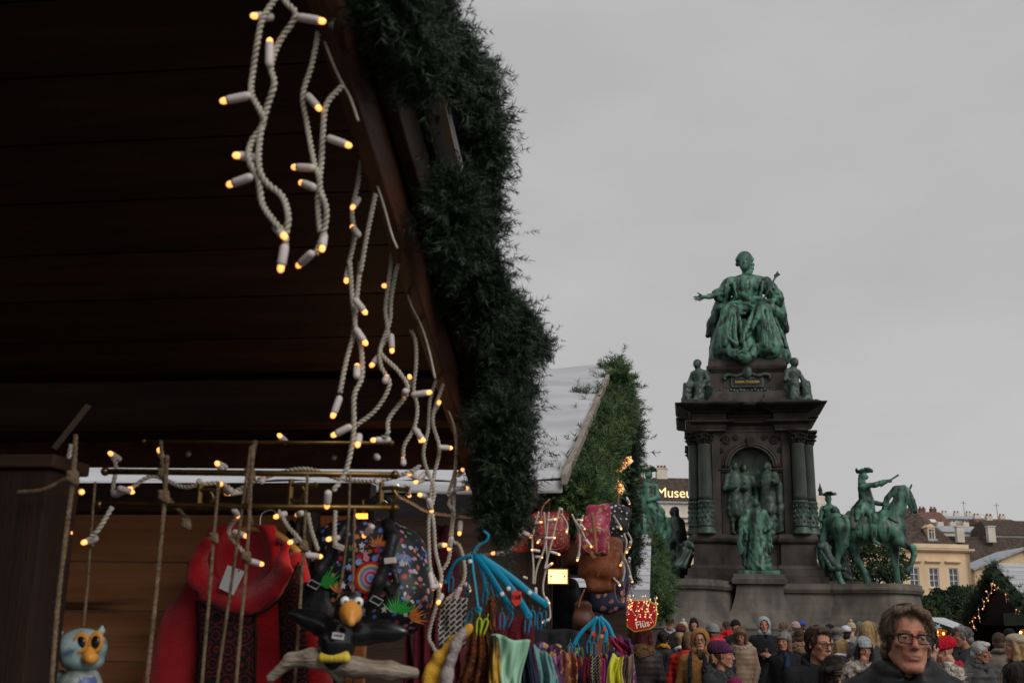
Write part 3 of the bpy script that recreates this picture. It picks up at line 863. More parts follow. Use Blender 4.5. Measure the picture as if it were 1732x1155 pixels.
def fig_thing(name, label, loc, rz, m, h, seed, amp, k, **kw):
    t = thing(name, label, 'statue', loc, rz)
    S = stand_fig(SDF(), k, **kw)
    zc = (1.0 if not kw.get('robe') else 1.25) * k
    link_mesh('figure', S.mesh('figure', h, fold_disp(seed, amp, k, zc)), m, t)
    return t
st1 = fig_thing('standing_statue', 'green bronze statue of a robed man, hand on hip, standing before the niche', ML(0.0, -5.05, 4.9), MRZ, m_pat, 0.03, 11, 0.032, 2.0, robe=True, armL='down', armR='hip', cloak=True)
pp = MB().grid(lambda a, b: (-0.72 - 0.18 * a + 0.05 * math.sin(b * 9), -0.45 + 0.1 * a, 2.05 - 1.25 * b - 0.1 * a), 4, 10).build('scroll', m_pat, st1, True, solid=0.04)
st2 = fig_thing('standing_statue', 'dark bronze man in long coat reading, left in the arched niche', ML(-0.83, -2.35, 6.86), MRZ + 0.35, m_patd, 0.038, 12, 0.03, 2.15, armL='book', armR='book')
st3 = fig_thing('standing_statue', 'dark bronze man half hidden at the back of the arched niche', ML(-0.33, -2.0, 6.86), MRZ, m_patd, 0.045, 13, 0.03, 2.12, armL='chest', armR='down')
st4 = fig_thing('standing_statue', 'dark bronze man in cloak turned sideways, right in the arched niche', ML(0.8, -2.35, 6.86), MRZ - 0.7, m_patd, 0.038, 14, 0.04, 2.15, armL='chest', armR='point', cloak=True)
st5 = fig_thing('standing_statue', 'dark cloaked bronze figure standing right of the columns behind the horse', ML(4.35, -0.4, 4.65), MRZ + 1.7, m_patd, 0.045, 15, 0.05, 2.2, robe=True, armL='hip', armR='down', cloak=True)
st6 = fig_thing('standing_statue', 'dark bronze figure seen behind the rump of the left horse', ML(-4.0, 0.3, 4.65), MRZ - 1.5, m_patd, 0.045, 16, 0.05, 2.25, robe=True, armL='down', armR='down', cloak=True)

# ---- seated allegories on the cornice corners
def seated(name, label, loc, rz, mir, seed):
    t = thing(name, label, 'statue', loc, rz)
    S = SDF(); q = mir
    S.ell((q * -0.05, -0.1, 2.22), (0.19, 0.22, 0.25), 0.05); S.ell((q * -0.05, -0.02, 2.3), (0.22, 0.24, 0.22), 0.05); S.ell((q * -0.06, -0.28, 2.16), (0.06, 0.06, 0.09), 0.04)
    S.cap((q * -0.03, 0, 2.05), (0, 0.05, 1.9), 0.12, 0.14, 0.06)
    S.cap((-0.3, 0.05, 1.75), (0.3, 0.05, 1.75), 0.17, 0.17, 0.1)
    S.cap((0, 0.05, 1.7), (0.02, 0.2, 1.0), 0.3, 0.36, 0.12)
    S.cap((-0.2, 0.1, 0.95), (-0.36, -0.6, 0.95), 0.28, 0.24, 0.1); S.cap((0.2, 0.1, 0.95), (0.3, -0.65, 0.9), 0.28, 0.24, 0.1)
    S.cap((-0.36, -0.6, 0.92), (-0.45, -0.65, 0.12), 0.23, 0.3, 0.1); S.cap((0.3, -0.65, 0.88), (0.22, -0.75, 0.12), 0.23, 0.3, 0.1)
    S.ell((-0.1, -0.5, 0.1), (0.65, 0.45, 0.14), 0.1); S.box((0, 0.25, 0.45), (0.5, 0.45, 0.45), 0.08, 0.08)
    S.cap((-0.36, 0.05, 1.72), (-0.52, -0.05, 1.25), 0.13, 0.12, 0.05); S.cap((-0.52, -0.05, 1.25), (-0.3, -0.45, 1.2), 0.11, 0.09, 0.05); S.ell((-0.26, -0.5, 1.18), 0.1, 0.05)
    S.cap((0.36, 0.05, 1.72), (0.55, -0.1, 1.3), 0.13, 0.12, 0.05); S.cap((0.55, -0.1, 1.3), (0.5 if q > 0 else 0.2, -0.5, 1.15), 0.11, 0.09, 0.05); S.ell((0.48 if q > 0 else 0.18, -0.55, 1.12), 0.1, 0.05)
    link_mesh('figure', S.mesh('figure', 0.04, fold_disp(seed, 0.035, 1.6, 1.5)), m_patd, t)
    if q > 0:
        sho = MB().prism([(-0.25, 0.3), (0.25, 0.3), (0.28, -0.05), (0.0, -0.5), (-0.28, -0.05)], -0.05, 0.05, 'y').build('shield', m_patd, t, bevel=0.03)
        sho.location = (0.72, -0.6, 0.62); sho.rotation_euler = (0.2, 0.35, -0.3)
    return t
seated('seated_allegory', 'small seated bronze woman with shield, left end of the cornice', ML(-2.55, -2.3, 13.6), MRZ - 0.35, 1, 21)
seated('seated_allegory', 'small seated bronze woman bent forward, right end of the cornice', ML(2.35, -2.3, 13.6), MRZ + 0.5, -1, 22)

# ---- horses and riders
def H_(zx, zy, y=0.0):
    return ((zx - 450) / 114.0, y, (775 - zy) / 114.0)
def horse_mesh():
    S = SDF()
    S.chain([H_(285, 430), H_(340, 450), H_(430, 465), H_(530, 455), H_(600, 440)], [0.58, 0.6, 0.64, 0.67, 0.54], 0.2)
    S.ell(H_(275, 435), (0.52, 0.55, 0.5), 0.15); S.ell(H_(615, 455), (0.42, 0.48, 0.52), 0.15)
    S.cap(H_(540, 380), H_(600, 385), 0.3, 0.3, 0.2)
    S.chain([H_(580, 420), H_(620, 340), H_(650, 270), H_(668, 240)], [0.52, 0.41, 0.32, 0.27], 0.12)          # neck
    S.chain([H_(545, 370), H_(570, 280), H_(620, 225), H_(670, 212)], [0.12, 0.14, 0.13, 0.1], 0.06)             # crest
    S.chain([H_(680, 240), H_(705, 290), H_(718, 345)], [0.23, 0.17, 0.13], 0.06)                                 # head
    S.ell(H_(690, 262), (0.2, 0.17, 0.26), 0.06); S.ell(H_(718, 352), (0.13, 0.13, 0.12), 0.04); S.cap(H_(685, 290), H_(705, 350), 0.1, 0.07, 0.05)
    for q in (-1, 1):
        S.cap(H_(700, 225, q * 0.1), H_(713, 196, q * 0.13), 0.055, 0.02, 0.03)
        S.ell(H_(712, 265, q * 0.16), 0.05, 0.03)
    # near hind (viewer side), far hind, near fore (raised), far fore (standing)
    N_, F_ = -0.36, 0.36
    S.chain([H_(285, 450, N_), H_(300, 540, N_), H_(262, 625, N_), H_(268, 715, N_), H_(285, 762, N_)], [0.47, 0.31, 0.18, 0.13, 0.15], 0.1)
    S.cap(H_(285, 755, N_), H_(293, 772, N_), 0.15, 0.17, 0.04); S.ell(H_(255, 625, N_), (0.14, 0.1, 0.15), 0.05)
    S.chain([H_(310, 470, F_), H_(370, 555, F_), H_(385, 625, F_), H_(432, 700, F_), H_(437, 735, F_)], [0.45, 0.3, 0.18, 0.13, 0.15], 0.1)
    S.cap(H_(437, 730, F_), H_(437, 752, F_), 0.14, 0.16, 0.04)
    S.chain([H_(590, 470, N_), H_(610, 520, N_), H_(682, 562, N_), H_(688, 600, N_), H_(662, 668, N_)], [0.37, 0.28, 0.18, 0.14, 0.12], 0.1)
    S.cap(H_(662, 668, N_), H_(643, 690, N_), 0.13, 0.15, 0.04)
    S.chain([H_(595, 480, F_), H_(600, 560, F_), H_(600, 650, F_), H_(603, 735, F_)], [0.36, 0.24, 0.17, 0.13], 0.1)
    S.cap(H_(603, 735, F_), H_(610, 765, F_), 0.13, 0.17, 0.04); S.ell(H_(600, 640, F_), 0.15, 0.05)
    # tail
    S.chain([H_(250, 385), H_(222, 420), H_(205, 520), H_(185, 620), H_(195, 690)], [0.16, 0.2, 0.22, 0.17, 0.06], 0.08)
    f = foldnoise(31, 8, 2.0, 6.0, 1.0)
    return S.mesh('horse', 0.05, lambda X, Y, Z: 0.018 * f(X, Y, Z) + 0.03 * np.clip((-1.75 - X) / 0.2, 0, 1) * np.sin(16 * Y + 5 * X))
HORSE = horse_mesh(); HORSE.materials.append(m_pat)
def rider_mesh(kind):
    S = SDF()
    S.ell(H_(445, 152), (0.18, 0.2, 0.24), 0.04); S.ell(H_(462, 158), (0.1, 0.11, 0.13), 0.04); S.ell(H_(468, 155), (0.06, 0.03, 0.05), 0.03)
    S.cap(H_(428, 150), H_(420, 195), 0.1, 0.07, 0.05)
    S.cap(H_(442, 175), H_(445, 205), 0.12, 0.14, 0.05)
    S.cap(H_(440, 220, -0.3), H_(440, 220, 0.3), 0.2, 0.2, 0.1)
    S.chain([H_(445, 225), H_(455, 300), H_(460, 345)], [0.32, 0.34, 0.36], 0.1)
    for q in (-1, 1):
        S.cap(H_(445, 350, q * 0.2), H_(482, 395, q * 0.62), 0.28, 0.2, 0.1)
        S.chain([H_(482, 395, q * 0.64), H_(470, 450, q * 0.68), H_(468, 520, q * 0.66)], [0.21, 0.19, 0.13], 0.05)
        S.cap(H_(465, 530, q * 0.66), H_(495, 545, q * 0.68), 0.11, 0.08, 0.04)
        S.cap(H_(478, 405, q * 0.66), H_(474, 418, q * 0.67), 0.25, 0.23, 0.03)
    S.chain([H_(425, 320), H_(395, 360), H_(365, 400)], [0.3, 0.3, 0.16], 0.08)           # coat tails
    for q in (-1, 1):
        S.chain([H_(430, 330, q * 0.3), H_(400, 370, q * 0.55), H_(385, 405, q * 0.65)], [0.2, 0.2, 0.1], 0.06)
    if kind == 'point':
        S.cap(H_(430, 215, -0.38), H_(490, 212, -0.55), 0.15, 0.13, 0.05); S.cap(H_(490, 212, -0.55), H_(560, 190, -0.55), 0.13, 0.1, 0.05)
        S.cap(H_(530, 200, -0.55), H_(545, 195, -0.55), 0.14, 0.14, 0.03); S.ell(H_(578, 187, -0.55), (0.12, 0.09, 0.09), 0.04)
        S.cap(H_(440, 220, 0.38), H_(470, 290, 0.5), 0.15, 0.13, 0.05); S.cap(H_(470, 290, 0.5), H_(535, 310, 0.15), 0.13, 0.1, 0.05); S.ell(H_(545, 310, 0.1), 0.11, 0.04)
    else:
        for q in (-1, 1):
            S.cap(H_(440, 220, q * 0.38), H_(450, 290, q * 0.52), 0.16, 0.14, 0.05); S.cap(H_(450, 290, q * 0.52), H_(505, 310, q * 0.12), 0.14, 0.1, 0.05); S.ell(H_(512, 310, q * 0.08), 0.12, 0.04)
    # tricorn hat: brim turned up on three sides
    S.ell(H_(446, 122), (0.2, 0.2, 0.14), 0.04)
    def brim(X, Y, Z):
        x, y, z = X - (446 - 450) / 114.0, Y, Z - (775 - 130) / 114.0
        r = np.sqrt(x * x + y * y); th = np.arctan2(y, x)
        lim = 0.42 + 0.07 * np.cos(3 * th)
        zz = 0.16 * np.clip(r / 0.42, 0, 1) ** 2 * (1 - 0.9 * np.cos(3 * th))
        return np.maximum(np.abs(z - zz) - 0.035, r - lim)
    c0 = H_(446, 130)
    S._push(brim, np.array(c0) - 0.5, np.array(c0) + 0.5, 0.03, 'u')
    f = foldnoise(33, 8, 4, 12, 0.5)
    return S.mesh('rider', 0.04, lambda X, Y, Z: 0.014 * f(X, Y, Z))
RIDP, RIDR = rider_mesh('point'), rider_mesh('reins')
RIDP.materials.append(m_pat); RIDR.materials.append(m_pat)
SADDLES = []
for q in (-1, 1):
    sc2 = MB(); sc2.grid(lambda a, b: H_(345 + 130 * a, 385 + 82 * b, q * (0.5 + 0.16 * math.sin(b * 1.5) + 0.02 * math.sin(a * 12))), 10, 6)
    SADDLES.append(sc2.fix(sc2.mesh('saddle_cloth', True))); SADDLES[-1].materials.append(m_patd)
bt = MB().tube([H_(525, 220, -0.6), H_(628, 154, -0.6)], 0.045, 8); BATON = bt.fix(bt.mesh('baton', True)); BATON.materials.append(m_patd)
rn = MB()
for q in (-1, 1):
    rn.tube(spline([H_(712, 335, q * 0.13), H_(680, 385, q * 0.3), H_(630, 380, q * 0.42), H_(560, 330, q * 0.25), H_(530, 310, 0.1 * q)], 5), 0.022, 5)
rn.tube(spline([H_(690, 238, 0.2), H_(712, 330, 0.16), H_(722, 320, 0), H_(712, 330, -0.16), H_(690, 238, -0.2)], 4), 0.022, 5)
rn.tube(spline([H_(560, 395, -0.55), H_(610, 425, -0.52), H_(655, 430, -0.1), H_(655, 430, 0.1), H_(610, 425, 0.52), H_(560, 395, 0.55)], 4), 0.04, 5)
REINS = rn.fix(rn.mesh('bridle', True)); REINS.materials.append(m_patd)
sw = MB().tube(spline([H_(440, 345, -0.5), H_(400, 420, -0.75), H_(340, 520, -0.8)], 4), 0.035, 6)
SWORD = sw.fix(sw.mesh('sword', True)); SWORD.materials.append(m_patd)
def equestrian(label, px, py, Y, rz, kind, sc=1.0):
    p = P(px, py, Y)
    t = thing('equestrian_statue', label, 'statue', (p.x, p.y, 4.38), rz, 'bronze riders around the monument')
    t.scale = (sc, sc, sc)
    inst('horse', HORSE, t)
    r = inst('rider', RIDP if kind == 'point' else RIDR, t)
    if kind == 'point':
        inst('baton', BATON, r)
    for sm_ in SADDLES:
        sd = inst('saddle_cloth', sm_, t); md = sd.modifiers.new('s', 'SOLIDIFY'); md.thickness = 0.05
    inst('bridle', REINS, t); inst('sword', SWORD, t)
    return t
equestrian('green bronze rider in tricorn pointing a baton, horse in profile with raised foreleg', 1472, 972, 56.8, R_(-8), 'point')
equestrian('green bronze rider facing the viewer left of the columns, horse rump to the right', 1098, 972, 57.0, R_(242), 'reins', 0.98)
equestrian('bronze rider in tricorn seen from behind, just right of the columns', 1408, 972, 66.5, R_(82), 'reins', 1.0)
# ================================================================== buildings behind the monument
m_cream = mat('cream_plaster', (0.60, 0.43, 0.265), (0.72, 0.53, 0.34), rough=0.8, scale=0.35, detail=8, stretch=(1, 1, 0.4))
m_cream2 = mat('pale_plaster', (0.50, 0.45, 0.38), (0.62, 0.57, 0.49), rough=0.8, scale=0.4, detail=8)
m_tile = mat('brown_roof_tiles', (0.035, 0.024, 0.019), (0.085, 0.06, 0.048), rough=0.8, scale=2.2, detail=10, bump=0.4, bscale=6, c3=(0.14, 0.11, 0.09), sc3=5, f3=(0.66, 0.75))
m_tilered = mat('red_brown_tiles', (0.10, 0.05, 0.04), (0.17, 0.09, 0.07), rough=0.8, scale=2.0, detail=8)
m_wpaint = mat('white_window_paint', (0.6, 0.58, 0.55), rough=0.5)
m_pane = mat('dark_window_glass', (0.035, 0.04, 0.055), (0.09, 0.1, 0.125), rough=0.12, scale=0.6, spec=0.6)
m_zinc = mat('zinc_sheet', (0.24, 0.26, 0.29), (0.36, 0.38, 0.41), rough=0.45, scale=1.2, detail=6)
m_grey = mat('grey_plaster', (0.33, 0.32, 0.30), (0.45, 0.44, 0.41), rough=0.85, scale=0.4)
m_brick = mat('red_brick_wall', (0.16, 0.065, 0.045), (0.24, 0.10, 0.07), rough=0.85, scale=1.5)
m_ydep = mat('yellow_plaster', (0.55, 0.40, 0.13), rough=0.8)
m_glow = mat('lit_sign_face', (0.9, 0.75, 0.4), rough=0.4, emit=(1.0, 0.72, 0.30), es=0.7)

def window_meshes(w, h, cols, rows, depth=0.18):
    fr = MB()
    fr.box((-w / 2 - 0.06, 0, 0), (0.12, depth, h + 0.24)); fr.box((w / 2 + 0.06, 0, 0), (0.12, depth, h + 0.24))
    fr.box((0, 0.004, h / 2 + 0.06), (w, depth, 0.12)); fr.box((0, 0.004, -h / 2 - 0.06), (w, depth, 0.12))
    for i in range(1, cols):
        fr.box((-w / 2 + w * i / cols, 0.02, 0), (0.09, depth * 0.6, h))
    for j in range(1, rows):
        fr.box((0, 0.03, -h / 2 + h * j / rows), (w, depth * 0.5, 0.07))
    a = fr.fix(fr.mesh('window')); a.materials.append(m_wpaint)
    p = MB().box((0, 0.06, 0), (w / cols - 0.09, 0.03, h / rows - 0.08)); b = p.fix(p.mesh('pane')); b.materials.append(m_pane)
    return a, b, w, h, cols, rows
def put_window(parent, wm, loc):
    a, b, w, h, cols, rows = wm
    o = inst('window', a, parent, loc)
    for i in range(cols):
        for j in range(rows):
            inst('pane', b, o, (-w / 2 + w * (i + 0.5) / cols, 0, -h / 2 + h * (j + 0.5) / rows))
    return o

# ---- right wing: cream facade, hipped roof with dormer. Local frame: x along the facade, facade at y=0 facing -y
BY = 150.0
pr = P(1645, 1000, BY); zc = P(1645, 931, BY).z; zt = P(1645, 922, BY).z
bl = thing('museum_wing', 'cream plastered wing with brown hipped roof, dormer and tall windows', 'building', (pr.x, BY, 0), R_(3))
LEN, DEP = 17.0, 11.0
w_ = MB()
# wall built as strips around the window openings
wins = [P(x, 977, BY).x - pr.x for x in (1613, 1579, 1545, 1511, 1477)]
zw = P(1600, 977, BY).z; WH, WW = 2.3, 1.08
edges = sorted([-LEN] + [v for x in wins for v in (x - WW / 2 - 0.12, x + WW / 2 + 0.12)] + [0.0])
for i in range(len(edges) - 1):
    a, b = edges[i], edges[i + 1]
    if i % 2 == 0:
        w_.box(((a + b) / 2, 0.3, zc / 2), (b - a, 0.6, zc))
    else:
        w_.box(((a + b) / 2, 0.303, (zw - WH / 2 - 0.12) / 2), (b - a, 0.6, zw - WH / 2 - 0.12))
        w_.box(((a + b) / 2, 0.303, (zw + WH / 2 + 0.12 + zc) / 2), (b - a, 0.6, zc - zw - WH / 2 - 0.12))
w_.box((-0.3, DEP / 2, zc / 2 - 0.01), (0.59, DEP, zc - 0.02)); w_.box((-LEN + 0.3, DEP / 2, zc / 2 - 0.01), (0.59, DEP, zc - 0.02))
w_.build('wall', m_cream, bl)
wm1 = window_meshes(WW, WH, 2, 3)
for x in wins:
    put_window(bl, wm1, (x, 0.2, zw))
    MB().box((x, -0.12, zw + WH / 2 + 0.95), (2.1, 0.5, 0.14)).box((x, -0.06, zw + WH / 2 + 0.82), (1.9, 0.34, 0.14)).build('window_hood', m_cream, bl)
    MB().box((x, -0.04, zw - WH / 2 - 0.22), (1.5, 0.25, 0.12)).build('window_sill', m_cream, bl)
MB().box((-LEN / 2 + 0.15, -0.12, zc + 0.05), (LEN + 0.7, 0.9, 0.22)).box((-LEN / 2 + 0.1, -0.05, zc - 0.14), (LEN + 0.4, 0.6, 0.18)).build('cornice', m_cream, bl)
MB().box((-LEN / 2 + 0.15, -0.14, zc + 0.19), (LEN + 0.8, 0.95, 0.06)).build('cornice_flashing', m_zinc, bl)
MB().box((-LEN / 2, 0.3, (zc + zt) / 2 + 0.1), (LEN, 0.5, zt - zc + 0.0)).build('parapet', m_cream, bl)
MB().box((-LEN / 2, -0.05, P(1600, 1010, BY).z), (LEN, 0.3, 0.25)).build('string_course', m_cream, bl)
ridge_z = P(1560, 866, BY + 5).z; xr = P(1553, 866, BY + 5).x - pr.x
rf = MB()
e = [(-LEN - 0.2, 0.4, zt), (-1.2, 0.4, zt), (-1.2, DEP - 0.2, zt), (-LEN - 0.2, DEP - 0.2, zt)]
rg = [(-LEN + 3, DEP / 2, ridge_z), (xr, DEP / 2, ridge_z)]
rf.add(e + rg, [(0, 1, 5, 4), (1, 2, 5), (2, 3, 4, 5), (3, 0, 4), (3, 2, 1, 0)])
roof = rf.build('roof', m_tile, bl)
# dormer
dz = P(1574, 914, BY + 1.6).z; dx = P(1574, 905, BY + 1.6).x - pr.x
dm = thing('tmp', 'x', 'x'); bpy.data.objects.remove(dm)
dorm = MB().box((dx, 2.6, dz + 0.75), (1.0, 2.6, 1.9)).build('dormer', m_cream, bl)
MB().prism([(dx - 0.68, dz + 1.7), (dx + 0.68, dz + 1.7), (dx, dz + 2.2)], 1.2, 4.0, 'y').build('dormer_gable', m_cream, dorm)
MB().box((dx, 1.27, dz + 0.85), (0.62, 0.06, 1.25)).build('dormer_window', m_pane, dorm)
MB().box((dx, 1.23, dz + 0.85), (0.06, 0.06, 1.25)).box((dx, 1.235, dz + 1.1), (0.62, 0.05, 0.06)).build('glazing_bar', m_wpaint, dorm)
MB().box((dx, 1.15, dz - 0.05), (1.3, 0.35, 0.5)).build('dormer_sill', m_zinc, dorm)

# ---- centre block behind the monument with the lit roof sign
q = P(1230, 1000, BY)
cb = thing('museum_centre', 'pale museum block with brown roof and lit lettering behind the left columns', 'building', (q.x, BY + 2, 0), R_(1))
xa, xb = P(1040, 860, BY + 2).x - q.x, P(1392, 860, BY + 2).x - q.x
zr0, zr1, za, zb = P(1120, 848, BY + 2).z, P(1120, 803, BY + 4).z, P(1120, 876, BY + 2).z, P(1120, 883, BY + 2).z
MB().box(((xa + xb) / 2, 3, zb / 2), (xb - xa, 6, zb)).build('wall', m_cream, cb)
MB().box(((xa + xb) / 2, 2.8, (za + zr0) / 2), (xb - xa - 0.4, 5.8, zr0 - za + 0.02)).build('attic_wall', m_cream2, cb)
MB().box(((xa + xb) / 2, 2.7, (za + zb) / 2), (xb - xa + 0.6, 6.6, za - zb)).box(((xa + xb) / 2, 2.6, za + 0.1), (xb - xa + 1.0, 7, 0.15)).build('cornice', m_cream2, cb)
mid_x = P(1170, 850, BY).x - q.x + 2
rr = MB(); rr.add([(xa, 0.3, zr0), (mid_x, 0.3, zr0), (mid_x, 5, zr1), (xa, 5, zr1), (xa, 9, zr0), (mid_x, 9, zr0)], [(0, 1, 2, 3), (3, 2, 5, 4), (0, 3, 4), (1, 5, 2)])
rr.build('roof', m_tile, cb)
for x in (1122, 1098):
    cx = P(x, 800, BY + 6).x - q.x
    ch = MB().box((cx, 5.4, zr1 + 0.3), (1.5 if x == 1122 else 1.2, 1.2, 1.9)).box((cx, 5.4, zr1 + 1.3), (1.7 if x == 1122 else 1.3, 1.35, 0.14)).build('chimney', m_cream2, cb)
    for k in (-0.45, 0, 0.45):
        MB().lathe([(0.16, 0), (0.2, 0.15), (0.15, 0.3), (0.18, 0.42)], (cx + k, 5.4, zr1 + 1.37), 8).build('chimney_pot', m_brick, ch)
for k, x in enumerate((1052, 1075, 1098, 1122, 1146)):
    put_window(cb, wm1, (P(x, 900, BY).x - q.x, 0.0, P(x, 915, BY).z))
lt = link_mesh('sign_lettering', text_mesh('Museum', 1.85, 0.06, 0.0), m_glow, cb)
pL = P(1150, 832, BY); lt.location = (pL.x - q.x + 0.15, -0.6, pL.z); lt.rotation_euler = (math.pi / 2, 0, 0)
MB().box((pL.x - q.x, -0.2, P(1150, 847, BY).z), (8, 0.4, 0.25)).build('sign_rail', m_zinc, cb)
tq = P(1389, 905, BY + 1)
tw = thing('museum_pavilion', 'small cream corner pavilion with stone urns right of the columns', 'building', (tq.x, BY - 1, 0))
z1, z2, z3 = P(1389, 872, BY).z, P(1389, 852, BY).z, P(1389, 838, BY).z
MB().box((-1.6, 2, z1 / 2), (4.6, 4, z1)).build('wall', m_cream, tw)
MB().box((-1.6, 1.9, (z1 + z2) / 2), (4.4, 3.8, z2 - z1)).build('attic_wall', m_cream2, tw)
MB().box((-1.6, 1.8, z1), (5.2, 4.6, 0.3)).build('cornice', m_cream2, tw)
MB().box((-0.2, 1.4, (z2 + z3) / 2), (2.0, 1.2, z3 - z2)).build('pedestal', m_cream2, tw)
z4 = P(1377, 815, BY).z
MB().box((-1.0, 1.4, (z3 + z4) / 2), (0.55, 0.55, z4 - z3)).build('urn_column', m_cream2, tw)
MB().lathe([(0.2, 0), (0.34, 0.3), (0.25, 0.7), (0.1, 0.9), (0.14, 1.1), (0.03, 1.5)], (-1.0, 1.4, z4), 10).build('urn', m_dark, tw, True)
MB().lathe([(0.3, 0), (0.2, 0.4), (0.32, 0.8), (0.15, 1.2), (0.05, 1.7)], (0.0, 1.4, z3), 10).build('urn', m_dark, tw, True)

# ---- roofs of the town behind
def far_box(name, label, x0, x1, y0, y1, Y, m, dep=12, cat='building', rz=0.0):
    a, b = P(x0, y1, Y), P(x1, y0, Y)
    t = thing(name, label, cat, ((a.x + b.x) / 2, Y, 0), rz)
    w = b.x - a.x; h = P((x0 + x1) / 2, y0, Y).z
    MB().box((0, dep / 2, h / 2), (w, dep, h)).build('wall', m, t)
    return t, w, h
def px_local(t, x, y, Y):
    p = P(x, y, Y); return (p.x - t.location.x, p.z)
wmf = window_meshes(1.5, 1.9, 2, 2, 0.25)
# brown hall roof on the right, with gable end
FY = 200.0
t, w, h = far_box('town_hall_wing', 'long low wing with dark brown tiled roof behind the cream building', 1628, 1800, 975, 1050, FY, m_cream, 14)
mb = MB(); x0 = -w / 2 - 1
zr = P(1690, 907, FY + 6).z
mb.add([(x0, -0.5, h), (w / 2, -0.5, h), (w / 2, 7, zr), (x0, 7, zr), (x0, 15, h), (w / 2, 15, h)], [(0, 1, 2, 3), (3, 2, 5, 4), (0, 3, 4), (1, 5, 2)])
mb.build('roof', m_tile, t)
for xx in (1627, 1680):
    lx, lz = px_local(t, xx, 905, FY + 4)
    MB().box((lx, 5, lz + 0.2), (1.3, 1.1, 2.8)).box((lx, 5, lz + 1.65), (1.6, 1.3, 0.18)).build('chimney', m_cream2, t)
gt = thing('gabled_annex', 'cream gabled annex with zinc roof edge beside the large stall', 'building', (P(1690, 980, 165).x, 165, 0))
ga = [px_local(gt, x, y, 165) for x, y in ((1648, 1000), (1648, 962), (1732, 930), (1800, 958), (1800, 1000))]
MB().prism([(a, max(b, 0)) for a, b in [(ga[0][0], 0), ga[1], ga[2], ga[3], (ga[4][0], 0)]], 0, 9, 'y').build('wall', m_cream, gt)
mb = MB(); g1, g2, g3 = ga[1], ga[2], ga[3]
mb.add([(g1[0] - 0.5, -0.8, g1[1] - 0.1), (g2[0], -0.8, g2[1] + 0.25), (g2[0], 9, g2[1] + 0.25), (g1[0] - 0.5, 9, g1[1] - 0.1), (g3[0] + 0.5, -0.8, g3[1] - 0.1), (g3[0] + 0.5, 9, g3[1] - 0.1)], [(0, 1, 2, 3), (1, 4, 5, 2)])
mb.build('roof', m_zinc, gt, solid=0.35)

specs = [  # label, x0,x1,y_top_wall, Y, wall material, roof material, roof top y
    ('house with red brown roof and skylights, far behind the pointing rider', 1556, 1612, 889, 260, m_cream2, m_tilered, 865),
    ('grey house with roof terrace windows on the far skyline', 1612, 1672, 878, 280, m_grey, m_zinc, 872),
    ('white house with small dark dormers below the skyline', 1604, 1670, 900, 250, m_cream2, m_zinc, 889),
    ('red brick house with blue windows at the right skyline', 1668, 1732, 886, 270, m_brick, m_tilered, 877),
    ('dark grey pitched roof at the right picture edge', 1684, 1790, 905, 240, m_grey, m_tile, 880),
    ('low brown roof with chimney row behind the horse head', 1520, 1560, 885, 265, m_grey, m_tilered, 868)]
for k, (lab, x0, x1, yw, Y, mw, mr, yr) in enumerate(specs):
    t, w, h = far_box('town_house', lab, x0, x1, yw, 1000, Y, mw, 14)
    t['group'] = 'far town houses'
    zr = P((x0 + x1) / 2, yr, Y + 5).z
    mb = MB(); mb.add([(-w / 2 - 0.3, -0.4, h), (w / 2 + 0.3, -0.4, h), (w / 2 - 0.6, 6, zr), (-w / 2 + 0.6, 6, zr), (w / 2 + 0.3, 14, h), (-w / 2 - 0.3, 14, h)], [(0, 1, 2, 3), (3, 2, 4, 5), (0, 3, 5), (1, 4, 2)])
    rfo = mb.build('roof', mr, t)
    nwin = max(1, int(w / 3.4))
    for i in range(nwin):
        put_window(t, wmf, (-w / 2 + w * (i + 0.5) / nwin, -0.02, h - 1.8))
    for i in range(3 if k != 4 else 1):
        cx = -w / 2 + w * (0.2 + 0.3 * i)
        c = MB().box((cx, 7, zr + 0.2), (1.3, 1.2, 1.5)).build('chimney', m_tilered if k in (0, 5) else m_cream2, t)
        MB().cyl((cx - 0.4, 7, zr + 0.95), (cx - 0.4, 7, zr + 1.4), 0.22, None, 8).build('chimney_pot', m_brick, c)
        MB().cyl((cx + 0.4, 7, zr + 0.95), (cx + 0.4, 7, zr + 1.35), 0.22, None, 8).build('chimney_pot', m_brick, c)
    if k == 0:
        for sx in (0.25, 0.55):
            sk = MB().box((0, 0, 0), (1.3, 1.6, 0.12)).build('skylight', m_wpaint, t)
            sk.location = (-w / 2 + w * sx, 1.6, h + (zr - h) * 0.34); sk.rotation_euler.x = math.atan2(zr - h, 6.4)
    if k in (1, 3):
        MB().tube([(w * 0.2, 7, zr), (w * 0.2, 7, zr + 4)], 0.06, 5).tube([(w * 0.2 - 0.7, 7, zr + 3.4), (w * 0.2 + 0.7, 7, zr + 3.4)], 0.05, 5).build('aerial', m_dark, t)
    if k == 1:
        rail = MB()
        for i in range(12):
            rail.cyl((-w / 2 + w * i / 11, 0, h + 0.2), (-w / 2 + w * i / 11, 0, h + 1.3), 0.05, None, 5)
        rail.tube([(-w / 2, 0, h + 1.3), (w / 2, 0, h + 1.3)], 0.06, 5).build('roof_railing', m_wpaint, t)

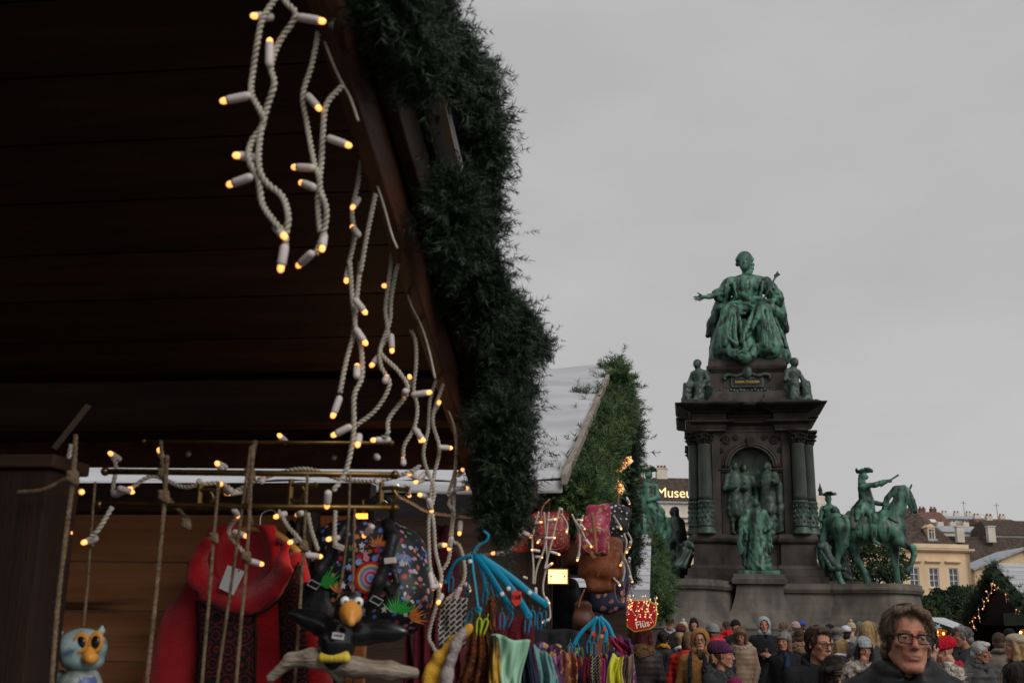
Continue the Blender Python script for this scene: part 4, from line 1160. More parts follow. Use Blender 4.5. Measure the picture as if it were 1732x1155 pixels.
# ================================================================== trees and clipped shrubs
m_leaf = mat('dark_conifer_leaves', (0.012, 0.026, 0.012), (0.04, 0.065, 0.028), rough=0.7, scale=1.2, detail=5, rand=0.2)
m_leaf2 = mat('pine_needles', (0.016, 0.032, 0.014), (0.055, 0.085, 0.035), rough=0.7, scale=3.0, detail=5)
m_box = mat('clipped_box_leaves', (0.035, 0.048, 0.014), (0.075, 0.085, 0.03), rough=0.8, scale=4, detail=6)
m_bark = mat('grey_brown_bark', (0.05, 0.038, 0.028), (0.10, 0.08, 0.06), rough=0.9, scale=6, bump=0.4, stretch=(1, 1, 0.3))
def leaf_cloud(rs, pts, per, size, spread, flat=1.0, up=0.3):
    """many small leaf faces around given centres"""
    C = np.repeat(np.asarray(pts, float), per, axis=0)
    n = len(C)
    d = rs.normal(size=(n, 3)); d /= np.linalg.norm(d, axis=1)[:, None]
    r = rs.uniform(0.35, 1.0, (n, 1)) ** 0.5 * spread
    c = C + d * r * np.array([1, 1, flat])
    a = d * 0.7 + rs.normal(size=(n, 3)) * 0.7; a[:, 2] += up
    a /= np.linalg.norm(a, axis=1)[:, None]
    b = np.cross(a, rs.normal(size=(n, 3))); b /= np.linalg.norm(b, axis=1)[:, None]
    L = size * rs.uniform(0.6, 1.4, (n, 1)); w = L * 0.32
    v = np.stack([c - a * L * 0.5, c + b * w, c + a * L * 0.5, c - b * w], 1).reshape(-1, 3)
    f = np.arange(n * 4).reshape(-1, 4)
    return v, f
def tree(name, label, px, pybase, Y, pts, per, size, spread, m, cat='tree', trunk=True, seed=1, group=None, flat=0.8):
    """pts: pixel clump centres (px,py,depth offset, spread factor)"""
    b = P(px, pybase, Y)
    t = thing(name, label, cat, (b.x, Y, 0), 0, group)
    rs = np.random.RandomState(seed)
    C = []; Vs, Fs, n = [], [], 0
    for (x, y, dy, k) in pts:
        p = P(x, y, Y + dy); c = (p.x - b.x, dy, max(p.z, 0.2))
        C.append(c)
        v, f = leaf_cloud(rs, [c], int(per * k * k), size, spread * k, flat)
        Vs.append(v); Fs.append(f + n); n += len(v)
    link_mesh('crown', mesh_np('crown', np.concatenate(Vs), np.concatenate(Fs), False), m, t)
    if trunk:
        tk = MB(); top = max(c[2] for c in C)
        tk.tube(spline([(0, 0, 0), (0.1, 0, top * 0.4), (0, 0.1, top * 0.9)], 4), [0.22 - 0.19 * i / 8 for i in range(9)], 8)
        for c in C[::2]:
            z0 = max(0.3, c[2] * 0.65)
            tk.tube([(0, 0, z0), (c[0] * 0.5, c[1] * 0.5, (z0 + c[2]) / 2), c], [0.08, 0.06, 0.03], 5)
        tk.build('trunk', m_bark, t, True)
    return t
rs0 = random.Random(5)
# pine seen under the pointing rider's horse
pts = [(1480 + 48 * rs0.uniform(-1, 1), 948 + 28 * rs0.uniform(-1, 1), rs0.uniform(-1.5, 1.5), rs0.uniform(0.6, 1.0)) for _ in range(26)] + [(1516, 968, 0, .8), (1528, 972, 0, .6), (1448, 930, 0, .7), (1462, 918, 0, .6)]
tree('pine_tree', 'dark pine showing between the legs of the pointing rider\'s horse', 1482, 1060, 105, pts, 420, 0.26, 1.15, m_leaf2, seed=3)
pts = [(1118 + 26 * rs0.uniform(-1, 1), 945 + 32 * rs0.uniform(-1, 1), rs0.uniform(-1.5, 1.5), rs0.uniform(0.6, 1.0)) for _ in range(16)]
tree('pine_tree', 'pine behind the left horse, half hidden by the stall garland', 1118, 1060, 105, pts, 420, 0.26, 1.1, m_leaf2, seed=4)
# yew mass right of the monument, three separate shrubs
for k, (lab, xr0, xr1, yt) in enumerate((('dark yew bush nearest the right end of the monument base', 1548, 1592, 1016), ('tall dark yew bush in front of the cream facade windows', 1576, 1628, 1000), ('dark yew bush half behind the large garlanded stall', 1612, 1662, 1002))):
    pts = []
    for _ in range(34):
        x = rs0.uniform(xr0, xr1); e = 1 - ((x - (xr0 + xr1) / 2) / ((xr1 - xr0) / 2)) ** 2
        pts.append((x, rs0.uniform(yt + 22 * (1 - e), 1052), rs0.uniform(-2, 2), rs0.uniform(0.7, 1.1)))
    for _ in range(9):
        x = rs0.uniform(xr0, xr1); pts.append((x, yt + 10 * rs0.uniform(-1, 1) + 14 * abs(x - (xr0 + xr1) / 2) / (xr1 - xr0), 0, 0.5))
    tree('yew_bush', lab, (xr0 + xr1) / 2, 1065, 92 + 4 * k, pts, 620, 0.2, 0.95, m_leaf, 'bush', True, 10 + k, 'dark yews by the facade')
# clipped domes
def dome(label, px, w_px, ytop, Y, seed):
    b = P(px, 1060, Y); r = (P(px + w_px / 2, 1060, Y).x - b.x); zt_ = P(px, ytop, Y).z
    t = thing('clipped_dome', label, 'bush', (b.x, Y, 0), 0, 'clipped box domes')
    rs = np.random.RandomState(seed); n = 9000
    a = rs.uniform(0, 6.283, n); q = rs.uniform(0, 1, n) ** 0.5
    z = zt_ - 1.25 * q ** 2.2 * (zt_ * 0.28); rr_ = r * q
    under = rs.uniform(0, 1, n) < 0.35
    z = np.where(under, zt_ * (0.66 - 0.4 * rs.uniform(0, 1, n)), z); rr_ = np.where(under, r * (0.97 - 0.12 * rs.uniform(0, 1, n)), rr_)
    C = np.stack([rr_ * np.cos(a), rr_ * np.sin(a), z], 1) + rs.normal(0, 0.025, (n, 3))
    v, f = leaf_cloud(rs, C, 1, 0.15, 0.03)
    link_mesh('foliage', mesh_np('foliage', v, f, False), m_box, t)
    MB().lathe([(r * 0.9, 0.0), (r * 0.93, zt_ * 0.62), (r * 0.8, zt_ * 0.8), (r * 0.4, zt_ * 0.93), (0.05, zt_ * 0.975)], n=24).build('leaf_core', m_leaf, t, True)
    return t
dome('broad clipped green dome left of the orange lit stall', 1569, 66, 1026, 62, 41)
dome('clipped green dome half hidden behind the large stall garland', 1633, 50, 1032, 58, 42)
# ================================================================== market stalls on the left
m_dwood = mat('dark_stained_wood', (0.016, 0.007, 0.004), (0.045, 0.019, 0.01), rough=0.6, scale=3, detail=8, stretch=(0.6, 6, 6), bump=0.15, bscale=25, rand=0.25, spec=0.3)
m_beam = mat('red_brown_beam', (0.05, 0.018, 0.009), (0.10, 0.038, 0.018), rough=0.6, scale=3, detail=8, stretch=(4, 0.6, 4), bump=0.15, bscale=25, rand=0.15, spec=0.3)
m_wallw = mat('warm_brown_boards', (0.27, 0.105, 0.04), (0.44, 0.19, 0.08), rough=0.55, scale=2.5, detail=10, stretch=(0.5, 8, 8), bump=0.12, bscale=20, rand=0.12, c3=(0.08, 0.03, 0.013), sc3=2.2, f3=(0.62, 0.72))
m_lath = mat('pale_wood_lath', (0.28, 0.21, 0.16), (0.38, 0.29, 0.23), rough=0.7, scale=4)
m_lath2 = mat('grey_wood_edge', (0.16, 0.13, 0.11), (0.26, 0.22, 0.19), rough=0.7, scale=4)
m_tarp = mat('grey_white_tarpaulin', (0.34, 0.34, 0.36), (0.46, 0.46, 0.48), rough=0.55, scale=1.5, detail=6, bump=0.25, bscale=5, stretch=(0.4, 2, 2))
m_grom = mat('grommet_metal', (0.6, 0.6, 0.6), rough=0.35, metal=0.7)
m_brass = mat('aged_brass', (0.10, 0.06, 0.02), (0.19, 0.115, 0.04), rough=0.35, metal=0.85, scale=20)
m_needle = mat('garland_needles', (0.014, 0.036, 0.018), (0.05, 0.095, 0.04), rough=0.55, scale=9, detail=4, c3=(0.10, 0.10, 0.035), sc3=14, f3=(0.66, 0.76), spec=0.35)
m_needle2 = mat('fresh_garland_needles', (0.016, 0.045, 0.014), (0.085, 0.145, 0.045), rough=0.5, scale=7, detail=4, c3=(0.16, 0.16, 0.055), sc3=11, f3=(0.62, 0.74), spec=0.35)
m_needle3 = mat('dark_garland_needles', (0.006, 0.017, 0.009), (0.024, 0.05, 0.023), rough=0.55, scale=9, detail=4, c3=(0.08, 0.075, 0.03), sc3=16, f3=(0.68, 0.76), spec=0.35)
m_core = mat('garland_core', (0.008, 0.013, 0.007), rough=0.9)

def row_thing(name, label, cat, u, v, group=None, z=0.0):
    p = from_row(u, v, z)
    return thing(name, label, cat, p, -TH, group)
def RL(t_uvz):
    """row-space local converter for a thing whose base sits at row (u,v)"""
    u0, v0, z0 = t_uvz
    return lambda u, v, z: (u - u0, v - v0, z - z0)

def garland(name, label, blobs, seed, sprig_L, needle, wid, per, parent_loc, group='fir garlands on the stall gables', nn=26, corescale=0.62, m=None):
    """blobs: (world centre, radius). A thing with needle sprays round an added dark core."""
    rs = np.random.RandomState(seed)
    t = thing(name, label, 'garland', parent_loc, 0, group)
    o = np.array(parent_loc)
    Vs, Fs, n = [], [], 0
    bl = [(np.array(c) - o, r) for c, r in blobs]
    rref = np.mean([r for c, r in bl])
    for i in range(len(bl)):
        c, r = bl[i]
        k = max(20, int(per * (r / rref) ** 2))
        d = rs.normal(size=(k, 3)); d /= np.linalg.norm(d, axis=1)[:, None]
        clm = rs.normal(size=(9, 3)); clm /= np.linalg.norm(clm, axis=1)[:, None]
        d = d + clm[rs.randint(0, 9, k)] * 1.1; d /= np.linalg.norm(d, axis=1)[:, None]      # twigs bunch together
        base = c + d * r * rs.uniform(0.4, 0.95, (k, 1))
        if i + 1 < len(bl):     # slide along to the next blob so that the clumps join up
            base = base + (bl[i + 1][0] - c) * rs.uniform(-0.1, 0.6, (k, 1)) * (np.linalg.norm(bl[i + 1][0] - c) < 2.6 * (r + bl[i + 1][1]))
        ax = d * 0.8 + rs.normal(size=(k, 3)) * 0.55; ax[:, 2] -= 0.12; ax /= np.linalg.norm(ax, axis=1)[:, None]
        L = sprig_L * rs.uniform(0.5, 1.15, (k, 1)) * np.where(rs.uniform(0, 1, (k, 1)) < 0.14, 1.7, 1.0)
        tt = rs.uniform(0.0, 1.0, (k, nn, 1))
        pb = base[:, None, :] + ax[:, None, :] * L[:, None, :] * tt
        pr = np.cross(ax[:, None, :], rs.normal(size=(k, nn, 3))); pr /= np.linalg.norm(pr, axis=2)[:, :, None]
        dr = ax[:, None, :] * 0.65 + pr * 0.76
        ln = needle * rs.uniform(0.65, 1.2, (k, nn, 1)) * rs.uniform(0.6, 1.35, (k, 1, 1)) * (1.1 - 0.4 * tt)
        sd = np.cross(dr, rs.normal(size=(k, nn, 3))); sd /= np.linalg.norm(sd, axis=2)[:, :, None]
        v = np.stack([pb - sd * wid, pb + sd * wid, pb + dr * ln], 2).reshape(-1, 3)
        f = np.arange(len(v)).reshape(-1, 3)
        Vs.append(v); Fs.append(f + n); n += len(v)
    nd = link_mesh('needles', mesh_np('needles', np.concatenate(Vs), np.concatenate(Fs), False), m or m_needle, t)
    nd['kind'] = 'stuff'
    cm = MB()
    bl = bl[:21]
    cm.tube(spline([b[0] for b in bl], 4), [q for i in range(len(bl) - 1) for q in [bl[i][1] * corescale + (bl[i + 1][1] - bl[i][1]) * corescale * j / 4 for j in range(4)]] + [bl[-1][1] * corescale], 10)
    cm.build('dark_filler_core', m_core, t, True)  # added dark tube inside the needles, there to block light
    return t

# ---------------------------------------------------------------- near stall
NU, NV = -1.9, 1.5
near = row_thing('market_stall', 'dark brown wooden stall in the left foreground, seen from under its roof', 'stall', NU, NV)
L = RL((NU, NV, 0))
SL = 0.37
def deck(v):
    return 2.262 + SL * (3.3 - v)
ang = math.atan(SL)
pk = MB().box((0, 0, 0), (2.75, 0.182, 0.022)); PLANK = pk.fix(pk.mesh('roof_plank')); PLANK.materials.append(m_dwood)
v = 3.25
while v > -0.35:
    inst('roof_plank', PLANK, near, L(-1.875, v, deck(v) + 0.012), (-ang, 0, 0))
    v -= 0.187 * math.cos(ang)
# roof cover above the planks, both slopes
cv = MB()
a, b = 3.5, -0.3
cv.slab(L(-3.35, -0.3, deck(-0.3) + 0.06), L(-0.46, -0.3, deck(-0.3) + 0.06), L(-0.46, 3.37, deck(3.37) + 0.06), L(-3.35, 3.37, deck(3.37) + 0.06), 0.02)
cv.slab(L(-3.35, -4.1, deck(3.5) + 0.06), L(-0.46, -4.1, deck(3.5) + 0.06), L(-0.46, -0.3, deck(-0.3) + 0.062), L(-3.35, -0.3, deck(-0.3) + 0.062), 0.02)
cv.build('roof_cover', m_tarp, near)
def zb(v):
    return 2.118 + SL * (3.06 - v)
bb = MB()
bb.hexa([L(-0.585, -0.3, zb(-0.3)), L(-0.55, -0.3, zb(-0.3)), L(-0.55, 3.36, zb(3.36)), L(-0.585, 3.36, zb(3.36))], [L(-0.585, -0.3, zb(-0.3) + 0.17), L(-0.55, -0.3, zb(-0.3) + 0.17), L(-0.55, 3.36, zb(3.36) + 0.17), L(-0.585, 3.36, zb(3.36) + 0.17)])
bb.build('barge_board', m_beam, near, bevel=0.006)
b2 = MB()
b2.hexa([L(-0.545, -0.3, zb(-0.3) + 0.11), L(-0.515, -0.3, zb(-0.3) + 0.11), L(-0.515, 3.42, zb(3.42) + 0.11), L(-0.545, 3.42, zb(3.42) + 0.11)], [L(-0.545, -0.3, zb(-0.3) + 0.24), L(-0.515, -0.3, zb(-0.3) + 0.24), L(-0.515, 3.42, zb(3.42) + 0.24), L(-0.545, 3.42, zb(3.42) + 0.24)])
b2.build('outer_barge_board', m_dwood, near, bevel=0.005)
lt_ = MB()
lt_.hexa([L(-0.47, -0.3, zb(-0.3) + 0.235), L(-0.455, -0.3, zb(-0.3) + 0.235), L(-0.455, 3.5, zb(3.5) + 0.235), L(-0.47, 3.5, zb(3.5) + 0.235)], [L(-0.47, -0.3, zb(-0.3) + 0.246), L(-0.455, -0.3, zb(-0.3) + 0.246), L(-0.455, 3.5, zb(3.5) + 0.246), L(-0.47, 3.5, zb(3.5) + 0.246)])
lt_.build('edge_lath', m_lath, near)
eb = MB().hexa([L(-3.3, 3.32, PV(120, 781, 3.32).z), L(-0.6, 3.32, PV(795, 792, 3.32).z), L(-0.6, 3.36, PV(795, 792, 3.32).z), L(-3.3, 3.36, PV(120, 781, 3.32).z)], [L(-3.3, 3.32, deck(3.34) + 0.03), L(-0.6, 3.32, deck(3.34) + 0.03), L(-0.6, 3.36, deck(3.34) + 0.03), L(-3.3, 3.36, deck(3.34) + 0.03)])
eb.build('eave_board', m_beam, near, bevel=0.004)
for x, y in ((318, 767), (565, 773), (820, 795)):  # pale closed discs stand in for light showing through the grommet holes
    p = PV(x, y, 3.31)
    gm = MB().lathe([(0.0012, 0), (0.0095, 0), (0.011, 0.003), (0.0095, 0.006), (0.0012, 0.006)], (0, 0, 0), 14, Matrix.Rotation(math.pi / 2, 3, 'X'))
    o = gm.build('grommet', m_grom, near, True); o.location = L(p.x, p.y + 0.004, p.z)
MB().box(L(-1.9, 3.0, deck(3.0) - 0.07), (2.6, 0.09, 0.13)).build('purlin', m_dwood, near, bevel=0.006)
MB().box(L(-1.9, 1.2, deck(1.2) - 0.09), (2.6, 0.09, 0.15)).build('purlin', m_dwood, near, bevel=0.006)
# far side wall of horizontal boards with a dark head rail
hr0, hr1 = PV(400, 867, 3.165).z, PV(400, 816, 3.165).z
MB().box(L(-1.98, 3.2, (hr0 + hr1) / 2), (2.2, 0.07, hr1 - hr0)).build('head_rail', m_dwood, near, bevel=0.004)
for k in range(9):
    zt_ = hr0 - 0.003 - k * 0.142
    MB().box(L(-1.98, 3.2 + 0.003 * (k % 2), zt_ - 0.07), (2.2, 0.03, 0.139)).build('wall_board', m_wallw, near, bevel=0.004)
MB().box(L(-3.12, 1.2, 1.3), (0.04, 4.2, 2.6)).build('back_wall', m_dwood, near)
# left post with bracket
pp = PV(88, 800, 1.9); p2 = PV(60, 792, 1.9)
MB().box(L(pp.x - 0.075, 1.95, p2.z / 2), (0.15, 0.11, p2.z)).build('post', mat('near_black_wood', (0.012, 0.006, 0.004), (0.025, 0.011, 0.006), rough=0.7, scale=3, stretch=(6, 6, 0.6), bump=0.2, bscale=25), near, bevel=0.008)
MB().box(L(pp.x - 0.09, 1.95, p2.z + 0.012), (0.2, 0.13, 0.025)).build('post_cap', m_dwood, near, bevel=0.004)
br = MB(); q1, q2 = PV(150, 685, 1.95), PV(92, 758, 1.95)
br.tube([L(q1.x, q1.y, q1.z), L(q2.x, q2.y, q2.z)], 0.011, 4, flat=0.4)
br.build('metal_bracket', mat('bracket_steel', (0.12, 0.09, 0.07), rough=0.5, metal=0.5), near)
# hanging rails
def rod(y1, y2, x1, x2, v, r):
    a, b = PV(x1, y1, v), PV(x2, y2, v)
    t = thing('hanging_rail', 'x', 'rail', from_row(a.x, a.y, a.z), -TH)
    c = RL((a.x, a.y, a.z))
    MB().tube([(0, 0, 0), c(b.x, b.y, b.z)], r, 10).build('rod', m_brass, t, True)
    MB().ball((0, 0, 0), r * 1.5, 10, 7).build('end_knob', m_brass, t, True)
    MB().ball(c(b.x, b.y, b.z), r * 1.5, 10, 7).build('end_knob', m_brass, t, True)
    return t
rod(797, 803, 178, 668, 2.15, 0.0062)['label'] = 'thick brass rail across the light strip inside the near stall'
rod(853, 859, 168, 668, 2.1, 0.0055)['label'] = 'lower brass rail just under the light strip, in front of the boards'
rod(746, 749, 244, 662, 2.3, 0.004)['label'] = 'thin brass rail, topmost of the three above the light strip'
# brass coat hooks screwed below the rails
def hook(x, y, lab):
    p = PV(x, y, 2.12); t = thing('coat_hook', lab, 'hook', from_row(p.x, p.y, p.z), -TH, 'brass hooks on the rails')
    s = 0.00115
    MB().tube([(0, 0, 16 * s), (0, 0, -26 * s)], 0.0055, 6).build('back_plate', m_brass, t)
    MB().tube(spline([(0, 0, 6 * s), (22 * s, -8 * s, 6 * s), (46 * s, -14 * s, 2 * s), (50 * s, -16 * s, 8 * s)], 5), 0.0045, 7).build('upper_arm', m_brass, t, True)
    MB().tube(spline([(0, 0, -18 * s), (18 * s, -8 * s, -24 * s), (30 * s, -12 * s, -10 * s), (24 * s, -12 * s, 2 * s)], 6), 0.0045, 7).build('lower_arm', m_brass, t, True)
hook(492, 826, 'brass double hook below the middle of the rails')
hook(645, 832, 'brass double hook at the right end of the rails')
hook(338, 835, 'brass double hook left of the coat, under the thick rail')

nb = [(690, -30, 48), (715, 25, 50), (742, 75, 48), (772, 130, 46), (800, 185, 42), (800, 240, 38), (808, 300, 34), (800, 355, 36), (798, 410, 34), (805, 462, 34), (822, 515, 36), (850, 552, 36), (882, 578, 28), (908, 592, 14), (850, 612, 40), (858, 660, 34), (843, 715, 38), (872, 742, 20), (846, 790, 36), (852, 838, 30), (848, 876, 22)]
nb += [(800, 462, 20), (770, 420, 26), (760, 360, 26), (765, 320, 20), (722, 130, 24), (698, 85, 34), (672, 30, 40), (655, -20, 40)]
blobs = []
for x, y, r in nb:
    p = PU(x, y, -0.44 if y > 500 else -0.45)
    blobs.append((from_row(p.x, p.y, p.z), r * p.y / FPX * 0.97))
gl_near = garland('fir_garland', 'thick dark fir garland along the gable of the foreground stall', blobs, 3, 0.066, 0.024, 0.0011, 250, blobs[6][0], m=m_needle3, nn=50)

# ---------------------------------------------------------------- middle stall with grey tarpaulin roof
MU, MV = -2.1, 9.4
mid = row_thing('market_stall', 'second stall with wrinkled grey white tarpaulin roof and garlanded gable', 'stall', MU, MV)
L = RL((MU, MV, 0))
EV, EZ, AV, AZ, FV = 5.35, 2.40, 9.41, 3.93, 13.45
wr = foldnoise(55, 7, 1.0, 3.0, 1.0)
def tarp_fn(a, b):
    u = -3.9 + 3.36 * a
    vv = EV + (AV - EV) * b
    z = EZ + (AZ - EZ) * b
    w = 0.018 * (abs(math.sin(11 * math.pi * b + 0.7 * math.sin(5 * a) + 0.5 * math.sin(3 * u))) - 0.6) * (0.5 + 0.5 * math.sin(7 * a + 9 * b)) + 0.012 * math.sin(9 * u + 14 * b)
    return L(u, vv, z + w)
MB().grid(tarp_fn, 40, 120).build('tarpaulin', m_tarp, mid, True, solid=0.006)
def flap_fn(a, b):
    u = -3.9 + 3.36 * a
    return L(u, EV - 0.012 - 0.012 * math.sin(u * 9) * b, EZ - 0.06 * b - 0.006 * math.sin(u * 5))
MB().grid(flap_fn, 60, 3).build('tarpaulin_flap', m_tarp, mid, True, solid=0.004)
for u in (-0.75, -1.35, -1.95, -2.55, -3.15):
    o = MB().lathe([(0.006, 0), (0.017, 0), (0.019, 0.004), (0.017, 0.008), (0.006, 0.008)], (0, 0, 0), 14, Matrix.Rotation(math.pi / 2, 3, 'X')).build('grommet', m_grom, mid, True); o.location = L(u, EV - 0.03, EZ - 0.03)
m_shade = m_dwood
MB().slab(L(-3.9, AV, AZ - 0.02), L(-0.54, AV, AZ - 0.02), L(-0.54, FV, EZ - 0.02), L(-3.9, FV, EZ - 0.02), 0.03).build('far_roof_slope', m_tarp, mid)
MB().slab(L(-3.88, EV + 0.05, EZ - 0.03), L(-0.56, EV + 0.05, EZ - 0.03), L(-0.56, AV, AZ - 0.05), L(-3.88, AV, AZ - 0.05), 0.03).build('roof_boards', m_dwood, mid)
def rake(u0, u1, va, za, vb, zb_, h):
    return MB().hexa([L(u0, va, za - h), L(u1, va, za - h), L(u1, vb, zb_ - h), L(u0, vb, zb_ - h)], [L(u0, va, za), L(u1, va, za), L(u1, vb, zb_), L(u0, vb, zb_)])
rake(-0.545, -0.515, EV - 0.05, EZ + 0.03, AV, AZ + 0.025, 0.055).build('barge_board', m_lath2, mid, bevel=0.005)
rake(-0.545, -0.515, AV, AZ + 0.025, FV, EZ + 0.025, 0.09).build('barge_board', m_lath2, mid, bevel=0.005)
MB().box(L(-2.2, EV + 0.12, 1.12), (3.2, 0.05, 2.24)).build('side_wall', m_dwood, mid)
MB().box(L(-3.7, 9.4, 1.2), (0.05, 8, 2.4)).build('back_wall', m_dwood, mid)
MB().box(L(-2.2, 13.3, 1.12), (3.2, 0.05, 2.24)).build('far_side_wall', m_dwood, mid)
MB().box(L(-0.66, EV + 0.12, EZ - 0.18), (0.11, 0.14, 0.2)).build('beam_end', m_dwood, mid, bevel=0.006)
MB().box(L(-0.66, EV + 0.14, 1.1), (0.11, 0.11, 2.2)).build('post', m_dwood, mid, bevel=0.006)
MB().box(L(-0.66, 9.3, 1.3), (0.1, 0.1, 2.6)).build('post', m_dwood, mid, bevel=0.006)
MB().box(L(-0.7, 7.3, 2.33), (0.08, 4.0, 0.12)).build('front_beam', m_dwood, mid, bevel=0.006)
MB().box(L(-1.1, 9.4, 0.5), (0.9, 7.6, 1.0)).build('counter', m_dwood, mid, bevel=0.01)
mbz = [(1037, 630, 16), (1043, 655, 22), (1045, 682, 26), (1035, 706, 30), (1022, 735, 34), (1012, 765, 38), (998, 795, 42), (986, 825, 42), (978, 850, 36)]
blobs = []
for i, (x, y, r) in enumerate(mbz):
    vv = AV - 0.1 - (AV - EV - 0.3) * i / (len(mbz) - 1)
    p = PV(x, y, vv); blobs.append((from_row(p.x, p.y, p.z), r * vv / FPX * 0.84))
p = PV(984, 674, 8.0); p2 = PV(1000, 680, 8.0)
garland('fir_garland', 'fresh green fir garland on the near gable edge of the second stall', blobs, 5, 0.125, 0.055, 0.0026, 300, blobs[4][0], m=m_needle2, nn=50)
garland('fir_sprig', 'small fir sprig poking out over the tarpaulin of the second stall', [(from_row(p.x, p.y, p.z), 0.045), (from_row(p2.x, p2.y, p2.z), 0.04)], 8, 0.1, 0.055, 0.002, 70, from_row(p.x, p.y, p.z))
fbz = [(1050, 655, 18, 9.6), (1058, 690, 24, 9.9), (1062, 722, 24, 10.2), (1064, 755, 20, 10.6), (1064, 790, 20, 11.0), (1070, 830, 18, 11.4), (1074, 870, 20, 11.9), (1078, 910, 19, 12.4), (1078, 945, 16, 12.8), (1076, 970, 12, 13.2)]
blobs = []
for x, y, r, vv in fbz:
    p = PV(x - (6 if y < 800 else 14), y, vv); blobs.append((from_row(p.x, p.y, p.z), r * (0.95 if y < 800 else 0.8) * vv / FPX))
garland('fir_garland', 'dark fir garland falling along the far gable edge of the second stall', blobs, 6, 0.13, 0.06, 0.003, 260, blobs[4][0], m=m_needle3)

# ---------------------------------------------------------------- third stall with pale shingled roof
e1, r1 = PV(1099, 1001, 15.5), PV(1102, 906, 19.2)
TU, TV = e1.x - 1.6, 17.0
third = row_thing('market_stall', 'third stall with pale roof courses, red shield sign and dense lights', 'stall', TU, TV)
L = RL((TU, TV, 0))
nC = 9
for k in range(nC):
    a0, a1 = k / nC, (k + 1) / nC + 0.012
    u1 = lambda a: e1.x + (r1.x - e1.x) * a
    z = lambda a: e1.z + (r1.z - e1.z) * a
    vv = lambda a: e1.y + (r1.y - e1.y) * a
    MB().slab(L(u1(a0) - 3.4, vv(a0), z(a0) + 0.035), L(u1(a0), vv(a0), z(a0) + 0.035), L(u1(a1), vv(a1), z(a1) + 0.015), L(u1(a1) - 3.4, vv(a1), z(a1) + 0.015), 0.018).build('roof_course', m_tarp, third)
MB().box(L(e1.x - 1.7, e1.y + 0.02, e1.z - 0.05), (3.4, 0.03, 0.13)).build('eave_flashing', m_zinc, third)
MB().slab(L(r1.x - 3.4, r1.y, r1.z), L(r1.x, r1.y, r1.z), L(r1.x, 22.8, e1.z), L(r1.x - 3.4, 22.8, e1.z), 0.03).build('far_roof_slope', m_tarp, third)
MB().box(L(e1.x - 1.8, e1.y + 0.3, 1.15), (3.2, 0.06, 2.2)).build('side_wall', m_dwood, third)
MB().box(L(e1.x - 3.3, 19, 1.2), (0.06, 7, 2.4)).build('back_wall', m_dwood, third)
MB().box(L(e1.x - 0.2, e1.y + 0.3, 1.15), (0.12, 0.12, 2.3)).build('post', m_dwood, third)
blobs = []
for x, y, r, vv in ((1108, 915, 9, 19), (1110, 935, 13, 18.4), (1114, 958, 15, 17.7), (1116, 980, 17, 17.0), (1116, 1003, 17, 16.4), (1116, 1022, 13, 16.0), (1116, 1032, 9, 15.8)):
    p = PV(x, y, vv); blobs.append((from_row(p.x, p.y, p.z), r * vv / FPX))
garland('fir_garland', 'green fir garland on the third stall in front of the monument base', blobs, 7, 0.15, 0.07, 0.004, 260, blobs[3][0], m=m_needle2)
# red shield sign with yellow rim and white lettering
m_sred = mat('sign_red_paint', (0.42, 0.012, 0.016), rough=0.4)
m_syel = mat('sign_yellow_paint', (0.62, 0.36, 0.03), rough=0.4)
m_swht = mat('sign_white_paint', (0.75, 0.68, 0.55), rough=0.5)
sp_ = PV(1084, 1042, 15.2)
sg = row_thing('shield_sign', 'red shield sign with yellow rim and white lettering under the lights', 'sign', sp_.x, sp_.y, None, sp_.z)
sh = [(-0.2, 0.2), (-0.2, -0.02), (-0.17, -0.13), (-0.08, -0.19), (0.02, -0.17), (0.12, -0.15), (0.18, -0.1), (0.2, 0.0), (0.2, 0.14), (0.1, 0.2)]
MB().prism([(x * 1.06, y * 1.06) for x, y in sh], 0.0, 0.03, 'y').build('rim', m_syel, sg, bevel=0.004)
MB().prism([(x * 0.98, y * 0.98) for x, y in sh], -0.006, 0.02, 'y').build('panel', m_sred, sg)
o = link_mesh('lettering', text_mesh('Flüs', 0.12, 0.003, 0.002), m_swht, sg); o.location = (0.02, -0.011, -0.1); o.rotation_euler = (math.pi / 2, R_(-12), 0)

# ================================================================== stalls on the right
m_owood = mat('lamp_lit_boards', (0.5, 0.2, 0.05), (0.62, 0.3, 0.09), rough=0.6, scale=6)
m_bulb = mat('warm_lamp_bulb', (1, 0.8, 0.5), rough=0.4, emit=(1.0, 0.36, 0.06), es=7.0)
Y3 = 33.0
b0 = P(1690, 1075, Y3)
big = thing('market_stall', 'large garlanded stall with white roof and hanging lights at the right edge', 'stall', (b0.x, Y3, 0))
YG = lambda x: Y3 + (1681 - x) * 0.07          # the gable runs towards the viewer from left to right
LB = lambda x, y: P(x, y, YG(x)) - Vector((b0.x, Y3, 0))
A, B, E_l = LB(1681, 954), LB(1752, 1034), LB(1634, 1056)
ridge_dir = Vector((4.2, 0.35, 0))
for k in range(10):
    lo, hi = k / 10, (k + 1) / 10 + 0.01
    pl = lambda t, s_, dz: B.lerp(A, t) + ridge_dir * s_ + Vector((0, 0, dz))
    MB().slab(pl(lo, 0, 0.06), pl(lo, 1, 0.06), pl(hi, 1, 0.03), pl(hi, 0, 0.03), 0.03).build('roof_course', m_tarp, big)
MB().slab(A, A + ridge_dir, E_l + ridge_dir, E_l, 0.04).build('far_roof_slope', m_tarp, big)
def wall_poly(name, m, off, pts):
    pp_ = [p_ + off for p_ in pts]; n_ = len(pp_); th_ = Vector((0.06, 0, 0))
    MB().add(pp_ + [p_ + th_ for p_ in pp_], [tuple(range(n_)), tuple(range(2 * n_ - 1, n_ - 1, -1))] + [(i, (i + 1) % n_, n_ + (i + 1) % n_, n_ + i) for i in range(n_)]).build(name, m, big)
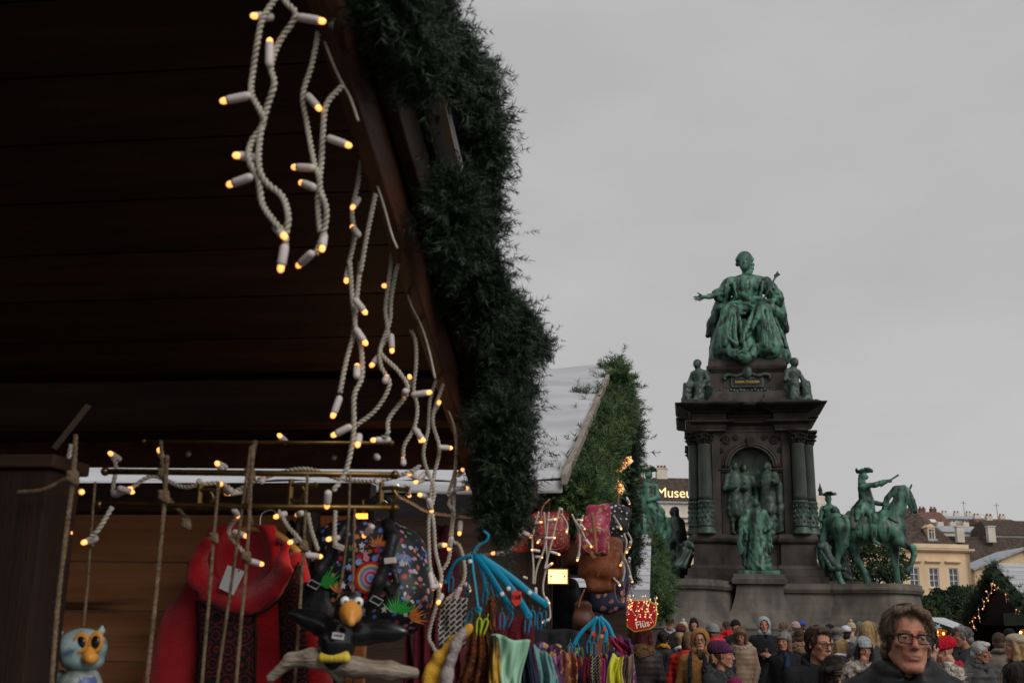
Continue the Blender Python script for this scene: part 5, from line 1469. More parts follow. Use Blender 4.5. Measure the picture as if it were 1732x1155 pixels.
gr_ = lambda p_, z=0.0: Vector((p_.x, p_.y, z))
wall_poly('back_board', m_dwood, Vector((1.6, 0, 0)), [gr_(E_l), gr_(B), B.copy(), A.copy(), E_l.copy()])
eb_ = E_l + Vector((0.1, -0.1, 0))
MB().hexa([gr_(eb_), gr_(eb_) + Vector((4, 0.3, 0)), gr_(eb_) + Vector((4, 0.36, 0)), gr_(eb_) + Vector((0, 0.06, 0))], [gr_(eb_, E_l.z), gr_(eb_, E_l.z) + Vector((4, 0.3, 0)), gr_(eb_, E_l.z) + Vector((4, 0.36, 0)), gr_(eb_, E_l.z) + Vector((0, 0.06, 0))]).build('far_side_wall', m_dwood, big)
wall_poly('counter_front', m_dwood, Vector((0.25, 0, 0)), [gr_(E_l), gr_(B), gr_(B, 1.05), gr_(E_l, 1.05)])
nb_ = B + Vector((0.2, 0.25, 0))
MB().hexa([gr_(nb_), gr_(nb_) + Vector((4, 0.3, 0)), gr_(nb_) + Vector((4, 0.36, 0)), gr_(nb_) + Vector((0, 0.06, 0))], [gr_(nb_, B.z), gr_(nb_, B.z) + Vector((4, 0.3, 0)), gr_(nb_, B.z) + Vector((4, 0.36, 0)), gr_(nb_, B.z) + Vector((0, 0.06, 0))]).build('near_side_wall', m_dwood, big)
MB().box(LB(1690, 1046) + Vector((0.5, 0, 0)), (0.06, 1.6, 0.35)).build('green_panel', mat('dark_green_panel', (0.03, 0.04, 0.02), rough=0.7), big)
for x in (1642, 1742):
    q_ = LB(x, 1070); MB().box((q_.x + 0.1, q_.y, 1.0), (0.14, 0.14, 2.0)).build('post', m_dwood, big)
lbx = LB(1692, 1073)
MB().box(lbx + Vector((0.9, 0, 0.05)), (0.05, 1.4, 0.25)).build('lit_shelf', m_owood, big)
for k in (-0.4, 0.0, 0.4):
    MB().ball(lbx + Vector((0.75, k, 0.08)), 0.04, 8, 6).build('lamp_bulb', m_bulb, big, True)
def gblobs(pts, r):
    return [(P(x, y, YG(x) - 0.1), rr * YG(x) / FPX) for x, y, rr in pts]
garland('fir_garland', 'shaded fir garland on the left slope of the large right stall', gblobs([(1680, 958, 8), (1673, 974, 10), (1666, 991, 11), (1659, 1008, 11), (1652, 1026, 12), (1645, 1044, 12), (1640, 1056, 9)], 1), 17, 0.2, 0.09, 0.005, 170, P(1660, 1008, Y3), m=m_needle3)  # shadow put into the colour: darker needles than on the right slope
garland('fir_garland', 'green fir garland on the right slope of the large right stall, below the white roof', gblobs([(1683, 962, 7), (1694, 975, 8), (1706, 988, 9), (1718, 1002, 9), (1730, 1016, 9), (1744, 1030, 9)], 1), 18, 0.18, 0.09, 0.005, 170, P(1709, 984, Y3))
up = lambda p, dz, dy=0: (p[0], p[1] + dy, p[2] + dz)
# low stall with grey roof and orange lit interior
Y4 = 46.0
c0 = P(1605, 1075, Y4)
low = thing('market_stall', 'low stall with plain grey roof and glowing orange interior', 'stall', (c0.x, Y4, 0))
LC = lambda x, y, dy=0.0: tuple(P(x, y, Y4 + dy) - Vector((c0.x, Y4, 0)))
r_a, r_b, r_c, r_d = LC(1559, 1043), LC(1646, 1073), LC(1664, 1070, 3.2), LC(1597, 1044, 3.2)
MB().slab(r_a, r_b, r_c, r_d, 0.06).build('roof', m_tarp, low)
MB().hexa([up(r_a, -0.2, -0.03), up(r_b, -0.16, -0.03), up(r_b, -0.16, 0.02), up(r_a, -0.2, 0.02)], [up(r_a, -0.01, -0.03), up(r_b, -0.01, -0.03), up(r_b, -0.01, 0.02), up(r_a, -0.01, 0.02)]).build('fascia', m_core, low)
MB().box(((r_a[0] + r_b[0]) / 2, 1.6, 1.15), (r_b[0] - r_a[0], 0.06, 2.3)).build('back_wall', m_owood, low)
MB().box(((r_a[0] + r_b[0]) / 2, 0.2, 0.5), (r_b[0] - r_a[0], 0.5, 1.0)).build('counter', m_dwood, low)
for k in range(7):
    q_ = LC(1566 + k * 11, 1056 + k * 3.2)
    MB().ball((q_[0], 0.9, q_[2] - 0.05), 0.05, 8, 6).build('lamp_bulb', m_bulb, low, True)
for k in range(5):
    q_ = LC(1568 + k * 9, 1062 + k * 2)
    MB().lathe([(0.02, -0.08), (0.09, -0.02), (0.11, 0.06), (0.02, 0.12)], (q_[0], 1.2, q_[2] - 0.12), 8).build('hanging_ornament', m_sred if k % 2 else m_syel, low, True)
o = MB()
q_ = LC(1585, 1061)
ld = bpy.data.lights.new('stall_lamp', 'POINT'); ld.energy = 22; ld.color = (1.0, 0.42, 0.1); ld.shadow_soft_size = 0.08
lo = bpy.data.objects.new('stall_lamp', ld); COL.objects.link(lo); lo.parent = low; lo.location = (LC(1585, 1060)[0], 0.8, LC(1585, 1060)[2] - 0.1)
for k in range(6):
    a = k * math.pi / 3; o.tube([(0, 0, 0), (0.16 * math.cos(a), 0, 0.16 * math.sin(a))], [0.04, 0.008], 5)
o = o.build('star_ornament', mat('pale_blue_metal', (0.45, 0.55, 0.6), rough=0.3, metal=0.4), low); o.location = (q_[0], -0.1, q_[2] + 0.02)
# ================================================================== goods hanging in the near stall
def px_thing(name, label, cat, x, y, v, group=None):
    """thing based at the photograph point (x,y) at row distance v; returns it and a converter photo px (+ row depth offset) -> local"""
    b = PV(x, y, v)
    t = row_thing(name, label, cat, b.x, b.y, group, b.z)
    def C(px, py, dv=0.0):
        p = PV(px, py, v + dv)
        return (p.x - b.x, p.y - b.y, p.z - b.z)
    return t, C
def nodes_mat(name, build, rough=0.7, **kw):
    m = bpy.data.materials.new(name); m.use_nodes = True
    nt = m.node_tree; bs = nt.nodes['Principled BSDF']; bs.inputs['Roughness'].default_value = rough
    for k, v in kw.items():
        bs.inputs[k].default_value = v
    tc = nt.nodes.new('ShaderNodeTexCoord')
    build(nt, nt.nodes, nt.links, tc.outputs['Object'], bs)
    return m
def vor_cells(base, cols, scale, thr, stretch=(1, 1, 1), rnd=1.0):
    """coloured spots on a base colour"""
    def b(nt, N, L, vec, bs):
        mp = N.new('ShaderNodeMapping'); mp.inputs['Scale'].default_value = stretch; L.new(vec, mp.inputs[0])
        vo = N.new('ShaderNodeTexVoronoi'); vo.inputs['Scale'].default_value = scale; vo.inputs['Randomness'].default_value = rnd
        dn = N.new('ShaderNodeTexNoise'); dn.inputs['Scale'].default_value = scale * 1.4; dn.inputs['Detail'].default_value = 3; L.new(mp.outputs[0], dn.inputs['Vector'])
        dm = N.new('ShaderNodeVectorMath'); dm.operation = 'MULTIPLY_ADD'; k_ = 0.75 / scale; dm.inputs[1].default_value = (k_, k_, k_); L.new(dn.outputs['Color'], dm.inputs[0]); L.new(mp.outputs[0], dm.inputs[2])
        L.new(dm.outputs[0], vo.inputs['Vector'])
        sep = N.new('ShaderNodeSeparateColor'); L.new(vo.outputs['Color'], sep.inputs[0])
        rp = N.new('ShaderNodeValToRGB'); rp.color_ramp.interpolation = 'CONSTANT'
        el = rp.color_ramp.elements
        el[0].color = (*cols[0], 1); el[0].position = 0
        el[1].color = (*cols[-1], 1); el[1].position = (len(cols) - 1) / len(cols)
        for i in range(1, len(cols) - 1):
            e = el.new(i / len(cols)); e.color = (*cols[i], 1)
        L.new(sep.outputs[0], rp.inputs[0])
        ct = N.new('ShaderNodeMath'); ct.operation = 'LESS_THAN'; ct.inputs[1].default_value = thr; L.new(vo.outputs['Distance'], ct.inputs[0])
        mx = N.new('ShaderNodeMixRGB'); mx.inputs[1].default_value = (*base, 1); L.new(ct.outputs[0], mx.inputs[0]); L.new(rp.outputs[0], mx.inputs[2])
        L.new(mx.outputs[0], bs.inputs['Base Color'])
    return b
def swirl(base, col, scale):
    def b(nt, N, L, vec, bs):
        vo = N.new('ShaderNodeTexVoronoi'); vo.inputs['Scale'].default_value = scale; vo.inputs['Randomness'].default_value = 0.35; L.new(vec, vo.inputs['Vector'])
        mu = N.new('ShaderNodeMath'); mu.operation = 'MULTIPLY'; mu.inputs[1].default_value = 24; L.new(vo.outputs['Distance'], mu.inputs[0])
        si = N.new('ShaderNodeMath'); si.operation = 'SINE'; L.new(mu.outputs[0], si.inputs[0])
        rp = N.new('ShaderNodeValToRGB'); rp.color_ramp.elements[0].position = 0.5; rp.color_ramp.elements[1].position = 0.9
        rp.color_ramp.elements[0].color = (*base, 1); rp.color_ramp.elements[1].color = (*col, 1)
        L.new(si.outputs[0], rp.inputs[0]); L.new(rp.outputs[0], bs.inputs['Base Color'])
    return b
def weave(a_, b_, scale, rot=0.8):
    def b(nt, N, L, vec, bs):
        mp = N.new('ShaderNodeMapping'); mp.inputs['Rotation'].default_value = (0, rot, 0); L.new(vec, mp.inputs[0])
        br = N.new('ShaderNodeTexBrick'); br.inputs['Scale'].default_value = scale; br.inputs['Mortar Size'].default_value = 0.035
        br.inputs['Color1'].default_value = (*a_, 1); br.inputs['Color2'].default_value = (*[q * 0.8 for q in a_], 1); br.inputs['Mortar'].default_value = (*b_, 1)
        sx = N.new('ShaderNodeSeparateXYZ'); cb = N.new('ShaderNodeCombineXYZ'); L.new(mp.outputs[0], sx.inputs[0]); L.new(sx.outputs[0], cb.inputs[0]); L.new(sx.outputs[2], cb.inputs[1])
        L.new(cb.outputs[0], br.inputs['Vector']); L.new(br.outputs[0], bs.inputs['Base Color'])
    return b
m_redwool = mat('red_wool', (0.34, 0.004, 0.012), (0.5, 0.008, 0.02), rough=0.9, scale=14, bump=0.5, bscale=260, sheen=0.3)
m_blk = mat('black_fabric', (0.008, 0.008, 0.009), (0.016, 0.015, 0.016), rough=0.75, scale=30, bump=0.2, bscale=200)
m_white_tag = mat('white_card', (0.72, 0.70, 0.68), rough=0.6)
m_rope = mat('hemp_rope', (0.13, 0.085, 0.05), (0.26, 0.18, 0.11), rough=0.9, scale=60, bump=0.6, bscale=300)
m_swirl = nodes_mat('black_red_swirl_fabric', swirl((0.006, 0.003, 0.004), (0.16, 0.006, 0.01), 26), 0.85)
m_hang = mat('yellow_wood_hanger', (0.35, 0.2, 0.05), (0.5, 0.3, 0.09), rough=0.5, scale=8)

# ---- red wool coat with cowl collar
coat, C = px_thing('red_coat', 'red wool coat with dark patterned panels and price tag hanging in front of the boards', 'coat', 400, 1155, 2.95)
S = SDF(); s = 2.95 / FPX
c0 = C(405, 940); c1 = C(372, 1230)
def cape(X, Y, Z):
    t = np.clip((c0[2] - Z) / (c0[2] - c1[2]), -0.2, 1.0)
    cx = c0[0] + (c1[0] - c0[0]) * t
    w = (74 + 122 * np.clip(t, 0, 1)) * s; d = (24 + 14 * np.clip(t, 0, 1)) * s
    return (np.sqrt(((X - cx) / w) ** 2 + (Y / d) ** 2 + (np.minimum(t, 0) * 3.2) ** 2) - 1) * d * 0.8
S._push(cape, (c1[0] - 0.36, -0.14, c1[2]), (c1[0] + 0.4, 0.14, c0[2] + 0.06), 0.01, 'u')
S.cap(C(500, 950), C(548, 1230), 0.028, 0.05, 0.02)
S.ell(C(410, 940, -0.03), (0.072, 0.05, 0.09), 0.012, op='s')
body = link_mesh('coat_body', S.mesh('coat_body', 0.006, lambda X, Y, Z: 0.009 * (np.abs(np.sin(16 * X + 1.5 * Z)) - 0.5) * np.clip((c0[2] - Z) * 4, 0, 1)), m_redwool, coat)
S = SDF()
col = [(352, 918), (338, 935), (340, 962), (360, 990), (390, 1008), (425, 1010), (458, 985), (478, 950), (484, 922), (466, 908), (420, 903), (375, 908)]
for i in range(len(col)):
    a, b = col[i], col[(i + 1) % len(col)]
    fr = lambda p: 0.03 if p[1] < 915 else -0.055
    S.cap(C(a[0], a[1], fr(a)), C(b[0], b[1], fr(b)), 0.017 if i < 8 else 0.009, 0.017 if i + 1 < 8 else 0.009, 0.015)
for rr_ in (12, 24):
    for i in range(1, 7):
        a, b = col[i], col[i + 1]
        k1 = lambda p: (410 + (p[0] - 410) * (1 + rr_ / 160.0), p[1] + rr_ * 0.75)
        a, b = k1(a), k1(b)
        S.cap(C(a[0], a[1], -0.066 - rr_ * 0.0006), C(b[0], b[1], -0.066 - rr_ * 0.0006), 0.014, 0.014, 0.02)
link_mesh('collar', S.mesh('collar', 0.005, lambda X, Y, Z: 0.0016 * np.sin(70 * X + 50 * Z)), m_redwool, coat)
MB().tube(spline([C(318, 950, -0.088), C(330, 995, -0.09), C(368, 1030, -0.098), C(425, 1040, -0.1), C(474, 1012, -0.096), C(506, 950, -0.088)], 6), 0.0035, 6).build('piping', m_blk, coat, True)
MB().grid(lambda a, b: C(330 + 102 * a + 4 * math.sin(b * 5), 1015 + 215 * b, -0.068 - 0.012 * math.sin(a * 3)), 8, 8).build('front_panel', m_swirl, coat, True, solid=0.004)
MB().grid(lambda a, b: C(468 + 46 * a + 12 * b, 955 + 270 * b, -0.056 - 0.01 * math.sin(a * 3)), 6, 8).build('side_panel', m_swirl, coat, True, solid=0.004)
MB().tube([C(432, 1030, -0.086), C(432, 1230, -0.084)], 0.003, 6).build('front_edge', m_blk, coat)
MB().tube(spline([C(352, 925, 0), C(400, 902, 0), C(432, 893, 0), C(470, 905, 0), C(505, 935, 0)], 5), 0.011, 8).build('hanger', m_hang, coat, True)
MB().tube(spline([C(440, 895, 0), C(442, 870, 0), C(460, 862, 0), C(470, 872, 0)], 5), 0.002, 6).build('hanger_hook', m_grom, coat, True)
tg = MB().hexa([C(370, 994, -0.105), C(395, 1006, -0.105), C(395, 1006, -0.101), C(370, 994, -0.101)], [C(385, 955, -0.105), C(414, 966, -0.105), C(414, 966, -0.101), C(385, 955, -0.101)]).build('price_tag', m_white_tag, coat)
MB().ball(C(404, 965, -0.107), (0.0022, 0.001, 0.0022), 8, 4).build('tag_hole', m_blk, tg)
MB().box(C(391, 984, -0.1075), (0.004, 0.001, 0.006)).build('tag_print', m_blk, tg)
MB().tube(spline([C(404, 965, -0.106), C(408, 940, -0.1), C(420, 915, -0.06)], 4), 0.0008, 4).build('tag_string', m_rope, tg)
# dark garments beside it
def garment(label, top, bot, w0, w1, v, m, name='hanging_garment', cat='garment', th=0.05, folds=22):
    t, C = px_thing(name, label, cat, bot[0], bot[1], v)
    S = SDF(); a, b = C(*top), C(*bot); k = v / FPX
    def f(X, Y, Z):
        q = np.clip((a[2] - Z) / (a[2] - b[2]), -0.1, 1.0)
        cx = a[0] + (b[0] - a[0]) * q; w = (w0 + (w1 - w0) * np.clip(q, 0, 1) ** 0.7) * k
        return (np.sqrt(((X - cx) / w) ** 2 + (Y / th) ** 2 + (np.minimum(q, 0) * 8) ** 2) - 1) * th * 0.7
    m1 = max(w0, w1) * k + 0.02
    S._push(f, (min(a[0], b[0]) - m1, -th, b[2]), (max(a[0], b[0]) + m1, th, a[2] + 0.04), 0.01, 'u')
    link_mesh('cloth', S.mesh('cloth', max(0.006, 0.0022 * v), lambda X, Y, Z: th * 0.16 * np.sin(folds * X / (m1 * 2) * 2.2 + 3 * np.sin(6 * Z))), m, t)
    MB().tube(spline([C(top[0], top[1] + 8), C(top[0], top[1] - 22), C(top[0] + 8, top[1] - 28)], 4), 0.0022, 5).build('hanger_hook', m_grom, t)
    return t
m_maroon = mat('maroon_knit', (0.06, 0.005, 0.012), (0.12, 0.01, 0.02), rough=0.9, scale=20, bump=0.4, bscale=150)
garment('black coat hanging behind the backpack', (520, 905), (520, 1200), 30, 70, 3.02, m_blk)
garment('dark maroon garment hanging right of the backpack', (745, 930), (735, 1220), 22, 60, 2.9, m_maroon)

# ---- embroidered backpack
fl = [(0.4, 0.02, 0.03), (0.5, 0.22, 0.22), (0.13, 0.2, 0.5), (0.45, 0.45, 0.5), (0.5, 0.16, 0.04), (0.05, 0.2, 0.05), (0.5, 0.2, 0.3), (0.08, 0.13, 0.4)]
m_flower = nodes_mat('floral_embroidery_on_black', vor_cells((0.007, 0.006, 0.008), fl, 62, 0.36), 0.6)
m_lea = mat('black_leather', (0.01, 0.01, 0.011), (0.02, 0.019, 0.02), rough=0.4, scale=40, bump=0.15, bscale=120)
bp, C = px_thing('backpack', 'black backpack with bright embroidered flowers, hanging in the near stall', 'backpack', 620, 1065, 2.72)
k = 2.72 / FPX
S = SDF()
S.box(C(618, 975), (0.115, 0.075, 0.125), 0.055, 0.03, rot=(0, R_(-8), 0))
S.ell(C(640, 1010, -0.03), (0.13, 0.075, 0.09), 0.04); S.ell(C(690, 985, 0.02), (0.06, 0.08, 0.12), 0.04); S.ell(C(600, 915), (0.1, 0.07, 0.05), 0.04)
link_mesh('bag_body', S.mesh('bag_body', 0.006), m_flower, bp)
FRONT = -0.118
S = SDF(); S.box(C(545, 1020, -0.02), (0.05, 0.07, 0.05), 0.03, 0.02); S.ell(C(570, 1045, -0.02), (0.1, 0.075, 0.04), 0.03)
link_mesh('bottom_panel', S.mesh('bottom_panel', 0.007), m_lea, bp)
def decal_disc(x, y, r, m, dy, name='embroidered_ring', sx=1.0):
    o = MB().lathe([(0.0005, 0), (r * k, 0), (r * k, 0.0016), (0.0005, 0.0016)], (0, 0, 0), 20, Matrix.Rotation(math.pi / 2, 3, 'X')).build(name, m, bp)
    o.location = C(x, y, dy); o.scale.x = sx
    return o
cm = {n: mat('thread_' + n, c, rough=0.6) for n, c in dict(blue=(0.11, 0.17, 0.45), red=(0.4, 0.012, 0.018), yellow=(0.4, 0.36, 0.06), pink=(0.5, 0.2, 0.24), white=(0.5, 0.5, 0.53), green=(0.03, 0.27, 0.045), orange=(0.5, 0.15, 0.03), sky=(0.22, 0.3, 0.52)).items()}
for r, c in ((27, 'red'), (22, 'yellow'), (18, 'blue'), (14, 'pink'), (10, 'red'), (7, 'sky'), (3, 'blue')):
    decal_disc(627, 977, r, cm[c], FRONT - 0.0012 * (30 - r) / 8)
for i in range(14):
    a = 2 * math.pi * i / 14; decal_disc(627 + 33 * math.cos(a), 977 + 34 * math.sin(a), 5.2, cm[('red', 'sky', 'pink', 'blue')[i % 4]], FRONT + 0.006, 'embroidered_flower')
def burst(x, y, n, r, a0, a1, m, dy, name='embroidered_leaf'):
    mb = MB()
    for i in range(n):
        a = R_(a0 + (a1 - a0) * i / (n - 1)); rr = r * (0.8 + 0.2 * math.sin(i * 2.3))
        p0, p1 = (x + 3 * math.cos(a), y - 3 * math.sin(a)), (x + rr * math.cos(a), y - rr * math.sin(a))
        nx, ny = -math.sin(a) * 2.0, -math.cos(a) * 2.0
        mx_, my_ = (p0[0] * 0.6 + p1[0] * 0.4), (p0[1] * 0.6 + p1[1] * 0.4)
        mb.add([C(*p0, dy), C(mx_ + nx, my_ + ny, dy - 0.002), C(*p1, dy), C(mx_ - nx, my_ - ny, dy - 0.002)], [(0, 1, 2, 3)])
    return mb.build(name, m, bp)
burst(545, 995, 11, 52, 10, 100, cm['green'], FRONT + 0.022); burst(672, 1040, 12, 46, 20, 140, cm['green'], FRONT - 0.006)
burst(690, 1045, 8, 40, -20, 60, cm['orange'], FRONT + 0.012); burst(640, 925, 9, 26, 20, 160, cm['orange'], FRONT + 0.012); burst(685, 935, 9, 30, 200, 320, cm['sky'], FRONT + 0.02); burst(572, 1005, 7, 26, 60, 130, cm['orange'], FRONT + 0.008)
def star(x, y, r, m, dy):
    pts = []
    for i in range(10):
        a = math.pi / 2 + i * math.pi / 5; q = r if i % 2 == 0 else r * 0.45
        pts.append((q * k * math.cos(a), q * k * math.sin(a)))
    o = MB().prism(pts, 0, 0.0015, 'y').build('embroidered_star', m, bp); o.location = C(x, y, dy)
for x, y, c in ((612, 922, 'white'), (637, 930, 'red'), (608, 940, 'red'), (618, 936, 'pink'), (680, 952, 'white'), (650, 1030, 'white'), (580, 990, 'white'), (590, 958, 'sky'), (665, 985, 'pink'), (598, 1005, 'red'), (690, 1010, 'pink')):
    star(x, y, 6.5, cm[c], FRONT + 0.004)
S = SDF(); S.chain([C(596, 880, -0.03), C(580, 895, -0.09), C(562, 930, -0.11), C(540, 965, -0.12), C(530, 990, -0.11)], [0.013] * 5, 0.008); S.chain([C(655, 885, -0.05), C(665, 910, -0.1), C(655, 950, -0.135), C(640, 985, -0.14), C(632, 1012, -0.13)], [0.014] * 5, 0.008)
S.chain([C(665, 960, -0.125), C(672, 985, -0.13), C(662, 1002, -0.13), C(655, 985, -0.13)], [0.008] * 4, 0.006)
link_mesh('shoulder_straps', S.mesh('shoulder_straps', 0.005), m_lea, bp)
MB().tube(spline([C(628, 888, -0.02), C(630, 850, -0.04), C(650, 840, -0.04), C(664, 855, -0.04), C(660, 890, -0.02)], 5), 0.009, 8).build('carry_handle', m_lea, bp, True)
for x, y in ((573, 924), (660, 948)):
    o = MB().box((0, 0, 0), (0.028, 0.012, 0.014)).build('strap_patch', mat('pale_patch', (0.5, 0.42, 0.38), rough=0.6), bp, bevel=0.002); o.location = C(x, y, -0.13 if x < 600 else -0.148); o.rotation_euler.y = R_(20 if x < 600 else -6)
for x, y in ((532, 988), (638, 1015)):
    o = MB().tube([(-0.013, 0, 0.006), (0.013, 0, 0.006), (0.009, 0, -0.008), (-0.016, 0, -0.008), (-0.013, 0, 0.006)], 0.0016, 6).build('buckle', m_grom, bp); o.location = C(x, y, -0.145); o.rotation_euler.y = R_(25)

# ---- black crow figurine on driftwood, hung on two ropes
m_gblk = mat('glossy_black_glaze', (0.006, 0.006, 0.007), rough=0.22, spec=0.6)
m_orbeak = mat('orange_glaze', (0.5, 0.19, 0.025), (0.6, 0.27, 0.05), rough=0.35, scale=40)
m_yel = mat('yellow_glaze', (0.5, 0.36, 0.03), (0.6, 0.45, 0.06), rough=0.35, scale=40)
m_drift = mat('grey_driftwood', (0.16, 0.12, 0.09), (0.34, 0.28, 0.22), rough=0.85, scale=14, detail=8, stretch=(1, 6, 6), bump=0.5, bscale=30)
m_weye = mat('white_glaze', (0.7, 0.68, 0.64), rough=0.3)
cr, C = px_thing('crow_figurine', 'black crow figurine with orange beak and spread wings perched on driftwood', 'figurine', 565, 1122, 2.05)
S = SDF(); S.chain([C(572, 1060), C(570, 1085), C(568, 1108)], [0.022, 0.03, 0.028], 0.02); S.ell(C(590, 1028, -0.005), (0.026, 0.026, 0.03), 0.015); S.cap(C(560, 1110, 0.03), C(552, 1128, 0.06), 0.018, 0.006, 0.01)
link_mesh('crow_body', S.mesh('crow_body', 0.003), m_gblk, cr)
for sgn, pts in ((-1, [(572, 1056), (548, 1040), (515, 1030), (490, 1034), (500, 1052), (535, 1066), (570, 1082)]), (1, [(592, 1056), (622, 1048), (660, 1052), (684, 1064), (668, 1078), (625, 1082), (592, 1086)])):
    S = SDF(); kw = 2.05 / FPX
    if sgn < 0:
        S.ell(C(532, 1048, 0.012), (44 * kw, 0.012, 17 * kw), 0.01, (0, R_(14), 0)); S.ell(C(560, 1066, 0.006), (22 * kw, 0.012, 17 * kw), 0.01)
    else:
        S.ell(C(640, 1066, 0.012), (48 * kw, 0.012, 19 * kw), 0.01, (0, R_(5), 0)); S.ell(C(604, 1072, 0.006), (22 * kw, 0.012, 18 * kw), 0.01)
    for i in range(5):
        q_ = i / 4
        S.cap(C(pts[3][0] + (pts[5][0] - pts[3][0]) * q_, pts[3][1] + (pts[5][1] - pts[3][1]) * q_ + 4, 0.014), C(pts[0][0] + (pts[6][0] - pts[0][0]) * q_, pts[0][1] + (pts[6][1] - pts[0][1]) * q_, 0.004), 0.006, 0.006, 0.006)
    link_mesh('wing', S.mesh('wing', 0.0026), m_gblk, cr)
for x, y in ((584, 1017), (606, 1018)):
    e = MB().ball(C(x, y, -0.024), 0.0095, 12, 8).build('eye', m_weye, cr, True)
    MB().ball(C(x + 1, y + 1, -0.033), 0.0035, 8, 6).build('pupil', m_gblk, e, True)
S = SDF(); S.ell(C(593, 1036, -0.03), (0.021, 0.022, 0.022), 0.01); S.cap(C(593, 1042, -0.045), C(594, 1053, -0.055), 0.014, 0.007, 0.01)
link_mesh('beak', S.mesh('beak', 0.0028), m_orbeak, cr)
for dx in (-12, 11):
    S = SDF()
    for j in (-8, 0, 8):
        S.cap(C(566 + dx + j * 0.45, 1098, -0.006), C(566 + dx + j, 1112, -0.024), 0.0075, 0.0085, 0.002)
    link_mesh('foot', S.mesh('foot', 0.0022), m_yel, cr)
stk = MB().box((0, 0, 0), (0.022, 0.0012, 0.011)).build('sticker', m_white_tag, cr, bevel=0.0004); stk.location = C(572, 1075, -0.034); stk.rotation_euler.y = R_(6)
o = MB()
for q in range(5):
    o.box((-0.007 + q * 0.0034, -0.001, 0.0005), (0.0022, 0.0006, 0.0045))
o.build('print', m_gblk, stk)
dw, C = px_thing('driftwood_perch', 'pale driftwood branch hung on ropes under the black crow', 'branch', 580, 1135, 2.05)
S = SDF(); S.chain([C(458, 1146), C(492, 1116), C(530, 1112), (C(600, 1128)), C(660, 1134), C(700, 1138)], [0.008, 0.013, 0.017, 0.018, 0.016, 0.01], 0.008); S.cap(C(560, 1125), C(575, 1150, 0.02), 0.012, 0.008, 0.01)
fnw = foldnoise(61, 6, 40, 120, 1.0)
link_mesh('branch', S.mesh('branch', 0.0032, lambda X, Y, Z: 0.0009 * fnw(X, Y, Z)), m_drift, dw)

# ---- owl figurine
m_owl = mat('pale_blue_glaze', (0.17, 0.26, 0.27), (0.33, 0.42, 0.4), rough=0.3, scale=25, c3=(0.10, 0.16, 0.24), sc3=30, f3=(0.6, 0.68))
m_owlb = mat('olive_blue_glaze', (0.07, 0.09, 0.06), (0.4, 0.42, 0.42), rough=0.3, scale=22, c3=(0.06, 0.09, 0.22), sc3=26, f3=(0.56, 0.6))
ow, C = px_thing('owl_figurine', 'pale blue ceramic owl with orange ringed eyes, bottom left', 'figurine', 138, 1165, 2.05)
S = SDF(); S.ell(C(139, 1095), (0.046, 0.042, 0.036), 0.01); S.cap(C(100, 1070), C(96, 1060), 0.008, 0.003, 0.008); S.cap(C(172, 1066), C(173, 1059), 0.007, 0.003, 0.008); S.ell(C(140, 1118), (0.038, 0.038, 0.02), 0.01)
link_mesh('head', S.mesh('head', 0.003), m_owl, ow)
S = SDF(); S.ell(C(135, 1165), (0.042, 0.038, 0.045), 0.01); S.ell(C(100, 1160), (0.014, 0.02, 0.03), 0.008)
link_mesh('body', S.mesh('body', 0.003), m_owlb, ow)
for x, y, rx in ((137, 1087, 0.0165), (162, 1086, 0.0145)):
    rg = MB()
    rg.lathe([(0.0085, -0.002), (0.0125, -0.003), (0.0145, 0.0), (0.0125, 0.004), (0.0085, 0.003)], (0, 0, 0), 18, Matrix.Rotation(math.pi / 2, 3, 'X'), caps=False)
    e = rg.build('eye_ring', m_orbeak, ow, True); e.location = C(x, y, -0.036); e.scale = (rx / 0.0135, 1, 1.4)
    pu = MB().ball((0, 0.002, 0), (0.0088, 0.006, 0.0088), 12, 8).build('pupil', m_gblk, e, True)
S = SDF(); S.ell(C(152, 1112, -0.035), (0.0165, 0.012, 0.013), 0.006); S.cap(C(152, 1100, -0.034), C(153, 1113, -0.042), 0.009, 0.01, 0.006)
link_mesh('beak', S.mesh('beak', 0.0025), m_orbeak, ow)
gl, C = px_thing('glass_jar', 'small ribbed glass jar beside the owl at the left post', 'jar', 62, 1165, 2.1)
m_glass = mat('clear_glass', (0.55, 0.55, 0.55), rough=0.08, trans=0.85, spec=0.6)
MB().lathe([(0.014, 0), (0.0155, 0.005), (0.0155, 0.036), (0.0165, 0.04), (0.0165, 0.046), (0.0145, 0.046), (0.0135, 0.036), (0.0135, 0.004), (0.001, 0.003)], (0, 0, 0), 24).build('glass', m_glass, gl, True)
MB().lathe([(0.0162, 0.041), (0.0178, 0.043), (0.0162, 0.047)], (0, 0, 0), 24, caps=False).build('rim', m_grom, gl, True)

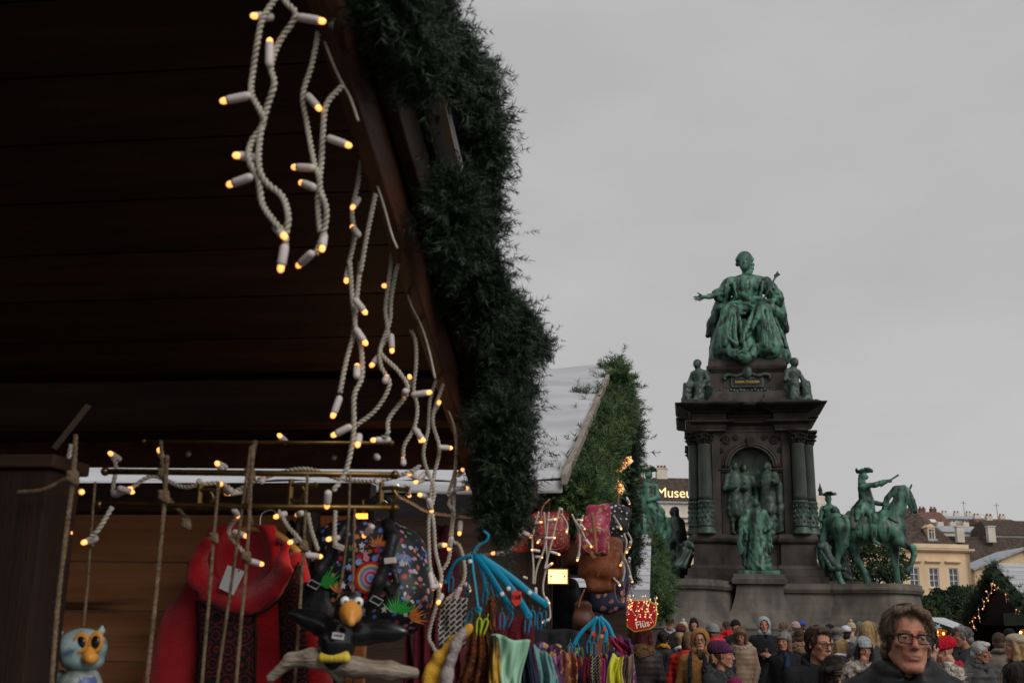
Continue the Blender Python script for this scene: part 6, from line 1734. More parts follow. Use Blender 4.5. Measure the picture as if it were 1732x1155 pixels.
# ---- ropes
def rope(label, pts, v, r, knots=()):
    t, C = px_thing('hemp_rope', label, 'rope', pts[-1][0], pts[-1][1], v, 'hemp ropes under the rails')
    path = spline([C(*p) for p in pts], 10)
    P_, T_, N_, B_ = frames(path)
    mb = MB(); acc = 0.0
    st = [[], [], []]
    dense = []
    for i in range(len(P_) - 1):
        d = (P_[i + 1] - P_[i]).length; n = max(2, int(d / (r * 1.3)))
        for j in range(n):
            q = j / n; ac = acc + d * q
            c = P_[i].lerp(P_[i + 1], q)
            for h in range(3):
                a = ac / (r * 6.5) * 2 * math.pi + h * 2.094
                st[h].append(c + (N_[i] * math.cos(a) + B_[i] * math.sin(a)) * r * 0.5)
        acc += d
    for h in range(3):
        mb.tube(st[h], r * 0.56, 5)
    mb.build('rope_strands', m_rope, t, True)
    for x, y in knots:
        S = SDF(); c = C(x, y); S.ell(c, (r * 2.1, r * 2.1, r * 2.9), r); S.cap((c[0] - r * 1.9, c[1] - r, c[2] + r * 1.5), (c[0] + r * 1.9, c[1] - r, c[2] - r * 1.2), r, r, r * 0.5); S.cap((c[0] - r * 1.8, c[1] - r, c[2] - r * 0.8), (c[0] + r * 2.0, c[1] - r, c[2] - r * 2.6), r, r, r * 0.5)
        link_mesh('knot', S.mesh('knot', r * 0.6), m_rope, t)
    return t
rope('thick leftmost rope, knotted beside the left post', [(128, 735), (124, 805), (112, 900), (98, 1020), (86, 1170)], 1.85, 0.0046, [(125, 806)])
rope('thin rope left of the boards above the owl', [(161, 815), (153, 915), (147, 1000), (140, 1064)], 2.1, 0.0032, [(153, 916)])
rope('rope hanging left of the red coat', [(283, 770), (278, 850), (268, 960), (256, 1080), (246, 1170)], 2.05, 0.0046, [(279, 838)])
rope('rope in front of the left collar of the red coat', [(370, 815), (362, 905), (352, 1030), (340, 1170)], 2.08, 0.0036, [(363, 908)])
rope('rope crossing the white tag of the red coat', [(424, 755), (404, 900), (385, 1030), (365, 1170)], 2.1, 0.0034)
rope('knotted rope right of the white tag of the red coat', [(428, 752), (418, 935), (408, 1050), (398, 1170)], 2.06, 0.0038, [(418, 940)])
rope('rope between the red coat and the backpack', [(520, 800), (514, 920), (506, 1040), (497, 1170)], 2.1, 0.0036, [(515, 922)])
rope('left rope carrying the crow perch', [(592, 800), (588, 900), (574, 1000), (560, 1050)], 2.08, 0.0026)
rope('right rope carrying the crow perch', [(600, 860), (598, 940), (596, 1010)], 2.05, 0.0026)
rope('looped rope bundle knotted over both rails', [(272, 745), (276, 800), (284, 840), (310, 870), (322, 885)], 2.12, 0.0042, [(276, 800), (316, 884)])
rope('rope bundle tied round the rails above the tag', [(432, 745), (424, 800), (420, 850), (426, 890)], 2.14, 0.0045, [(424, 800)])
rope('rope tied to the left post below the bracket', [(30, 832), (70, 828), (100, 815), (125, 800)], 1.86, 0.0034)

# ---- turquoise clip hangers with scarves
m_turq = mat('turquoise_plastic', (0.008, 0.22, 0.36), rough=0.35)
m_turqd = mat('turquoise_clip', (0.01, 0.16, 0.27), rough=0.4)
m_lime = mat('lime_plastic', (0.35, 0.5, 0.02), rough=0.4)
m_redtag = mat('red_price_tag', (0.62, 0.05, 0.04), rough=0.5)
def clip(t, C, x, y, dv, k, m=m_turqd, ang=0.0):
    s = k
    o = MB().tube(spline([(-4 * s, 0, -24 * s), (-5 * s, 0, 4 * s), (0, 0, 12 * s), (5 * s, 0, 4 * s), (4 * s, 0, -24 * s)], 4), 2.0 * s, 6).tube([(0, 0, 10 * s), (0, 0, 24 * s)], 0.9 * s, 5).build('clothes_clip', m, t, True)
    o.location = C(x, y, dv); o.rotation_euler.y = ang
    return o
hgr, C = px_thing('clip_hanger', 'turquoise plastic clip hanger with red price tag in front of the near stall', 'hanger', 800, 935, 2.5)
k = 2.5 / FPX
Zc = lambda zx, zy: (720 + zx / 4.53, 900 + zy / 4.53)
for pts, w, dv in (([(355, 175), (365, 290), (385, 430), (405, 595)], 4.8, -0.03), ([(370, 175), (460, 285), (560, 440), (645, 575)], 4.6, -0.05), ([(400, 180), (560, 320), (690, 480), (790, 640)], 5.0, -0.03), ([(420, 185), (640, 335), (800, 465), (920, 550)], 4.6, 0.02), ([(345, 180), (250, 212), (192, 285), (160, 375)], 2.6, 0.03), ([(395, 200), (440, 330), (470, 470)], 3.2, 0.05), ([(350, 200), (330, 330), (320, 460)], 3.2, 0.05)):
    path = spline([C(*Zc(*p), dv * i / 3) for i, p in enumerate(pts)], 5)
    MB().tube(path, w * 1.25 * k, 8, flatb=0.3).build('arm', m_turq, hgr, True)
    e = path[-1]
    MB().lathe([(2.2 * k, -0.0015), (w * k * 1.25, -0.003), (w * k * 1.25, 0.003), (2.2 * k, 0.0015)], e, 14, Matrix.Rotation(math.pi / 2, 3, 'X')).build('arm_eye', m_turq, hgr, True)
MB().tube(spline([C(800, 938), C(806, 925), C(822, 915), C(826, 905), C(818, 898)], 5), 2.2 * k, 7).build('top_hook', m_turq, hgr, True)
for zx, zy, dv, a in ((195, 380, 0.03, 0.05), (335, 650, -0.02, 0.3), (585, 660, -0.05, 0.0), (645, 650, -0.03, 0.35), (820, 640, 0.0, -0.05), (872, 660, 0.02, 0.0), (905, 640, 0.03, 0.1), (520, 430, 0.04, -0.3), (460, 420, 0.05, 0.0), (780, 690, -0.03, 0.1), (455, 480, 0.02, 0.1)):
    clip(hgr, C, *Zc(zx, zy), dv, k * 0.75, m_turqd, a)
clip(hgr, C, *Zc(410, 700), -0.06, k * 0.75, m_lime, 0.05); clip(hgr, C, *Zc(455, 705), -0.06, k * 0.75, m_lime, 0.3)
for zx, zy in ((340, 222), (585, 472), (635, 430), (797, 462)):
    o = MB().ball((0, 0, 0), (3.6 * k, 0.002, 3.6 * k), 10, 6).build('sticker', m_white_tag, hgr); o.location = C(*Zc(zx, zy), -0.06)
pt = MB().prism([(-9 * k, 10 * k), (6 * k, 11 * k), (9 * k, -6 * k), (2 * k, -14 * k), (-7 * k, -8 * k)], -0.001, 0.001, 'y').build('price_tag', m_redtag, hgr); pt.location = C(*Zc(697, 498), -0.07); pt.rotation_euler.y = R_(12)
o = link_mesh('lettering', text_mesh('15€', 0.0125, 0.0004, 0.0002), m_blk, pt); o.location = (0, -0.002, 0); o.rotation_euler = (math.pi / 2, R_(-12), 0)

def sheet(name, label, quad, v, m, folds=3.0, amp=0.01, dv=0.0, cat='scarf', group=None, seed=0, roll=0.0):
    """hanging cloth: quad of photo px corners TL,TR,BR,BL; real folded sheet"""
    cx = sum(q[0] for q in quad) / 4; t, C = px_thing(name, label, cat, cx, quad[2][1], v, group)
    rr = random.Random(seed)
    ph, ph2 = rr.uniform(0, 6), rr.uniform(0, 6)
    def f(a, b):
        tl, tr, br, bl = quad
        x = (tl[0] * (1 - a) + tr[0] * a) * (1 - b) + (bl[0] * (1 - a) + br[0] * a) * b
        y = (tl[1] * (1 - a) + tr[1] * a) * (1 - b) + (bl[1] * (1 - a) + br[1] * a) * b
        d = amp * (math.sin(a * folds * 4.1 + ph + 1.9 * b) + 0.7 * math.sin(a * folds * 7.7 + ph2 - 2.6 * b + 1.5 * math.sin(2.2 * b + ph)) * (0.4 + 0.6 * math.sin(a * 3 + ph2) ** 2) + 0.3 * math.sin(a * folds * 15.3 + 4 * b + ph)) * (0.3 + 0.7 * b)
        y = y + amp / v * FPX * 0.2 * math.sin(a * folds * 5 + ph2) * (1 - b)
        return C(x + amp / v * FPX * 0.25 * math.sin(b * 5 + ph), y, dv + d - roll * math.sin(a * math.pi))
    MB().grid(f, 26, 16).build('cloth', m, t, True, solid=0.0025)
    return t
m_yor = mat('orange_yellow_cloth', (0.52, 0.24, 0.02), (0.62, 0.36, 0.04), rough=0.85, scale=30, bump=0.3, bscale=200)
m_gry = mat('grey_wool_cloth', (0.25, 0.21, 0.2), (0.36, 0.31, 0.3), rough=0.9, scale=60, bump=0.4, bscale=200)
m_rust = mat('rust_fringe_cloth', (0.05, 0.014, 0.006), (0.2, 0.06, 0.02), rough=0.9, scale=35, bump=0.7, bscale=120, c3=(0.4, 0.2, 0.15), sc3=110, f3=(0.66, 0.7))
m_mint = mat('mint_silk', (0.22, 0.42, 0.3), (0.34, 0.52, 0.38), rough=0.45, scale=6, c3=(0.05, 0.04, 0.02), sc3=7, f3=(0.66, 0.69))
m_olive = mat('olive_ochre_silk', (0.04, 0.03, 0.012), (0.45, 0.26, 0.04), rough=0.5, scale=9, pos=(0.45, 0.55))
m_teal = nodes_mat('teal_floral_cloth', vor_cells((0.10, 0.24, 0.24), [(0.3, 0.4, 0.35), (0.4, 0.36, 0.2), (0.08, 0.3, 0.36), (0.3, 0.12, 0.1)], 90, 0.3), 0.8)
m_wv = nodes_mat('navy_weave_cloth', weave((0.012, 0.016, 0.035), (0.45, 0.40, 0.30), 28.0), 0.8)
m_navy = mat('navy_cloth', (0.01, 0.014, 0.03), (0.02, 0.026, 0.05), rough=0.85, scale=20)
q = lambda *z: [Zc(*p) for p in z]
G = 'scarves on the turquoise hangers'
def rollscarf(label, pts, w, v, m, dv):
    b = Zc(*pts[-1]); t, C = px_thing('scarf', label, 'scarf', b[0], b[1], v, G)
    S = SDF(); kk = v / FPX
    S.chain([C(*Zc(*p), dv) for p in pts], [ww * kk for ww in w], 0.01)
    f = foldnoise(int(pts[0][0]), 6, 50, 140, 0.5)
    link_mesh('cloth', S.mesh('cloth', 0.004, lambda X, Y, Z: 0.0016 * f(X, Y, Z)), m, t)
rollscarf('orange yellow scarf hung over the left of the turquoise hanger', [(335, 730), (230, 830), (110, 960), (40, 1090), (20, 1260)], [7, 9, 11, 13, 15], 2.5, m_yor, -0.06)
rollscarf('grey wool scarf next to the orange yellow scarf', [(285, 760), (225, 860), (190, 980), (160, 1100), (150, 1260)], [6, 8, 8, 9, 11], 2.5, m_gry, -0.09)
sheet('scarf', 'rust brown fringed scarf in the middle of the turquoise hanger', q((340, 740), (470, 760), (490, 1260), (220, 1260)), 2.52, m_rust, 4, 0.016, -0.03, group=G, seed=2)
sheet('scarf', 'mint green silk scarf with dark pattern on the turquoise hanger', q((490, 780), (785, 835), (720, 1260), (570, 1260)), 2.5, m_mint, 1.6, 0.018, -0.05, group=G, seed=3)
sheet('scarf', 'olive and ochre silk scarf left of the mint green one', q((488, 785), (545, 800), (620, 1260), (500, 1260)), 2.5, m_olive, 1.5, 0.012, -0.075, group=G, seed=4)
sheet('scarf', 'dark navy scarf hanging right of the mint green scarf', q((740, 850), (830, 880), (880, 1260), (720, 1260)), 2.55, m_navy, 2.5, 0.014, 0.0, group=G, seed=5)
sheet('scarf', 'teal flowered scarf at the right end of the turquoise hanger', q((840, 865), (980, 950), (1010, 1260), (870, 1260)), 2.5, m_teal, 1.8, 0.016, -0.03, group=G, seed=6)
sheet('scarf', 'navy scarf with pale diagonal weave behind the hanging lights', q((110, 520), (315, 500), (300, 880), (95, 880)), 2.62, m_wv, 1.2, 0.01, 0.02, group=G, seed=7)
sheet('scarf', 'brown patterned cloth strip between the turquoise arms', q((450, 485), (545, 480), (540, 760), (490, 770)), 2.58, m_rust, 1.2, 0.01, 0.03, group=G, seed=8)
# second, farther hanger
Zd = lambda zx, zy: (920 + zx / 5.925, 960 + zy / 5.925)
h2, C = px_thing('clip_hanger', 'smaller turquoise clip hanger farther back, below the hanging bags', 'hanger', 1012, 1043, 4.6)
k2 = 4.6 / FPX
for pts in ([(545, 490), (500, 560), (495, 650)], [(550, 490), (590, 560), (625, 660), (610, 760)], [(560, 490), (640, 570), (690, 680), (720, 740)], [(530, 490), (480, 640), (450, 760)], [(540, 495), (420, 600), (350, 680), (300, 780)], [(550, 500), (560, 640), (530, 740)]):
    MB().tube(spline([C(*Zd(*p)) for p in pts], 5), 3.4 * k2, 7, flatb=0.4).build('arm', m_turq, h2, True)
for zx, zy in ((330, 800), (265, 800), (500, 790), (450, 770), (620, 780), (700, 790)):
    clip(h2, C, *Zd(zx, zy), 0, k2 * 0.6)
for zx, zy in ((500, 660), (610, 610)):
    o = MB().box((0, 0, 0), (5 * k2, 0.002, 6 * k2)).build('price_tag', m_redtag, h2); o.location = C(*Zd(zx, zy), -0.03)
m_crim = mat('crimson_cloth', (0.14, 0.008, 0.03), (0.22, 0.015, 0.05), rough=0.85, scale=12)
m_lemon = mat('lemon_silk', (0.5, 0.48, 0.03), (0.6, 0.56, 0.08), rough=0.5, scale=5, c3=(0.25, 0.3, 0.12), sc3=12, f3=(0.62, 0.7))
m_blue = mat('royal_blue_cloth', (0.015, 0.04, 0.2), rough=0.8); m_mag = mat('magenta_cloth', (0.38, 0.015, 0.18), rough=0.8)
m_multi = nodes_mat('multicolour_print', vor_cells((0.03, 0.03, 0.12), [(0.5, 0.1, 0.03), (0.08, 0.2, 0.4), (0.35, 0.05, 0.1), (0.5, 0.25, 0.03), (0.2, 0.1, 0.3)], 24, 0.55), 0.8)
m_plum = mat('plum_cloth', (0.05, 0.015, 0.04), (0.10, 0.03, 0.08), rough=0.85, scale=10)
m_brn = mat('brown_check_cloth', (0.10, 0.06, 0.045), (0.2, 0.14, 0.11), rough=0.9, scale=16)
q = lambda *z: [Zd(*p) for p in z]
sheet('scarf', 'crimson scarf spread right of the farther hanger', q((640, 690), (760, 690), (840, 800), (790, 910)), 4.6, m_crim, 1.5, 0.02, -0.03, group=G, seed=11)
sheet('scarf', 'lemon yellow silk scarf below the farther hanger', q((685, 865), (790, 900), (810, 1300), (600, 1300)), 4.6, m_lemon, 1.6, 0.03, -0.05, group=G, seed=12)
sheet('scarf', 'royal blue scarf left of the lemon yellow one', q((640, 830), (690, 850), (680, 1300), (600, 1300)), 4.62, m_blue, 1.5, 0.02, -0.02, group=G, seed=13)
sheet('scarf', 'narrow magenta scarf below the farther hanger', q((585, 910), (605, 910), (610, 1300), (575, 1300)), 4.6, m_mag, 1.0, 0.01, -0.06, group=G, seed=14)
sheet('scarf', 'multicoloured printed scarf left of the farther hanger', q((190, 860), (380, 880), (390, 1300), (180, 1300)), 4.65, m_multi, 2.5, 0.03, 0.0, group=G, seed=15)
sheet('scarf', 'dark red scarf in the middle below the farther hanger', q((390, 900), (470, 900), (480, 1300), (380, 1300)), 4.62, m_maroon, 1.6, 0.02, -0.02, group=G, seed=16)
sheet('scarf', 'black and white striped scarf below the farther hanger', q((470, 880), (560, 880), (570, 1300), (470, 1300)), 4.65, m_wv, 1.6, 0.02, 0.0, group=G, seed=17)
sheet('scarf', 'brown checked scarf at the right of the farther hanger', q((800, 880), (880, 870), (920, 1300), (790, 1300)), 4.6, m_brn, 1.6, 0.025, -0.02, group=G, seed=18)
sheet('scarf', 'plum scarf with fringe above the brown checked scarf', q((750, 670), (880, 720), (890, 900), (800, 880)), 4.7, m_plum, 1.4, 0.02, 0.02, group=G, seed=19)

# ---- bags hanging at the front corner of the second stall
Ze = lambda zx, zy: (840 + zx / 5.777, 840 + zy / 5.777)
gold = [(0.32, 0.19, 0.04), (0.28, 0.12, 0.03), (0.2, 0.02, 0.02), (0.38, 0.27, 0.08)]
m_bred = nodes_mat('red_gold_brocade', vor_cells((0.22, 0.008, 0.016), gold, 75, 0.34), 0.5)
m_borg = nodes_mat('orange_red_brocade', vor_cells((0.36, 0.025, 0.012), gold, 65, 0.34), 0.5)
m_bmag = nodes_mat('magenta_gold_brocade', vor_cells((0.25, 0.006, 0.05), [(0.26, 0.2, 0.05), (0.2, 0.08, 0.03), (0.34, 0.24, 0.07)], 48, 0.4), 0.5)
m_bdot = nodes_mat('black_flower_print', vor_cells((0.008, 0.007, 0.01), [(0.5, 0.46, 0.5), (0.35, 0.3, 0.36), (0.6, 0.55, 0.55)], 52, 0.26), 0.7)
m_bnav = nodes_mat('navy_gold_floral', vor_cells((0.012, 0.015, 0.045), [(0.5, 0.33, 0.1), (0.42, 0.2, 0.12), (0.55, 0.4, 0.2), (0.3, 0.1, 0.1)], 24, 0.3), 0.7)
m_brow = mat('rust_brown_leather', (0.11, 0.032, 0.012), (0.2, 0.06, 0.022), rough=0.45, scale=8, bump=0.15, bscale=60)
m_tan = mat('tan_leather_strap', (0.2, 0.085, 0.04), (0.28, 0.12, 0.06), rough=0.5, scale=12)
m_dbrow = mat('dark_brown_leather', (0.04, 0.014, 0.008), (0.07, 0.026, 0.014), rough=0.45, scale=8)
GB = 'bags hanging at the second stall'
def bag(label, ells, v, m, strap=None, trim=None, name='handbag', pocket=None):
    cx, cy = Ze(*ells[0][0]); t, C = px_thing(name, label, 'bag', cx, cy, v, GB)
    kk = v / FPX / 5.777
    S = SDF()
    for (c, r, dv) in ells:
        r = (r[0] * 1.18, r[1] * 1.15); rb = min(r) * kk; S.box(C(*Ze(*c), dv), (r[0] * kk * 0.93, max(rb * 0.6, 0.02), r[1] * kk * 0.93), rb * 0.38, 0.02, rot=(0, 0.09 * math.sin(c[0]), 0))
    fzb = foldnoise(int(ells[0][0][0]), 7, 12, 40, 0.6)
    link_mesh('bag_body', S.mesh('bag_body', 0.008, lambda X, Y, Z: 0.008 * fzb(X, Y, Z)), m, t)
    if pocket:
        c, r, dv, mm = pocket
        S = SDF(); S.ell(C(*Ze(*c), dv), (r[0] * kk, 0.045, r[1] * kk), 0.01); link_mesh('flap', S.mesh('flap', 0.007), mm, t)
    if strap:
        for pts, w, dv in strap:
            MB().tube(spline([C(*Ze(*p), dv) for p in pts], 6), w * kk, 7, flat=0.5).build('strap', m_tan, t, True)
    if trim:
        c, r, dv = trim
        pts = [C(Ze(*c)[0] + r[0] / 5.777 * math.cos(a), Ze(*c)[1] + r[1] / 5.777 * math.sin(a), dv) for a in [i * 0.2618 for i in range(25)]]
        MB().tube(pts, 6 * kk, 6).build('leather_trim', m_tan, t, True)
    return t
bag('orange red brocade bag at the left of the bag cluster', [((240, 420), (150, 170), 0), ((230, 560), (120, 80), 0)], 5.5, m_borg, [([(180, 290), (200, 150), (300, 60)], 10, -0.05)])
bag('red and gold brocade backpack behind the light strands', [((520, 330), (170, 170), 0), ((560, 430), (140, 90), -0.05)], 5.4, m_bred, [([(430, 200), (450, 100), (520, 20)], 10, -0.08)], ((570, 420), (120, 95), -0.13))
bag('dark brown leather bag under the red brocade backpack', [((720, 560), (230, 130), 0.0), ((560, 620), (150, 70), 0)], 5.55, m_dbrow, [([(600, 500), (640, 300), (700, 150)], 12, -0.06)])
bag('magenta and gold backpack with brown leather strap', [((990, 200), (100, 120), 0), ((950, 430), (135, 130), -0.03), ((960, 320), (110, 120), 0)], 5.2, m_bmag, [([(930, 150), (955, 330), (975, 560)], 16, -0.16), ([(925, 540), (940, 580), (960, 600)], 26, -0.15)], ((955, 430), (128, 125), -0.1))
bag('black shoulder bag with small white flowers', [((1170, 230), (125, 130), 0), ((1100, 480), (110, 160), 0.03), ((1150, 380), (110, 100), 0)], 5.5, m_bdot, [([(1180, 110), (1190, 0), (1170, -100)], 9, 0)])
bag('rust brown leather shopper below the magenta backpack', [((1000, 660), (190, 130), 0), ((1010, 800), (120, 130), 0), ((1130, 560), (100, 140), 0.05)], 5.35, m_brow, [([(1110, 480), (1160, 420), (1220, 460)], 12, -0.05), ([(1060, 640), (1010, 720), (985, 780)], 8, -0.13)])
bag('navy bag with gold flowers, lowest of the bag cluster', [((1080, 960), (170, 140), 0), ((1200, 800), (90, 170), 0), ((1020, 1020), (140, 90), 0)], 5.6, m_bnav, [([(1190, 560), (1250, 620), (1300, 760), (1290, 900), (1260, 1000)], 9, -0.05)], ((1200, 900), (45, 130), -0.1))
bag('dark red brocade pouch tucked between the brown and magenta bags', [((760, 360), (130, 150), 0.1), ((700, 250), (120, 100), 0.1)], 5.6, m_bred)
bag('dark leather satchel behind the rust brown shopper', [((880, 620), (170, 130), 0.15), ((1100, 700), (130, 160), 0.15)], 5.65, m_dbrow)
bag('black patterned pouch behind the orange red bag', [((330, 300), (150, 120), 0.15)], 5.75, m_bdot)
bag('black hooded bag under the floodlight', [((620, 1000), (175, 170), 0.1), ((640, 1300), (190, 260), 0.1)], 5.7, m_blk)
bag('brown leather bag below the bag cluster, beside the farther hanger', [((830, 1150), (70, 110), 0), ((850, 1230), (90, 80), 0)], 5.3, m_dbrow, [([(860, 900), (820, 1000), (800, 1080)], 8, -0.03)])
m_p1 = nodes_mat('green_paisley', vor_cells((0.05, 0.08, 0.03), [(0.3, 0.3, 0.06), (0.2, 0.06, 0.03), (0.1, 0.2, 0.12)], 40, 0.4), 0.8)
m_p2 = nodes_mat('rust_paisley', vor_cells((0.14, 0.035, 0.015), [(0.4, 0.2, 0.05), (0.06, 0.02, 0.02), (0.3, 0.1, 0.04)], 40, 0.4), 0.8)
m_p3 = nodes_mat('violet_paisley', vor_cells((0.06, 0.015, 0.06), [(0.3, 0.1, 0.2), (0.1, 0.1, 0.3), (0.35, 0.2, 0.1)], 40, 0.4), 0.8)
q = lambda *z: list(z)
for k_, (lab, x0_, x1_, y0_, v_, m_) in enumerate((('dark violet paisley scarf behind the teal flowered scarf', 905, 950, 1085, 3.6, m_p3), ('rust paisley scarf low between the two clip hangers', 938, 972, 1098, 3.9, m_p2), ('dark green paisley scarf left below the farther hanger', 958, 985, 1090, 4.8, m_p1), ('black shawl hanging behind the two clip hangers', 900, 990, 1060, 5.2, m_blk),
        ('dark red shawl behind the mint green scarf', 840, 905, 1040, 3.2, m_maroon), ('brown shawl behind the orange yellow scarf', 745, 800, 1040, 3.0, m_dbrow), ('rust shawl under the navy gold bag', 1000, 1040, 1070, 5.4, m_p2), ('violet shawl at the right of the second stall front', 1040, 1072, 1085, 5.2, m_p3))):
    sheet('scarf', lab, q((x0_, y0_), (x1_, y0_ + 6), (x1_ + 6, 1190), (x0_ - 6, 1190)), v_, m_, 2.2, 0.02, 0.0, group=G, seed=30 + k_)
# floodlight
m_flood = mat('lit_floodlight_glass', (1, 0.9, 0.7), rough=0.3, emit=(1.0, 0.6, 0.22), es=1.5)
fl_, C = px_thing('floodlight', 'lit halogen floodlight glowing warm white below the bags', 'lamp', *Ze(600, 778), 5.35)
kk = 5.35 / FPX / 5.777
MB().box((0, 0.035, 0), (205 * kk, 0.07, 150 * kk)).build('housing', m_blk, fl_, bevel=0.006)
fr = MB(); fr.box((0, -0.003, 70 * kk), (200 * kk, 0.016, 10 * kk)).box((0, -0.003, -70 * kk), (200 * kk, 0.016, 10 * kk)).box((-96 * kk, -0.003, 0), (9 * kk, 0.0155, 130 * kk)).box((96 * kk, -0.003, 0), (9 * kk, 0.0155, 130 * kk))
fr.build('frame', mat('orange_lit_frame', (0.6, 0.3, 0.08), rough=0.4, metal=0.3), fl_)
MB().box((0, -0.002, 0), (183 * kk, 0.006, 130 * kk)).build('glass', m_flood, fl_)
for sx in (-65, 65):
    o = MB().ball((sx * kk, -0.006, 0), 9 * kk, 10, 6).build('lamp_holder', m_tan, fl_, True)
MB().tube([(0, 0.07, 0), (0, 0.12, 0.05), (0, 0.12, 0.2)], 0.008, 6).build('bracket', m_blk, fl_)
# orange lamp shade glimpsed behind the backpack handle
m_shadeo = mat('glowing_orange_shade', (0.8, 0.3, 0.05), rough=0.6, emit=(1.0, 0.28, 0.03), es=1.2)
ls, C = px_thing('lamp_shade', 'small glowing orange lamp shade behind the backpack handle', 'lamp', 613, 885, 2.9)
MB().hexa([C(596, 893), C(632, 893), C(632, 893, 0.04), C(596, 893, 0.04)], [C(600, 868), C(628, 868), C(628, 868, 0.04), C(600, 868, 0.04)]).build('shade', m_shadeo, ls)
MB().tube([C(614, 868, 0.02), C(614, 845, 0.02)], 0.003, 6).build('stem', m_brass, ls)

ld = bpy.data.lights.new('lamp_light', 'POINT'); ld.energy = 0.8; ld.color = (1.0, 0.6, 0.3); ld.shadow_soft_size = 0.03
lo = bpy.data.objects.new('lamp_light', ld); COL.objects.link(lo); lo.parent = ls; lo.location = C(614, 897, -0.03)
# ================================================================== icicle light chains
m_cord = mat('beige_twisted_cord', (0.36, 0.33, 0.27), (0.46, 0.42, 0.35), rough=0.6, scale=80)
m_cap = mat('white_plastic_cap', (0.56, 0.49, 0.47), rough=0.35)
m_led = mat('amber_led', (1.0, 0.6, 0.2), rough=0.3, emit=(1.0, 0.36, 0.085), es=1.65)
cb_ = MB().lathe([(0.0028, 0.0), (0.0058, 0.003), (0.0066, 0.008), (0.0066, 0.031), (0.0058, 0.036)], (0, 0, 0), 14)
CAPM = cb_.fix(cb_.mesh('led_cap', True)); CAPM.materials.append(m_cap)
lb_ = MB().lathe([(0.0046, 0.0), (0.005, 0.003), (0.0045, 0.0065), (0.0028, 0.009), (0.0005, 0.010)], (0, 0, 0), 12)
LEDM = lb_.fix(lb_.mesh('led_bulb', True)); LEDM.materials.append(m_led)
def twisted(mb, path, r=0.0029, off=0.0025, pitch=0.018, sides=5):
    P_, T_, N_, B_ = frames(path)
    st = [[], []]; acc = 0.0
    for i in range(len(P_) - 1):
        d = (P_[i + 1] - P_[i]).length; n = max(1, int(math.ceil(d / (pitch / 7))))
        for j in range(n):
            q = j / n; c = P_[i].lerp(P_[i + 1], q); nn = N_[i].lerp(N_[i + 1], q); b = B_[i].lerp(B_[i + 1], q)
            a = (acc + d * q) / pitch * 2 * math.pi
            for h in range(2):
                st[h].append(c + (nn * math.cos(a + math.pi * h) + b * math.sin(a + math.pi * h)) * off)
        acc += d
    for h in range(2):
        mb.tube(st[h], r, sides)
def chain(label, conv, cords, caps, v, group='icicle light strands', name='light_strand', scale=1.0, plain=False):
    x0, y0 = conv(*cords[0][0])
    t, C = px_thing(name, label, 'lights', x0, y0, v, group)
    for ci, pts in enumerate(cords):
        n = len(pts)
        path = spline([C(*conv(*p), 0.006 * math.sin(i * 1.9 + ci * 2)) for i, p in enumerate(pts)], 7)
        mb = MB()
        if plain: mb.tube(path, 0.0026, 6)
        else: twisted(mb, path)
        mb.build('cord', m_cord, t, True)
    for i, (b, e) in enumerate(caps):
        pb, pe = Vector(C(*conv(*b), -0.006)), Vector(C(*conv(*e), -0.006 + 0.006 * ((i % 3) - 1)))
        d = pe - pb; Ln = max(d.length, 0.012)
        q = Vector((0, 0, 1)).rotation_difference(d.normalized())
        # the real cap is 36 mm long; seen foreshortened it leans towards or away from the viewer
        full = 0.043 * scale
        if Ln < full * 0.9:
            lean = math.sqrt(max(full ** 2 - Ln ** 2, 0)) * (1 if i % 2 else -1) * 0.8
            d = d + Vector((0, lean, 0)); pb = pe - d
            q = Vector((0, 0, 1)).rotation_difference(d.normalized())
        o = inst('led_cap', CAPM, t, pb, q.to_euler(), (scale, scale, d.length / 0.0465))
        inst('led_bulb', LEDM, o, (0, 0, 0.036), (0, 0, 0), (1, 1, 0.0465 / d.length))
    return t
z4 = lambda x, y: (340 + x / 2.406, y / 2.406)
z5 = lambda x, y: (500 + x / 2.406, 400 + y / 2.406)
z3 = lambda x, y: (680 + x / 3.08, 780 + y / 3.08)
zL = lambda x, y: (x / 2.2425, 640 + y / 2.2425)
zM = lambda x, y: (360 + x / 2.2425, 640 + y / 2.2425)
zE = lambda x, y: (840 + x / 5.777, 840 + y / 5.777)
pxl = lambda x, y: (x, y)
chain('topmost pair of twisted light strands, upper left against the dark roof', z4,
      [[(330, -60), (300, 0), (250, 80), (228, 180), (212, 290), (205, 380), (245, 460), (250, 510), (205, 580), (195, 650), (232, 730), (250, 830), (300, 905), (340, 955), (342, 1010)],
       [(325, -40), (345, 10), (385, 65), (320, 170), (285, 270), (298, 340), (268, 440), (240, 560), (236, 680), (262, 740), (330, 800), (355, 880), (345, 955)]],
      [((270, 35), (203, 65)), ((392, 70), (510, 90)), ((278, 275), (280, 150)), ((205, 388), (73, 415)), ((192, 608), (133, 632)), ((210, 718), (105, 755)), ((285, 905), (345, 968)), ((342, 995), (322, 1108))], 1.46)
chain('second pair of light strands, beside the top of the barge board', z4,
      [[(462, -20), (480, 100), (452, 260), (415, 385), (430, 500), (460, 660), (482, 730), (475, 830), (485, 950)],
       [(575, 350), (510, 430), (495, 560), (490, 660), (484, 760), (510, 850), (498, 950), (465, 1040)]],
      [((430, 385), (487, 450)), ((512, 560), (615, 597)), ((465, 685), (368, 680)), ((480, 785), (403, 742)), ((487, 935), (492, 1022)), ((470, 1040), (390, 1087))], 1.62)
